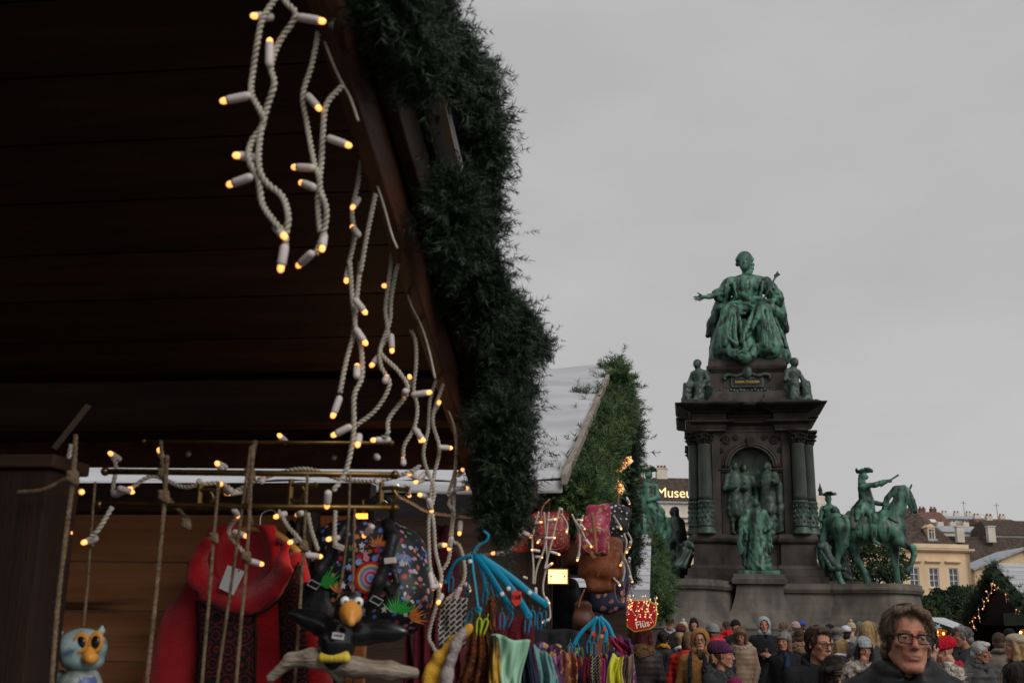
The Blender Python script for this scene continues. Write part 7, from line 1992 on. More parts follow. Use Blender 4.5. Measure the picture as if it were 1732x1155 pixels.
for lab_, pts_, v_ in (('thin cable fixed along the top of the barge board', [(523, -10), (540, 45), (560, 100), (578, 140), (592, 165), (606, 205)], 1.64), ('thin cable on the barge board between the second and fourth strands', [(606, 205), (617, 240), (630, 290), (648, 345), (662, 395), (672, 420)], 1.98),
                       ('tangled cable on the barge board above the single strand', [(672, 420), (682, 470), (695, 515), (712, 550), (725, 590), (736, 640)], 2.3), ('thin cable at the lower end of the barge board', [(736, 640), (752, 680), (768, 720), (772, 760)], 2.75)):
    chain(lab_, pxl, [pts_], [], v_, 'stall light cables', 'light_cable', plain=True)
cvt = lambda p: p
C1 = [(z4(665, 580)), z4(640, 740), z4(615, 860), z4(625, 960), z4(605, 1060)] + [z5(*p) for p in ((222, 120), (230, 250), (240, 370), (205, 510), (180, 640))]
C2 = [z4(710, 790), z4(675, 960), z4(650, 1100)] + [z5(*p) for p in ((265, 110), (250, 240), (242, 360), (266, 450), (270, 570), (238, 650), (236, 800), (205, 950), (150, 1040))]
chain('third pair of light strands hanging lowest in front of the rails', pxl, [C1, C2],
      [(z4(630, 790), z4(613, 850)), (z4(655, 975), z4(613, 920))] + [(z5(*a), z5(*b)) for a, b in (((208, 110), (205, 188)), ((250, 265), (288, 315)), ((242, 372), (290, 442)), ((262, 585), (250, 520)), ((182, 648), (148, 740)), ((228, 770), (145, 812)), ((242, 795), (252, 852)), ((150, 1040), (127, 1103)))], 1.95)
chain('fourth pair of light strands, curling outward near the board', z5,
      [[(385, 0), (425, 60), (405, 160), (388, 260), (382, 350), (345, 455), (348, 530), (382, 600), (330, 700), (245, 770)], [(400, 20), (380, 180), (365, 300), (375, 400), (345, 470), (420, 550), (455, 630), (380, 740), (375, 800), (345, 825)]],
      [((378, 185), (355, 200)), ((388, 395), (393, 475)), ((342, 465), (305, 530)), ((378, 605), (370, 570)), ((470, 645), (555, 632)), ((462, 640), (443, 648)), ((378, 820), (305, 828))], 2.2)
chain('single light strand between the fourth pair and the right strands', z5,
      [[(470, 380), (488, 430), (490, 520), (480, 620), (495, 700), (482, 780), (442, 850), (437, 900)]], [((482, 778), (525, 835)), ((452, 935), (437, 903)), ((465, 600), (462, 565))], 2.42)
F1 = [z5(580, 560), z5(548, 660), z5(540, 780), z5(520, 880)] + [z3(*p) for p in ((135, 60), (170, 150), (140, 300), (140, 440), (150, 570), (190, 660), (180, 740), (140, 900), (160, 960), (178, 1000))]
F2 = [z5(600, 600), z5(558, 740), z5(585, 860)] + [z3(*p) for p in ((170, 60), (150, 190), (165, 330), (175, 470), (205, 600), (190, 680))]
chain('long bundle of light strands falling past the backpack to the scarves', pxl, [F1, F2],
      [(z5(550, 712), z5(588, 668)), (z5(588, 864), z5(637, 860)), (z5(525, 955), z5(485, 1000)), (z5(505, 790), z5(510, 835))] + [(z3(*a), z3(*b)) for a, b in (((100, 85), (65, 110)), ((35, 130), (40, 185)), ((120, 178), (85, 172)), ((150, 200), (155, 265)), ((175, 435), (228, 435)), ((145, 575), (163, 672)), ((195, 690), (187, 740)), ((165, 660), (203, 645)), ((172, 985), (187, 1050)))], 2.62)
G1 = [z5(600, 660), z5(650, 790), z5(650, 940), z5(622, 1050)] + [z3(*p) for p in ((275, 160), (245, 220), (272, 270), (252, 400), (300, 440), (325, 540), (320, 620), (280, 680), (225, 725))]
G2 = [z3(280, 0), z3(275, 120), z3(265, 280), z3(255, 430), z3(240, 520), z3(200, 580)]
chain('rightmost light strands of the near stall, over the turquoise hanger', pxl, [G1, G2],
      [(z5(650, 968), z5(684, 944)), (z5(655, 1032), z5(703, 1023))] + [(z3(*a), z3(*b)) for a, b in (((300, 305), (298, 385)), ((268, 395), (243, 462)), ((305, 655), (268, 745)), ((345, 640), (352, 675)), ((120, 565), (103, 568)))], 2.8)
chain('light cable slung sideways from the near stall to the garland', z3, [[(-20, 180), (60, 220), (150, 265), (340, 290), (400, 280)], [(405, 425), (380, 470), (340, 492), (460, 485), (530, 480), (600, 410), (632, 310)]], [((530, 480), (465, 478)), ((625, 370), (678, 393))], 3.0)
chain('bundle of light strands hanging from the corner of the second stall', z3,
      [[(712, 262), (680, 400), (685, 560), (682, 640)], [(740, 265), (748, 420), (702, 560), (690, 640)], [(765, 265), (750, 420), (756, 520), (735, 640), (740, 700), (765, 740), (772, 810), (760, 825)], [(822, 240), (800, 330), (780, 420), (742, 560)]],
      [((690, 325), (730, 315)), ((755, 310), (805, 300)), ((742, 400), (803, 398)), ((720, 468), (672, 460)), ((690, 495), (733, 500)), ((772, 470), (825, 487)), ((742, 560), (787, 527)), ((697, 655), (697, 712)), ((745, 705), (768, 742)), ((770, 825), (728, 838)), ((715, 405), (705, 425)), ((640, 605), (650, 608))], 4.9)
chain('short light strands in front of the magenta backpack', z3,
      [[(885, 275), (920, 360), (926, 430), (918, 500)], [(895, 300), (930, 350), (955, 405)], [(820, 260), (858, 320), (858, 350)], [(945, 280), (925, 330)]],
      [((920, 478), (912, 520)), ((955, 405), (990, 450)), ((905, 305), (940, 305)), ((932, 332), (952, 353)), ((858, 335), (858, 370)), ((835, 250), (830, 275))], 5.0)
chain('light strand trailing over the black flowered bag', zE,
      [[(1140, 180), (1190, 260), (1215, 310)], [(1245, 360), (1270, 440), (1255, 540), (1235, 640), (1250, 720), (1230, 830)], [(1280, 350), (1315, 420), (1300, 490), (1265, 540)], [(1250, 600), (1290, 700), (1320, 830)], [(1140, 790), (1205, 860)], [(1270, 0), (1290, 60)]],
      [((1190, 265), (1220, 320)), ((1310, 440), (1300, 492)), ((1240, 610), (1207, 675)), ((1300, 770), (1328, 835)), ((1170, 820), (1207, 868)), ((1275, 20), (1300, 72)), ((1275, 500), (1270, 548)), ((1300, 600), (1300, 628))], 5.3)
chain('light strand hanging in front of the boards beside the left post', zL,
      [[(262, 430), (245, 500), (215, 590), (176, 650), (182, 740), (180, 860), (178, 925)], [(425, 488), (375, 570), (345, 600)], [(270, 250), (240, 420)]],
      [((270, 425), (313, 430)), ((222, 588), (272, 585)), ((342, 598), (313, 623)), ((178, 735), (170, 770)), ((178, 915), (178, 962))], 2.0, 'inner stall lights')
chain('small lights along the light strip, left half', zL,
      [[(412, 280), (440, 330), (430, 440), (497, 415), (580, 370), (690, 410), (757, 402), (838, 398), (890, 430)]],
      [((430, 300), (413, 280)), ((440, 440), (503, 415)), ((590, 290), (602, 268)), ((780, 395), (757, 402)), ((810, 400), (838, 398)), ((895, 428), (858, 437)), ((820, 340), (820, 318)), ((470, 420), (508, 432))], 2.25, 'inner stall lights')
chain('small lights along the light strip, right half', zM,
      [[(48, 437), (100, 420), (190, 377), (345, 342), (480, 380), (617, 388), (740, 357), (790, 330)], [(250, 500), (285, 560), (320, 600), (385, 690)], [(360, 510), (375, 580), (400, 655)], [(95, 520), (60, 580), (100, 640), (135, 680)], [(465, 500), (462, 580), (465, 640)]],
      [((102, 422), (48, 437)), ((205, 400), (190, 377)), ((360, 360), (342, 342)), ((640, 400), (618, 388)), ((760, 370), (740, 357)), ((640, 310), (617, 292)), ((75, 580), (135, 600)), ((140, 690), (192, 705)), ((262, 505), (235, 525)), ((357, 515), (318, 517)), ((312, 605), (288, 622)), ((365, 672), (415, 675)), ((462, 598), (432, 610)), ((618, 560), (570, 600)), ((262, 235), (250, 213)), ((100, 500), (97, 523)), ((30, 330), (12, 318))], 2.3, 'inner stall lights')

# light-tube star at the gable of the second stall: clear tubes with small amber lamps
st_, C = px_thing('light_star', 'star of glowing light tubes on the gable of the second stall', 'star', 1036, 790, 7.7)
m_tube = mat('glowing_clear_tube', (0.7, 0.55, 0.45), rough=0.3, emit=(1.0, 0.5, 0.24), es=0.32)
kk = 7.7 / FPX
cx_, cy_ = 1022, 795
ptsS = []
for i in range(10):
    a = R_(22) + i * math.pi / 5; rr = 50 if i % 2 == 0 else 20
    ptsS.append((cx_ + rr * math.cos(a), cy_ - rr * math.sin(a)))
for i in range(10):
    a, b = Vector(C(*ptsS[i])), Vector(C(*ptsS[(i + 1) % 10]))
    tb = MB()
    for o_ in (-0.011, 0.011):
        dd = (b - a).normalized(); nn = Vector((-dd.z, 0, dd.x)) * o_
        tb.tube([a + nn, b + nn], 0.0095, 6)
    o = tb.build('light_tube', m_tube, st_, True)
    for q_ in (0.15, 0.4, 0.65, 0.9):
        c = a.lerp(b, q_); l = MB().ball(c + Vector((0, -0.016, 0)), 0.012, 8, 6).build('lamp', m_led, o, True)
# dense small lights, far: too small to pick apart
def far_lights(label, strands, Y, seed, mode, n_b, br, cr):
    rs = random.Random(seed)
    x0, y0 = strands[0][0]
    b0 = P(x0, y0, Y(x0) if callable(Y) else Y); t = thing('light_curtain', label, 'lights', b0)
    cords, bulbs = MB(), MB()
    for pts in strands:
        pp = [P(x + rs.uniform(-1.5, 1.5), y, (Y(x) if callable(Y) else Y) + rs.uniform(-0.15, 0.15)) - b0 for x, y in pts]
        path = spline(pp, 4); cords.tube(path, cr, 4)
        for k in range(n_b):
            q = path[int((k + 0.6) / n_b * (len(path) - 1))]
            bulbs.ball(q + Vector((rs.uniform(-3, 3) * br, rs.uniform(-3, 0) * br, rs.uniform(-2, 2) * br)), br * rs.uniform(0.7, 1.1), 6, 4)
    c = cords.build('cords', mat('white_cord', (0.5, 0.47, 0.45), rough=0.5), t, True); c['kind'] = 'stuff'
    l = bulbs.build('bulbs', m_led, t, True); l['kind'] = 'stuff'
rs1 = random.Random(9)
stx = []
for k in range(16):
    x = 1032 + k * 5.2 + rs1.uniform(-2, 2); y0 = 1008 + rs1.uniform(-4, 8) + (14 if x < 1060 else 0); ln = rs1.uniform(25, 48)
    stx.append([(x, y0), (x + rs1.uniform(-6, 6), y0 + ln * 0.4), (x + rs1.uniform(-4, 4), y0 + ln * 0.7), (x + rs1.uniform(-7, 7), y0 + ln)])
far_lights('dense curtain of small amber lights around the red shield sign', stx, 14.2, 4, 0, 5, 0.0085, 0.0045)
stx = []
for k in range(13):
    q = k / 12
    x, y = (1682 - 40 * (1 - q * 2), 962 + 80 * (1 - q * 2)) if q < 0.5 else (1684 + 44 * (q * 2 - 1), 962 + 44 * (q * 2 - 1))
    y += 10; ln = rs1.uniform(18, 30)
    stx.append([(x, y), (x + rs1.uniform(-4, 4), y + ln * 0.5), (x + rs1.uniform(-4, 4), y + ln)])
far_lights('icicle lights hanging inside the gable of the large right stall', stx, lambda x: YG(x) - 0.3, 5, 0, 3, 0.02, 0.012)
# ================================================================== people
def skin(name, c):
    return mat(name, tuple(q * 0.9 for q in c), tuple(min(1, q * 1.15) for q in c), rough=0.48, scale=26, sss=0.1, bump=0.22, bscale=170, c3=(c[0] * 1.02, c[1] * 0.72, c[2] * 0.66), sc3=22, f3=(0.5, 0.68), detail=6)
SK = [skin('skin_fair', (0.42, 0.225, 0.155)), skin('skin_rosy', (0.365, 0.175, 0.115)), skin('skin_tan', (0.30, 0.15, 0.098))]
m_lip = mat('lips', (0.29, 0.115, 0.085), rough=0.5)
m_browm = mat('eyebrow', (0.10, 0.055, 0.035), rough=0.8)
m_eye = mat('eye_dark', (0.02, 0.015, 0.012), rough=0.2)
m_eyew = mat('eye_white', (0.42, 0.36, 0.32), rough=0.3)
m_lens = bpy.data.materials.new('spectacle_lens'); m_lens.use_nodes = True
_nt = m_lens.node_tree; _tr = _nt.nodes.new('ShaderNodeBsdfTransparent'); _gl = _nt.nodes.new('ShaderNodeBsdfGlossy'); _gl.inputs['Roughness'].default_value = 0.05; _mx = _nt.nodes.new('ShaderNodeMixShader'); _mx.inputs[0].default_value = 0.07
_tr.inputs[0].default_value = (0.9, 0.9, 0.88, 1); _nt.links.new(_tr.outputs[0], _mx.inputs[1]); _nt.links.new(_gl.outputs[0], _mx.inputs[2]); _nt.links.new(_mx.outputs[0], _nt.nodes['Material Output'].inputs[0])
m_glf = mat('dark_glasses_frame', (0.012, 0.009, 0.009), rough=0.3)
HAIRC = dict(brown=((0.035, 0.02, 0.012), (0.10, 0.06, 0.035)), dark=((0.01, 0.007, 0.006), (0.03, 0.02, 0.014)), blond=((0.22, 0.13, 0.055), (0.42, 0.28, 0.13)), red=((0.05, 0.008, 0.008), (0.13, 0.025, 0.02)),
             grey=((0.10, 0.095, 0.09), (0.24, 0.23, 0.22)), white=((0.34, 0.33, 0.32), (0.5, 0.49, 0.47)), lbrown=((0.09, 0.05, 0.028), (0.2, 0.12, 0.07)), lgrey=((0.05, 0.03, 0.018), (0.175, 0.118, 0.078)))
HM = {k: mat('hair_' + k, a, b, rough=0.45, scale=75, stretch=(3, 3, 0.6), bump=0.6, bscale=90, detail=6) for k, (a, b) in HAIRC.items()}
_cm = {}
def cloth(c, kind='wool'):
    key = (tuple(round(q, 3) for q in c), kind)
    if key not in _cm:
        nm = 'clothing_%s_%d' % (kind, len(_cm))
        if kind == 'knit':
            _cm[key] = mat(nm, tuple(q * 0.6 for q in c), tuple(min(1, q * 1.3) for q in c), rough=0.95, scale=70, bump=0.9, bscale=90, stretch=(1, 1, 0.5))
        elif kind == 'fur':
            _cm[key] = mat(nm, tuple(q * 0.4 for q in c), tuple(min(1, q * 1.5) for q in c), rough=1.0, scale=50, bump=1.0, bscale=90)
        elif kind == 'shell':
            _cm[key] = mat(nm, tuple(q * 0.85 for q in c), tuple(min(1, q * 1.15) for q in c), rough=0.5, scale=9, bump=0.3, bscale=22)
        else:
            _cm[key] = mat(nm, tuple(q * 0.8 for q in c), tuple(min(1, q * 1.2) for q in c), rough=0.9, scale=25, bump=0.35, bscale=120)
    return _cm[key]
def nonuni(lo, hi, fl, fh, fine, coarse):
    """grid coordinates: fine inside [fl,fh], coarse outside"""
    a = np.arange(lo, fl, coarse); b = np.arange(fl, fh, fine); c = np.arange(fh, hi + coarse, coarse)
    return np.concatenate([a, b, c])
EZ0 = 1.63      # eye height of the standard 1.75 m figure; head centre sits there
def head_ops(S, T, g='m', age=0.0, wide=1.0, jaw=1.0):
    """T maps head coordinates (origin between the eyes, face towards -y) to body coordinates"""
    e = lambda c, r, k=0.012, op='u', rot=None: S.ell(T(c), (r[0] * wide, r[1], r[2]), k, rot, op)
    e((0, 0.02, 0.035), (0.0745, 0.095, 0.083), 0.02)
    e((0, -0.018, -0.035), (0.0605, 0.066, 0.082), 0.02)
    e((0, -0.056, -0.102), (0.03 * jaw, 0.026, 0.02), 0.022)
    for q in (-1, 1):
        S.cap(T((q * 0.051 * jaw, 0.012, -0.06)), T((q * 0.02 * jaw, -0.054, -0.106)), 0.014, 0.014, 0.02)
        e((q * 0.043, -0.058, -0.02), (0.02, 0.019, 0.015), 0.016)
        S.cap(T((q * 0.013, -0.085, 0.021)), T((q * 0.05, -0.066, 0.018)), 0.0065, 0.006, 0.012)
        e((q * 0.031, -0.089, 0.0), (0.018, 0.013, 0.0105), 0.009, 's')
        e((q * 0.031, -0.0705, -0.001), (0.0135, 0.0118, 0.0105), 0.004)
        S.cap(T((q * 0.02, -0.0825, 0.0075)), T((q * 0.043, -0.077, 0.0065)), 0.0034, 0.0032, 0.005)      # upper lid
        S.cap(T((q * 0.021, -0.08, -0.0085)), T((q * 0.041, -0.0755, -0.0085)), 0.003, 0.003, 0.005)       # lower lid
        e((q * 0.0115, -0.093, -0.035), (0.0075, 0.0085, 0.0065), 0.006)
        S.ell(T((q * 0.077 * wide, 0.015, -0.008)), (0.0085, 0.019, 0.03), 0.006, (0, 0, q * 0.45))
        S.ell(T((q * 0.082 * wide, 0.007, -0.006)), (0.006, 0.010, 0.018), 0.004, None, 's')
        if age:
            S.chain([T((q * 0.019, -0.09, -0.03)), T((q * 0.029, -0.083, -0.05)), T((q * 0.035, -0.072, -0.076))], [0.004, 0.0045, 0.003], 0.006, 's')
            S.cap(T((q * 0.03, -0.076, -0.062)), T((q * 0.033, -0.066, -0.09)), 0.003, 0.003, 0.006, 's')
            S.cap(T((q * 0.02, -0.081, -0.015)), T((q * 0.042, -0.073, -0.0155)), 0.0045, 0.004, 0.005)     # bag under the eye
            S.cap(T((q * 0.019, -0.083, -0.021)), T((q * 0.043, -0.074, -0.021)), 0.0022, 0.002, 0.004, 's')
            e((q * 0.05, -0.052, -0.052), (0.007, 0.012, 0.02), 0.016, 's')
    S.cap(T((0, -0.082, 0.014)), T((0, -0.103, -0.027)), 0.0078, 0.0112, 0.01)
    e((0, -0.104, -0.03), (0.0105, 0.0098, 0.0088), 0.006)
    e((0, -0.073, -0.062), (0.027, 0.014, 0.02), 0.014)
    S.cap(T((-0.017, -0.083, -0.063)), T((0.017, -0.083, -0.063)), 0.0042, 0.0042, 0.005)
    S.cap(T((-0.012, -0.083, -0.0725)), T((0.012, -0.083, -0.0725)), 0.005, 0.005, 0.006)
    S.cap(T((-0.025, -0.087, -0.068)), T((0.025, -0.087, -0.068)), 0.0024, 0.0024, 0.003, 's')
    e((0, -0.086, -0.084), (0.015, 0.007, 0.004), 0.006, 's')
    if age:
        for z in (0.044, 0.054, 0.065, 0.076):
            S.cap(T((-0.036, -0.084 + (z - 0.044) * 0.55, z)), T((0.03, -0.087 + (z - 0.044) * 0.55, z + 0.001)), 0.0024, 0.0024, 0.004, 's')
def hair_strands(t, T, hs, hm, seed, n, wide, hatted):
    rs = np.random.RandomState(seed)
    c = np.array([0, 0.027, 0.041]); r = np.array([0.081 * wide, 0.099, 0.0865])
    d = rs.normal(size=(n * 3, 3)); d /= np.linalg.norm(d, axis=1)[:, None]
    p = c + d * r
    x, y, z = np.abs(p[:, 0]), p[:, 1], p[:, 2]
    ok = np.where(y < -0.035, z > (0.1 if hs == 'shaggy' else 0.082) - 0.35 * np.maximum(x - 0.04, 0), np.where(y < 0.035, z > 0.015, z > -0.065))
    if hs == 'bangs': ok |= (y < -0.035) & (z > 0.055)
    if hs in ('long', 'bob', 'bangs', 'shaggy'): ok |= (y > -0.03) & (z > -0.04) & (x > 0.05)
    if hatted: ok &= z < 0.03
    p = p[ok][:n]; k = len(p)
    if k < 5: return
    L = dict(short=0.034, crop=0.013, shaggy=0.06, long=0.2, bob=0.13, bangs=0.16, bun=0.05, fringe_m=0.04).get(hs, 0.03) * rs.uniform(0.6, 1.2, (k, 1))
    crown = np.array([0.012, 0.055, 0.13])
    side = np.array([0.9, 0.2, 0.0]) if hs == 'shaggy' else np.array([0.55, -0.35, 0.0]) if hs == 'short' else np.array([0, 0, 0])
    steps = 5; pts = [p + (p - c) / r * 0.002]
    jit = rs.normal(size=(k, 3)) * 0.28
    for i in range(steps):
        q = pts[-1]; nrm = (q - c) / r ** 2; nrm /= np.linalg.norm(nrm, axis=1)[:, None]
        away = q - crown + side * 0.05 * (q[:, 2:3] > 0.07); tg = away - nrm * (away * nrm).sum(1)[:, None]; tg /= np.maximum(np.linalg.norm(tg, axis=1)[:, None], 1e-6)
        gq = min(0.85, 0.12 + 0.17 * i) * (0.45 if hs in ('shaggy', 'short') else 1.0)
        dr = tg * (1 - gq) + np.array([0, 0, -1.0]) * gq + jit * 0.5; dr /= np.linalg.norm(dr, axis=1)[:, None]
        q2 = q + dr * L / steps
        kk_ = np.linalg.norm((q2 - c) / r, axis=1)[:, None]
        low = q2[:, 2:3] < -0.02
        lim = 1.02 + 0.05 * rs.uniform(0, 1, (k, 1))
        q2 = np.where((kk_ < lim) & ~low, c + (q2 - c) / np.maximum(kk_, 1e-6) * lim, q2)
        pts.append(q2)
    M = np.array([T(tuple(v)) for v in ((0, 0, 0), (1, 0, 0), (0, 1, 0), (0, 0, 1))]); A = M[1:] - M[0]
    W = [M[0] + q @ A for q in pts]
    sd = np.cross(W[-1] - W[0], rs.normal(size=(k, 3))); sd /= np.maximum(np.linalg.norm(sd, axis=1)[:, None], 1e-6)
    wd = (0.0009 if n > 3000 else (0.0016 if n > 1000 else 0.003))
    V = []
    for i, q in enumerate(W):
        w = wd * (1.0 - 0.75 * (i / steps) ** 2)
        V += [q - sd * w, q + sd * w]
    V = np.stack(V, 1)          # k, 2*(steps+1), 3
    nv = V.shape[1]
    base = np.arange(k)[:, None] * nv
    F = np.concatenate([np.stack([base[:, 0] + 2 * i, base[:, 0] + 2 * i + 1, base[:, 0] + 2 * i + 3, base[:, 0] + 2 * i + 2], 1) for i in range(steps)])
    o = link_mesh('hair_strands', mesh_np('hair_strands', V.reshape(-1, 3), F, True), hm, t); o['kind'] = 'stuff'
def rotmap(yaw, pitch, tilt, c):
    Rm = Euler((pitch, tilt, yaw), 'XYZ').to_matrix()
    piv = Vector((0, 0.03, -0.11))
    def T(p):
        q = Rm @ (Vector(p) - piv) + piv
        return (q.x + c[0], q.y + c[1], q.z + c[2])
    return T, Rm, piv
HC = (0, -0.03, EZ0)
def person(label, px, py, Y, yaw=0.0, hyaw=0.0, pitch=0.0, tilt=0.0, hair='brown', hstyle='short', coat=(0.012, 0.012, 0.014), ckind='wool', hat=None, hatc=None, collar=None, collarc=None, glasses=False,
           face='m', age=0.0, sk=0, fine=0.0065, arms='down', extras=(), scale=None, wide=1.0, jaw=1.0, scarf=None, group='visitors in the crowd', brow=True, width=1.0):
    """eyes at photo pixel (px,py), distance Y. yaw: body turn (0 faces the camera, positive turns to the viewer's right); hyaw: extra head turn"""
    p = P(px, py, Y)
    sc = scale or max(0.8, min(1.13, p.z / EZ0))
    face_cam = math.atan2(p.x, p.y)
    t = thing('person', label, 'person', (p.x, p.y, p.z - EZ0 * sc), -face_cam + yaw, group)
    t.scale = (sc, sc, sc); t['px'] = float(px); t['hc'] = dict(lbrown='light brown', lgrey='brown').get(hair, hair); t['short'] = 'the ' + ' '.join(w for w in label.replace(',', '').split()[:4]).replace('older man with glasses brown hair','older man with glasses')
    T, Rm, piv = rotmap(hyaw, pitch, tilt, HC)
    # ---------------- body: one continuous surface, head to feet
    S = SDF()
    head_ops(S, T, face, age, wide, jaw)
    S.cap(T((0, 0.025, -0.08)), (0, 0.02, 1.43), 0.05 if face == 'm' else 0.044, 0.058, 0.02)
    sw = (0.185 if face == 'm' else 0.165) * width
    S.cap((-sw, 0.02, 1.385), (sw, 0.02, 1.385), 0.06, 0.06, 0.05); S.cap((0, 0.01, 1.3), (0, 0.01, 0.98), 0.125, 0.12, 0.05)
    for q in (-1, 1):
        S.chain([(q * 0.09, 0, 0.95), (q * 0.095, 0, 0.5), (q * 0.1, 0.01, 0.07)], [0.085, 0.06, 0.045], 0.04); S.cap((q * 0.1, 0.01, 0.04), (q * 0.12, -0.14, 0.035), 0.04, 0.035, 0.03)
    if arms == 'cup':
        AL = [((-sw, 0.02, 1.38), (-sw - 0.06, 0.0, 1.1), (-0.08, -0.26, 1.14)), ((sw, 0.02, 1.38), (sw + 0.06, 0.0, 1.1), (0.06, -0.27, 1.13))]
    elif arms == 'face':
        AL = [((-sw, 0.02, 1.38), (-sw - 0.02, -0.1, 1.14), (-0.05, -0.2, 1.45)), ((sw, 0.02, 1.38), (sw + 0.06, 0.0, 1.1), (0.06, -0.25, 1.1))]
    elif arms == 'raise':
        AL = [((-sw, 0.02, 1.38), (-sw - 0.1, -0.1, 1.17), (-0.26, -0.3, 1.27)), ((sw, 0.02, 1.38), (sw + 0.09, 0.02, 1.1), (sw + 0.04, -0.1, 0.88))]
    else:
        AL = [((-sw, 0.02, 1.38), (-sw - 0.07, 0.03, 1.1), (-sw - 0.03, -0.08, 0.86)), ((sw, 0.02, 1.38), (sw + 0.07, 0.03, 1.1), (sw + 0.03, -0.08, 0.86))]
    for sh, el, ha in AL:
        S.cap(sh, el, 0.045, 0.038, 0.02); S.cap(el, ha, 0.037, 0.027, 0.02)
        d = (Vector(ha) - Vector(el)).normalized(); hv = Vector(ha)
        side = d.cross(Vector((0, -1, 0.2))).normalized()
        pm = hv + d * 0.05
        S.cap(hv + d * 0.02, hv + d * 0.075, 0.03, 0.034, 0.012)
        cur = Vector((0, 0.35, -0.6)) if arms == 'down' else Vector((0, -0.2, -0.4))
        for j in range(4):
            o = side * ((j - 1.5) * 0.019); b0_ = hv + d * 0.085 + o; L1 = (0.036, 0.042, 0.039, 0.03)[j]
            b1_ = b0_ + d * L1; b2_ = b1_ + (d + cur * 0.8).normalized() * L1 * 0.9
            S.cap(b0_, b1_, 0.0095, 0.009, 0.003); S.cap(b1_, b2_, 0.009, 0.0075, 0.003)
        tb = hv + d * 0.04 + side * 0.03; S.cap(tb, tb + (d * 0.6 + side * 0.7).normalized() * 0.045, 0.011, 0.009, 0.004)
    hx = T((0, 0, 0))
    hands = [h for _, _, h in AL]
    visible_hand = arms != 'down'
    xs = nonuni(-0.45, 0.45, hx[0] - 0.1, hx[0] + 0.1, fine, 0.022); ys = nonuni(-0.45, 0.22, hx[1] - 0.13, hx[1] + 0.13, fine, 0.022); zs = nonuni(-0.04, 1.85, EZ0 - 0.15, EZ0 + 0.14, fine, 0.03)
    if visible_hand:
        f2 = 0.011
        xs = nonuni(-0.45, 0.45, -0.34, 0.14, f2 if fine > 0.006 else 0.007, 0.022); ys = nonuni(-0.5, 0.22, -0.42, hx[1] + 0.13, f2 if fine > 0.006 else 0.007, 0.022)
        zs = np.concatenate([np.arange(-0.04, 1.08, 0.03), np.arange(1.08, EZ0 - 0.15, 0.01), np.arange(EZ0 - 0.15, EZ0 + 0.14, fine), np.arange(EZ0 + 0.14, 1.85, 0.03)])
    me = S.mesh('body', fine, axes=(xs, ys, zs))
    body = link_mesh('body', me, [SK[sk], m_lip, m_browm, m_eyew, m_eye], t)
    # features by place on the head: lips, brows, eyes
    Ri = Rm.inverted()
    n = len(me.polygons); cen = np.empty(n * 3); me.polygons.foreach_get('center', cen); cen = cen.reshape(-1, 3)
    q = (cen - np.array(HC) - np.array(piv)) @ np.array(Ri).T + np.array(piv)
    mi = np.zeros(n, np.int32)
    front = q[:, 1] < -0.055
    mi[front & (np.abs(q[:, 0]) < 0.0215 - 0.3 * np.abs(q[:, 2] + 0.068)) & (q[:, 2] < -0.0605) & (q[:, 2] > -0.077)] = 1
    if brow:
        bz = 0.0205 + 0.005 * (1 - np.abs(np.abs(q[:, 0]) - 0.03) / 0.03)
        mi[front & (np.abs(q[:, 0]) > 0.013) & (np.abs(q[:, 0]) < 0.05) & (np.abs(q[:, 2] - bz) < 0.0042)] = 2
    ex = np.abs(np.abs(q[:, 0]) - 0.031)
    mi[front & ((ex / 0.0125) ** 2 + (q[:, 2] / 0.0052) ** 2 < 1)] = 3
    mi[front & ((ex / 0.0058) ** 2 + (q[:, 2] / 0.0058) ** 2 < 1)] = 4
    me.polygons.foreach_set('material_index', mi)
    # ---------------- coat
    S = SDF(); g = 0.028
    S.cap((-sw, 0.02, 1.39), (sw, 0.02, 1.39), 0.075, 0.075, 0.05)
    S.cap((0, 0.01, 1.33), (0, 0.01, 1.0), 0.165 * width, 0.16 * width, 0.05)
    S.ell((-0.09 * width, 0.01, 1.25), (0.12, 0.14, 0.2), 0.05); S.ell((0.09 * width, 0.01, 1.25), (0.12, 0.14, 0.2), 0.05)
    S.cap((0, 0.01, 1.0), (0, 0.01, 0.62), 0.17 * width, 0.2 * width, 0.05)
    S.cap((-0.06, 0.03, 1.44), (0.06, 0.03, 1.44), 0.055, 0.055, 0.03)
    for sh, el, ha in AL:
        S.cap(sh, el, 0.072, 0.06, 0.02); hv = Vector(el).lerp(Vector(ha), 0.92); S.cap(el, hv, 0.06, 0.047, 0.02)
    if ckind == 'shell':
        dspc = lambda X, Y_, Z: 0.008 * np.abs(np.sin(Z * 42)) - 0.005
    else:
        fz = foldnoise(int(px), 6, 12, 34, 0.6); dspc = lambda X, Y_, Z: 0.0045 * fz(X, Y_, Z)
    S.ell((0, -0.13, 1.46), (0.035, 0.09, 0.07), 0.02, op='s')
    link_mesh('coat', S.mesh('coat', 0.014 if fine < 0.008 else 0.02, dspc), cloth(coat, ckind), t)
    # trousers
    S = SDF()
    for q_ in (-1, 1):
        S.chain([(q_ * 0.09, 0, 0.85), (q_ * 0.095, 0, 0.5), (q_ * 0.1, 0.01, 0.09)], [0.1, 0.08, 0.075], 0.03)
    link_mesh('trousers', S.mesh('trousers', 0.035), cloth((0.015, 0.016, 0.022)), t)
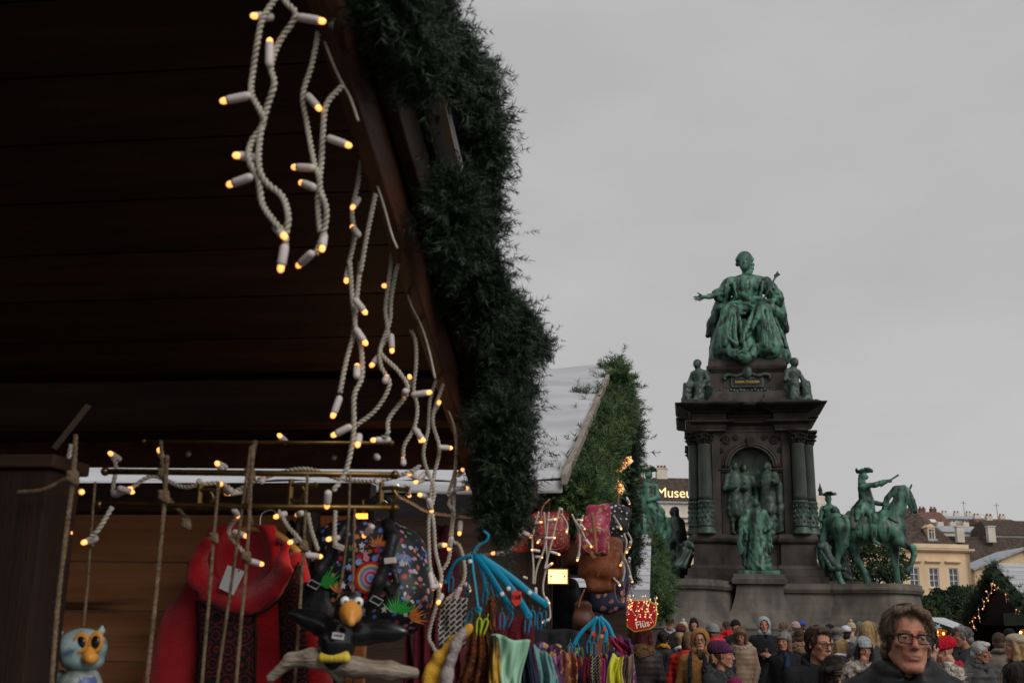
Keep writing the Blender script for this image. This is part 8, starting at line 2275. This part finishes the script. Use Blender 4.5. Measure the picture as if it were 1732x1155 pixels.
    # ---------------- collar / scarf
    if collar:
        S = SDF(); N_ = 14
        r = dict(stand=0.024, fur=0.045, puffer=0.035, hood=0.05)[collar]; rad = dict(stand=0.085, fur=0.115, puffer=0.1, hood=0.115)[collar]
        for i in range(N_):
            a0 = 2 * math.pi * i / N_; a1 = 2 * math.pi * (i + 1) / N_
            z = lambda a: 1.46 + (0.03 if collar != 'fur' else -0.005) - 0.045 * math.cos(a)
            ff = lambda a: (rad * math.sin(a), 0.02 - rad * 0.95 * math.cos(a), z(a))
            S.cap(ff(a0), ff(a1), r, r, 0.015)
        if collar == 'puffer':
            for i in range(N_):
                a0, a1 = 2 * math.pi * i / N_, 2 * math.pi * (i + 1) / N_
                if abs(i - 0) < 1 or i == N_ - 1: continue
                S.cap((0.088 * math.sin(a0), 0.02 - 0.088 * math.cos(a0), 1.535 - 0.03 * math.cos(a0)), (0.088 * math.sin(a1), 0.02 - 0.088 * math.cos(a1), 1.535 - 0.03 * math.cos(a1)), 0.026, 0.026, 0.02)
            for q_ in (-1, 1): S.cap((q_ * 0.07, 0.03, 1.48), (q_ * 0.2, 0.03, 1.41), 0.06, 0.07, 0.03)
        if collar == 'stand': S.chain([(-0.08, 0.05, 1.5), (0, 0.1, 1.52), (0.08, 0.05, 1.5)], [0.02, 0.022, 0.02], 0.02)
        if collar == 'hood': S.ell((0, 0.13, 1.43), (0.13, 0.075, 0.1), 0.03)
        if collar == 'fur': S.chain([(-0.13, 0.06, 1.44), (0, 0.14, 1.42), (0.13, 0.06, 1.44)], [0.05, 0.065, 0.05], 0.03)
        fz2 = foldnoise(int(px) + 3, 8, 60, 140, 1.0) if collar == 'fur' else foldnoise(int(px) + 3, 5, 20, 50, 0.7)
        link_mesh('collar', S.mesh('collar', 0.009 if fine < 0.008 else 0.014, lambda X, Y_, Z: (0.009 if collar == 'fur' else 0.003) * fz2(X, Y_, Z)), cloth(collarc or coat, 'fur' if collar == 'fur' else ckind), t)
        if collar == 'fur':      # loose hairs standing off the collar
            rs = np.random.RandomState(int(px)); nh = 1500
            a = rs.uniform(0, 6.283, nh); C0 = np.stack([rad * np.sin(a), 0.02 - rad * np.cos(a), 1.455 - 0.03 * np.cos(a)], 1)
            dd = rs.normal(size=(nh, 3)); dd /= np.linalg.norm(dd, axis=1)[:, None]
            b_ = C0 + dd * 0.035; e_ = b_ + dd * rs.uniform(0.02, 0.045, (nh, 1)) + np.array([0, 0, -0.008]); sd = np.cross(dd, rs.normal(size=(nh, 3))); sd /= np.linalg.norm(sd, axis=1)[:, None]
            v = np.stack([b_ - sd * 0.0016, b_ + sd * 0.0016, e_], 1).reshape(-1, 3)
            o = link_mesh('fur_trim', mesh_np('fur_trim', v, np.arange(len(v)).reshape(-1, 3), False), cloth(collarc or coat, 'fur'), t); o['kind'] = 'stuff'
    if scarf:
        S = SDF()
        for i in range(12):
            a0, a1 = 2 * math.pi * i / 12, 2 * math.pi * (i + 1) / 12
            for zz, rr in ((1.44, 0.085), (1.485, 0.078)):
                S.cap((rr * math.sin(a0), 0.015 - rr * math.cos(a0), zz - 0.02 * math.cos(a0)), (rr * math.sin(a1), 0.015 - rr * math.cos(a1), zz - 0.02 * math.cos(a1)), 0.027, 0.027, 0.012)
        S.chain([(0.05, -0.1, 1.42), (0.06, -0.17, 1.3), (0.06, -0.18, 1.0)], [0.03, 0.038, 0.04], 0.02)
        fz3 = foldnoise(9, 6, 30, 70, 0.4)
        link_mesh('scarf', S.mesh('scarf', 0.011, lambda X, Y_, Z: 0.004 * fz3(X, Y_, Z)), cloth(scarf, 'knit'), t)
    # ---------------- hair
    S = SDF(); hs = hstyle
    hm = HM[hair]
    th = T
    fzh = foldnoise(int(px) + 11, 8, 35, 90, 0.35)
    if hs in ('short', 'crop', 'fringe_m'):
        S.ell(th((0, 0.026, 0.041)), (0.0795 * wide, 0.097, 0.0845), 0.01)
        if hs != 'crop':
            S.chain([th((-0.05, -0.055, 0.09)), th((0.0, -0.068, 0.102)), th((0.055, -0.05, 0.088))], [0.013, 0.016, 0.012], 0.02)
            S.ell(th((0, 0.0, 0.105)), (0.06, 0.075, 0.022), 0.02)
        S.ell(th((0, 0.07, -0.03)), (0.07, 0.05, 0.06), 0.02)
        for q_ in (-1, 1):
            S.cap(th((q_ * 0.075 * wide, -0.012, 0.035)), th((q_ * 0.074 * wide, -0.004, -0.012)), 0.013, 0.007, 0.015)
        S.box(th((0, -0.125, 0.01)), (0.09, 0.058, 0.062), 0.02, 0.02, rot=(Rm.to_euler()), op='s')
    elif hs == 'shaggy':         # longer hair over the ears, swept fringe, open forehead
        S.ell(th((0, 0.027, 0.04)), (0.081 * wide, 0.099, 0.086), 0.012)
        S.chain([th((-0.076 * wide, -0.02, 0.055)), th((-0.05, -0.055, 0.096)), th((0.005, -0.066, 0.105)), th((0.05, -0.06, 0.088)), th((0.074 * wide, -0.042, 0.055)), th((0.078 * wide, -0.022, 0.02))], [0.01, 0.013, 0.015, 0.015, 0.012, 0.008], 0.015)
        for q_ in (-1, 1):
            S.chain([th((q_ * 0.075 * wide, -0.012, 0.05)), th((q_ * 0.078 * wide, 0.008, 0.015)), th((q_ * 0.077 * wide, 0.04, -0.05)), th((q_ * 0.06, 0.06, -0.085))], [0.011, 0.009, 0.012, 0.012], 0.015)
        S.cap(th((0, 0.08, 0)), th((0, 0.078, -0.085)), 0.045, 0.035, 0.03)
        S.ell(th((-0.004, -0.1, 0.034)), (0.06, 0.056, 0.064), 0.01, op='s')
    elif hs in ('long', 'bob', 'bangs'):
        S.ell(th((0, 0.028, 0.043)), (0.088, 0.105, 0.087), 0.01)
        zl = -0.3 if hs != 'bob' else -0.12
        for q_ in (-1, 1):
            S.chain([th((q_ * 0.078, -0.025, 0.05)), th((q_ * 0.087, 0.0, -0.05)), th((q_ * 0.085, -0.005, -0.12))], [0.022, 0.03, 0.032], 0.02)
            if hs != 'bob': S.cap(th((q_ * 0.085, -0.005, -0.12)), th((q_ * 0.08, -0.03, zl)), 0.034, 0.028, 0.02)
        S.cap(th((0, 0.08, 0.0)), th((0, 0.08, zl + 0.05)), 0.07, 0.065, 0.03)
        if hs == 'bangs': S.chain([th((-0.055, -0.07, 0.055)), th((0, -0.085, 0.06)), th((0.055, -0.07, 0.055))], [0.024, 0.024, 0.024], 0.02)
        else: S.ell(th((0, -0.1, 0.01)), (0.05, 0.06, 0.065), 0.02, op='s')
        if hs == 'bangs': S.ell(th((0, -0.115, -0.045)), (0.052, 0.06, 0.075), 0.015, op='s')
    elif hs == 'bun':
        S.ell(th((0, 0.028, 0.043)), (0.086, 0.104, 0.086), 0.01); S.ell(th((0.02, 0.1, 0.06)), (0.055, 0.045, 0.05), 0.02); S.cap(th((0, 0.09, 0.0)), th((0, 0.08, -0.07)), 0.05, 0.04, 0.02)
        S.ell(th((0, -0.1, 0.01)), (0.06, 0.06, 0.07), 0.02, op='s')
    if S.ops:
        link_mesh('hair', S.mesh('hair', 0.0055 if fine < 0.008 else 0.009, lambda X, Y_, Z: 0.0025 * fzh(X, Y_, Z)), hm, t)
        hair_strands(t, th, hs, hm, int(px * 7 + Y), 6500 if fine < 0.006 else (1500 if fine < 0.0085 else 600), wide, hat is not None)
    # ---------------- headwear
    if hat:
        S = SDF(); hc = cloth(hatc or (0.02, 0.02, 0.02), 'knit' if hat in ('beanie', 'slouch', 'pompom') else ('fur' if hat == 'furhood' else 'wool'))
        dsp_ = None
        if hat in ('beanie', 'slouch', 'pompom'):
            S.ell(th((0, 0.025, 0.06)), (0.09, 0.108, 0.088), 0.01)
            if hat == 'slouch': S.ell(th((0, 0.09, 0.07)), (0.08, 0.075, 0.075), 0.04)
            for i in range(16):
                a0, a1 = 2 * math.pi * i / 16, 2 * math.pi * (i + 1) / 16
                S.cap(th((0.086 * math.sin(a0), 0.022 - 0.104 * math.cos(a0), 0.04 - 0.012 * -math.cos(a0))), th((0.086 * math.sin(a1), 0.022 - 0.104 * math.cos(a1), 0.04 + 0.012 * math.cos(a1))), 0.012, 0.012, 0.01)
            S.box(th((0, -0.01, -0.05)), (0.12, 0.15, 0.065), 0.01, 0.01, rot=(Rm.to_euler()), op='s')
            if hat == 'pompom': S.ell(th((0, 0.05, 0.17)), 0.035, 0.01)
            dsp_ = lambda X, Y_, Z: 0.0028 * np.sin(np.arctan2(X, Y_ + 0.01) * 26)
        elif hat == 'hood' or hat == 'furhood':
            S.ell(th((0, 0.03, 0.02)), (0.118, 0.135, 0.135), 0.02); S.cap(th((0, 0.06, -0.05)), (0, 0.08, 1.42), 0.1, 0.12, 0.04)
            S.cap(th((-0.06, 0.0, -0.12)), th((0.06, 0.0, -0.12)), 0.055, 0.055, 0.03)
            S.ell(th((0, -0.1, -0.01)), (0.078, 0.115, 0.1), 0.012, op='s')
            S.cap(th((0, -0.02, 0.0)), (0, 0.02, 1.45), 0.078, 0.07, 0.01, 's')
        elif hat == 'cap':
            S.ell(th((0, 0.025, 0.06)), (0.088, 0.106, 0.075), 0.01); S.box(th((0, -0.01, -0.035)), (0.12, 0.15, 0.065), 0.01, 0.008, rot=(Rm.to_euler()), op='s')
            S.cap(th((-0.035, -0.105, 0.038)), th((0.035, -0.105, 0.038)), 0.012, 0.012, 0.01); S.box(th((0, -0.12, 0.037)), (0.06, 0.045, 0.005), 0.004, 0.01, rot=(Rm.to_euler()))
        elif hat == 'beret':
            S.ell(th((0, 0.03, 0.075)), (0.105, 0.12, 0.06), 0.01, rot=(0, 0.15, 0)); S.box(th((0, -0.01, -0.03)), (0.12, 0.15, 0.06), 0.01, 0.01, rot=(Rm.to_euler()), op='s'); S.ell(th((0, 0.03, 0.05)), (0.088, 0.106, 0.05), 0.01)
        link_mesh('hat' if 'hood' not in hat else 'hood', S.mesh('hat', 0.0075 if fine < 0.008 else 0.01, dsp_), hc, t)
        if hat == 'furhood':
            pass
    # ---------------- extras
    if glasses:
        mb = MB()
        for q_ in (-1, 1):
            ring = [(q_ * 0.033 + 0.0255 * math.copysign(abs(math.cos(a)) ** 0.6, math.cos(a)), -0.101 + 0.006 * abs(math.cos(a)), -0.003 + 0.0165 * math.copysign(abs(math.sin(a)) ** 0.6, math.sin(a))) for a in [i * 0.2618 for i in range(25)]]
            mb.tube([th(p_) for p_ in ring], 0.0021, 6)
            mb.tube([th((q_ * 0.059, -0.096, 0.008)), th((q_ * 0.074 * wide, -0.07, 0.008)), th((q_ * 0.083 * wide, 0.01, 0.004))], 0.0024, 6)
            mb.tube([th((q_ * 0.008, -0.105, 0.01)), th((q_ * 0.033, -0.106, 0.0135)), th((q_ * 0.058, -0.099, 0.011))], 0.0034, 6)
        mb.tube([th((-0.009, -0.104, 0.004)), th((0, -0.108, 0.006)), th((0.009, -0.104, 0.004))], 0.0024, 6)
        go = mb.build('glasses', m_glf, t, True)
        for q_ in (-1, 1):
            pts_ = [th((q_ * 0.033 + 0.025 * math.copysign(abs(math.cos(a)) ** 0.6, math.cos(a)), -0.1025 + 0.006 * abs(math.cos(a)), -0.003 + 0.016 * math.copysign(abs(math.sin(a)) ** 0.6, math.sin(a)))) for a in [i * 0.2618 for i in range(24)]]
            MB().add(pts_, [tuple(range(24))]).build('lens', m_lens, go)
    for ex_ in extras:
        ex_(t, T)
    return t
def backpack_straps(c=(0.01, 0.01, 0.011)):
    def f(t, T):
        S = SDF()
        for q_ in (-1, 1):
            S.chain([(q_ * 0.1, 0.12, 1.42), (q_ * 0.115, 0.02, 1.475), (q_ * 0.125, -0.12, 1.4), (q_ * 0.13, -0.175, 1.2), (q_ * 0.15, -0.12, 1.0)], [0.024] * 5, 0.01)
        link_mesh('backpack_straps', S.mesh('backpack_straps', 0.011), cloth(c), t)
    return f
def backpack_on(c=(0.012, 0.014, 0.018)):
    def f(t, T):
        S = SDF(); S.box((0, 0.26, 1.2), (0.16, 0.09, 0.23), 0.07, 0.02); S.box((0, 0.35, 1.12), (0.12, 0.035, 0.11), 0.03, 0.02)
        link_mesh('backpack', S.mesh('backpack', 0.016), cloth(c, 'shell'), t)
    return f
def earmuffs(t, T):
    mb = MB()
    for q_ in (-1, 1):
        mb.ball(T((q_ * 0.095, 0.01, -0.01)), (0.03, 0.045, 0.045), 12, 8)
    mb.tube([T((0.095 * math.sin(a), 0.01, 0.02 + 0.115 * math.cos(a))) for a in [(-1.5 + 3.0 * i / 12) for i in range(13)]], 0.008, 6)
    mb.build('earmuffs', cloth((0.09, 0.075, 0.07), 'fur'), t, True)
def cup(t, T):
    MB().lathe([(0.024, 0), (0.03, 0.085), (0.031, 0.09), (0.028, 0.088), (0.002, 0.085)], (-0.01, -0.325, 1.16), 14).build('cup', mat('brown_cup', (0.16, 0.10, 0.05), rough=0.4), t, True)
def furhoodback(c):
    def f(t, T):
        S = SDF()
        for i in range(10):
            a0, a1 = math.pi * (0.0 + i / 10), math.pi * (0.0 + (i + 1) / 10)
            S.cap((0.17 * math.cos(a0), 0.08 + 0.13 * math.sin(a0), 1.5 - 0.09 * math.sin(a0)), (0.17 * math.cos(a1), 0.08 + 0.13 * math.sin(a1), 1.5 - 0.09 * math.sin(a1)), 0.045, 0.045, 0.02)
        fz = foldnoise(77, 8, 60, 140, 1.0)
        link_mesh('fur_hood', S.mesh('fur_hood', 0.01, lambda X, Y_, Z: 0.012 * fz(X, Y_, Z)), cloth(c, 'fur'), t)
        rs = np.random.RandomState(5); nh = 5000
        a = rs.uniform(0, math.pi, nh); C0 = np.stack([0.17 * np.cos(a), 0.08 + 0.13 * np.sin(a), 1.5 - 0.09 * np.sin(a)], 1)
        dd = rs.normal(size=(nh, 3)); dd /= np.linalg.norm(dd, axis=1)[:, None]
        b_ = C0 + dd * 0.035; e_ = b_ + dd * rs.uniform(0.025, 0.06, (nh, 1)) + np.array([0, 0, -0.01]); sd = np.cross(dd, rs.normal(size=(nh, 3))); sd /= np.linalg.norm(sd, axis=1)[:, None]
        v = np.stack([b_ - sd * 0.0012, b_ + sd * 0.0012, e_], 1).reshape(-1, 3)
        o = link_mesh('fur_hair', mesh_np('fur_hair', v, np.arange(len(v)).reshape(-1, 3), False), cloth(c, 'fur'), t); o['kind'] = 'stuff'
    return f
BLK, NAV, DGR = (0.01, 0.01, 0.012), (0.014, 0.018, 0.035), (0.03, 0.03, 0.033)
PI = math.pi
# ---- near people (photo pixel of the eyes, distance)
person('older man with glasses, brown hair and black padded jacket, large in the right foreground', 1530, 1081, 4.5, yaw=0.15, hyaw=0.1, pitch=-0.04, tilt=0.05, hair='lgrey', hstyle='shaggy', coat=BLK, ckind='shell', collar='puffer', collarc=BLK, glasses=True, age=1.0, sk=1, fine=0.0034, arms='raise', extras=(furhoodback((0.42, 0.36, 0.31)),), wide=1.02, jaw=1.08, group=None, width=1.05)
person('young man with dark hair, thin glasses and black wool coat, looking right', 1381, 1088, 8.6, yaw=0.45, hyaw=0.25, pitch=0.08, hair='brown', hstyle='short', coat=BLK, collar='stand', collarc=BLK, glasses=True, sk=0, fine=0.0055)
person('person with bangs and dark brown hair at the bottom edge, left of the older man', 1418, 1146, 6.2, yaw=0.0, hyaw=0.05, pitch=0.1, hair='dark', hstyle='bangs', coat=BLK, face='f', sk=0, fine=0.0055)
person('person in mustard brown hooded jacket with round glasses and long hair', 1184, 1082, 14.8, yaw=0.0, hair='lbrown', hstyle='long', coat=(0.20, 0.095, 0.028), ckind='wool', hat='hood', hatc=(0.24, 0.11, 0.032), glasses=True, sk=0, scarf=BLK, extras=(backpack_straps(),))
person('woman in dark purple knit beanie and grey coat, profile to the right', 1219, 1108, 11.2, yaw=0.9, hyaw=0.55, hair='dark', hstyle=None, hat='slouch', hatc=(0.075, 0.02, 0.055), coat=DGR, collar='fur', collarc=(0.05, 0.05, 0.052), face='f', sk=1)
person('person in burgundy knit cap, only the top showing at the bottom edge', 1243, 1168, 10.6, yaw=PI, hair='dark', hstyle=None, hat='beanie', hatc=(0.20, 0.012, 0.07), coat=(0.15, 0.012, 0.05), face='f')
person('man in grey hood and black coat holding a brown cup', 1292, 1057, 22.4, yaw=0.1, hyaw=-0.05, hair='dark', hstyle=None, hat='hood', hatc=(0.26, 0.27, 0.29), coat=BLK, arms='cup', extras=(cup,), sk=1, fine=0.008)
person('woman in beige fur collared coat and earmuffs looking down', 1253, 1073, 20.3, yaw=-0.1, pitch=0.3, hair='lbrown', hstyle='bob', coat=(0.21, 0.14, 0.095), ckind='shell', collar='fur', collarc=(0.34, 0.25, 0.18), extras=(earmuffs,), face='f', sk=1, fine=0.008)
person('woman in grey flecked beanie with brown bob, black coat, glancing left', 1328, 1085, 16.8, yaw=-0.25, hyaw=-0.2, hair='lbrown', hstyle='bob', hat='beanie', hatc=(0.16, 0.165, 0.17), coat=BLK, scarf=(0.015, 0.03, 0.06), face='f', sk=1, fine=0.008, extras=())
person('woman with red hair and black padded coat with fur hood, seen from behind', 1089, 1077, 15.4, yaw=PI - 0.3, hair='red', hstyle='long', coat=(0.022, 0.018, 0.017), ckind='shell', collar='fur', collarc=(0.12, 0.065, 0.028), face='f', fine=0.009)
person('person in grey beanie and bright red hooded jacket with black backpack, back turned', 1206, 1071, 17.9, yaw=PI + 0.6, hair='lbrown', hstyle='crop', hat='beanie', hatc=(0.22, 0.22, 0.23), coat=(0.42, 0.008, 0.018), ckind='shell', collar='hood', collarc=(0.44, 0.009, 0.02), extras=(backpack_on(),), fine=0.009)
person('person in coral red jacket half hidden behind the mustard jacket', 1166, 1084, 16.2, yaw=PI - 0.2, hair='lbrown', hstyle='bob', coat=(0.5, 0.03, 0.022), ckind='shell', face='f', fine=0.009, width=1.25)
person('blond woman with bun and white collar, seen from behind', 1150, 1083, 18.2, yaw=PI + 0.2, hair='blond', hstyle='bun', coat=(0.03, 0.028, 0.035), ckind='shell', collar='stand', collarc=(0.55, 0.53, 0.5), face='f', fine=0.009)
person('dark haired woman with orange collar, seen from behind', 1122, 1080, 18.8, yaw=PI, hair='dark', hstyle='bun', coat=(0.03, 0.028, 0.03), collar='stand', collarc=(0.5, 0.2, 0.02), face='f', fine=0.009)
person('man with dark cap and glasses in black jacket by the monument base', 1133, 1054, 26.6, yaw=0.1, hair='dark', hstyle='crop', hat='cap', hatc=(0.03, 0.012, 0.014), coat=BLK, collar='stand', collarc=(0.3, 0.3, 0.32), glasses=True, sk=1, fine=0.009)
person('woman in black cap by the monument base, facing the camera', 1173, 1055, 29.4, yaw=0.15, hair='dark', hstyle='long', hat='beanie', hatc=BLK, coat=BLK, face='f', sk=0, fine=0.01)
person('person in maroon beanie seen from behind, left of the mustard hood', 1152, 1068, 23.1, yaw=PI, hair='dark', hstyle='crop', hat='beanie', hatc=(0.10, 0.028, 0.028), coat=BLK, fine=0.01)
person('person in cream pompom hat behind the maroon beanie', 1156, 1062, 28.0, yaw=PI, hair='blond', hstyle='long', hat='pompom', hatc=(0.45, 0.4, 0.33), coat=(0.03, 0.03, 0.04), fine=0.01, face='f')
person('man in brown checked flat cap and navy coat with turquoise collar, back turned', 1416, 1076, 18.2, yaw=PI, hair='grey', hstyle='crop', hat='beret', hatc=(0.14, 0.11, 0.095), coat=NAV, collar='stand', collarc=(0.01, 0.28, 0.42), fine=0.009)
person('blond woman in lilac white hooded jacket, seen from behind', 1423, 1098, 14.3, yaw=PI, hair='blond', hstyle='long', coat=(0.48, 0.44, 0.5), ckind='shell', collar='hood', collarc=(0.5, 0.46, 0.52), face='f', fine=0.009)
person('woman in ribbed pale grey beanie warming her face with her hands', 1458, 1096, 13.4, yaw=0.15, hyaw=0.2, pitch=0.25, hair='dark', hstyle='bob', hat='beanie', hatc=(0.3, 0.32, 0.33), coat=NAV, collar='fur', collarc=(0.4, 0.36, 0.3), arms='face', face='f', sk=1, fine=0.008)
person('person in dark navy coat, back turned, just right of the older man', 1560, 1092, 7.4, yaw=PI - 0.5, hair='dark', hstyle='short', coat=(0.02, 0.022, 0.032), ckind='wool', fine=0.009, width=1.25)
person('woman in bright red knit hat and scarf, face turned down to the left', 1607, 1100, 12.3, yaw=-1.1, hyaw=-0.35, pitch=0.35, hair='dark', hstyle=None, hat='slouch', hatc=(0.46, 0.006, 0.022), coat=(0.03, 0.03, 0.035), ckind='shell', scarf=(0.44, 0.006, 0.022), face='f', sk=0, fine=0.008)
person('grey haired man in profile to the left above the white haired man', 1632, 1077, 15.4, yaw=-1.0, hyaw=-0.4, hair='grey', hstyle='short', coat=DGR, collar='stand', sk=1, fine=0.008)
person('white haired man in dark grey padded jacket, profile to the right', 1654, 1102, 13.7, yaw=0.7, hyaw=0.55, pitch=0.15, hair='white', hstyle='short', coat=(0.035, 0.033, 0.033), ckind='shell', collar='puffer', collarc=(0.033, 0.032, 0.032), sk=2, age=1.0, fine=0.007)
person('dark haired woman in front of the orange lit stall', 1613, 1076, 21.0, yaw=-0.5, hyaw=-0.2, hair='dark', hstyle='long', coat=BLK, face='f', sk=0, fine=0.01)
person('person in black and white patterned beanie before the orange stall', 1575, 1078, 19.6, yaw=0.2, hair='dark', hstyle=None, hat='beanie', hatc=(0.3, 0.3, 0.34), coat=BLK, fine=0.01)
person('short haired man in olive quilted vest, seen from behind', 1690, 1086, 16.1, yaw=PI, hair='brown', hstyle='crop', coat=(0.13, 0.105, 0.085), ckind='shell', collar='stand', sk=1, fine=0.009)
person('blond woman with beige beret and teal scarf at the right edge', 1722, 1094, 12.0, yaw=-0.9, hyaw=-0.5, hair='blond', hstyle='long', hat='beret', hatc=(0.3, 0.24, 0.18), coat=BLK, scarf=(0.01, 0.07, 0.075), face='f', sk=0, fine=0.007)
person('dark brown haired person at the bottom right corner, back turned', 1724, 1146, 8.2, yaw=PI, hair='dark', hstyle='long', coat=BLK, face='f', fine=0.009)
person('person in black hat between the olive vest and the beige beret', 1708, 1078, 20.3, yaw=PI, hair='dark', hstyle='crop', hat='beanie', hatc=BLK, coat=BLK, fine=0.01)
person('person in black coat with tan fur hood behind the grey flecked beanie', 1352, 1076, 19.6, yaw=PI, hair='brown', hstyle='crop', coat=BLK, collar='fur', collarc=(0.2, 0.13, 0.08), fine=0.01)
person('bald looking man in pink cap behind the fur hood', 1346, 1063, 25.9, yaw=PI + 0.4, hair='white', hstyle=None, hat='beanie', hatc=(0.38, 0.26, 0.23), coat=BLK, fine=0.01)
person('person in bright blue cap near the monument base', 1357, 1059, 30.8, yaw=PI, hair='brown', hstyle='crop', hat='cap', hatc=(0.02, 0.07, 0.32), coat=DGR, fine=0.01)
person('man with short brown hair seen from behind, right of the grey hood', 1325, 1063, 25.2, yaw=PI - 0.3, hair='lbrown', hstyle='crop', coat=BLK, fine=0.01)
person('person in black beanie behind the earmuffs', 1244, 1060, 25.2, yaw=0.3, hair='dark', hstyle='crop', hat='beanie', hatc=BLK, coat=BLK, fine=0.01, sk=1)
person('person in red jacket near the monument base, left of the black beanie', 1229, 1060, 28.7, yaw=PI + 0.8, hair='brown', hstyle='crop', coat=(0.4, 0.012, 0.015), collar='hood', collarc=(0.4, 0.012, 0.015), fine=0.01)
person('person in cream pompom hat below the far end of the base ledge', 1440, 1064, 26.6, yaw=PI, hair='lbrown', hstyle=None, hat='pompom', hatc=(0.4, 0.32, 0.18), coat=(0.2, 0.17, 0.14), fine=0.01, face='f')
person('person in pale blue grey hood beside the cream pompom hat', 1455, 1063, 28.0, yaw=PI, hair='dark', hstyle=None, hat='hood', hatc=(0.10, 0.12, 0.14), coat=(0.08, 0.09, 0.11), fine=0.01)
person('blond person just left of the older man, seen from behind', 1468, 1070, 14.0, yaw=PI, hair='blond', hstyle='long', coat=DGR, face='f', fine=0.01)
person('person in white cap and navy jacket behind the flat cap', 1431, 1071, 21.7, yaw=PI, hair='dark', hstyle='crop', hat='cap', hatc=(0.45, 0.46, 0.5), coat=NAV, ckind='shell', fine=0.01)
person('person in yellow jacket with black hood, left of the flat cap', 1404, 1070, 21.7, yaw=PI, hair='dark', hstyle='crop', hat='beanie', hatc=BLK, coat=(0.5, 0.26, 0.02), ckind='shell', fine=0.01)
# ---- rest of the crowd farther back: copies of a few of the figures above, with their own clothes and places
protos = [o for o in bpy.data.objects if o.name.startswith('person') and o.get('category') == 'person']
def bylab(s):
    return [o for o in protos if s in o['label']][0]
src = [bylab('maroon beanie seen'), bylab('short brown hair seen'), bylab('yellow jacket'), bylab('blond person just'), bylab('white cap'), bylab('dark haired woman in front')]
rc = random.Random(21)
coats = [BLK, NAV, DGR, (0.05, 0.03, 0.025), (0.02, 0.03, 0.025), (0.09, 0.07, 0.06), (0.03, 0.03, 0.05)]
hats = [(0.012, 0.012, 0.014), (0.2, 0.2, 0.21), (0.1, 0.03, 0.03), (0.35, 0.33, 0.3), (0.03, 0.04, 0.08), (0.16, 0.1, 0.06)]
COATN = ['black', 'navy', 'charcoal', 'brown', 'dark green', 'taupe', 'blue grey']; HATN = ['black', 'grey', 'maroon', 'cream', 'dark blue', 'brown']; seen = {}
spots = []
for k in range(56):
    Y = rc.uniform(28, 46); x = rc.uniform(1112, 1730)
    if k < 10: x = 1180 + k * 30 + rc.uniform(-8, 8); Y = rc.uniform(30, 36)
    spots.append((x, Y))
spots.sort(key=lambda s: s[0])
for k, (x, Y) in enumerate(spots):
    s0 = src[k % len(src)]
    c = copy_tree(s0)
    zz = rc.uniform(1.52, 1.72)
    y = HZN + (x - 866) * ROLL * 0.0 - (zz - CAMZ) / Y * FPX
    p = P(x, y, Y)
    sc = zz / EZ0; c.scale = (sc, sc, sc); c.location = (p.x, p.y, 0)
    c.rotation_euler.z = -math.atan2(p.x, p.y) + (PI if s0 is not src[5] else 0) + rc.uniform(-0.6, 0.6)
    c['group'] = 'far crowd below the monument'; cn = rc.randrange(len(coats)); hn = rc.randrange(len(hats)); has_hat = any(ch.name.startswith('hat') for ch in c.children)
    near_ = min(protos, key=lambda o: abs(o['px'] - x)); nl = ' '.join(near_['label'].split(',')[0].split()[:7])
    lab = 'visitor with %s and %s coat behind %s' % ((HATN[hn] + ' hat') if has_hat else s0['hc'] + ' hair', COATN[cn], near_['short'])
    seen[lab] = seen.get(lab, 0) + 1
    c['label'] = lab if seen[lab] == 1 else lab.replace('visitor', ('another', 'third', 'fourth', 'fifth')[seen[lab] - 2] + ' visitor', 1)
    for ch in c.children:
        if ch.name.startswith(('coat', 'hat', 'collar')):
            m = cloth(coats[cn], 'wool') if not ch.name.startswith('hat') else cloth(hats[hn], 'knit')
            ch.material_slots[0].link = 'OBJECT'; ch.material_slots[0].material = m
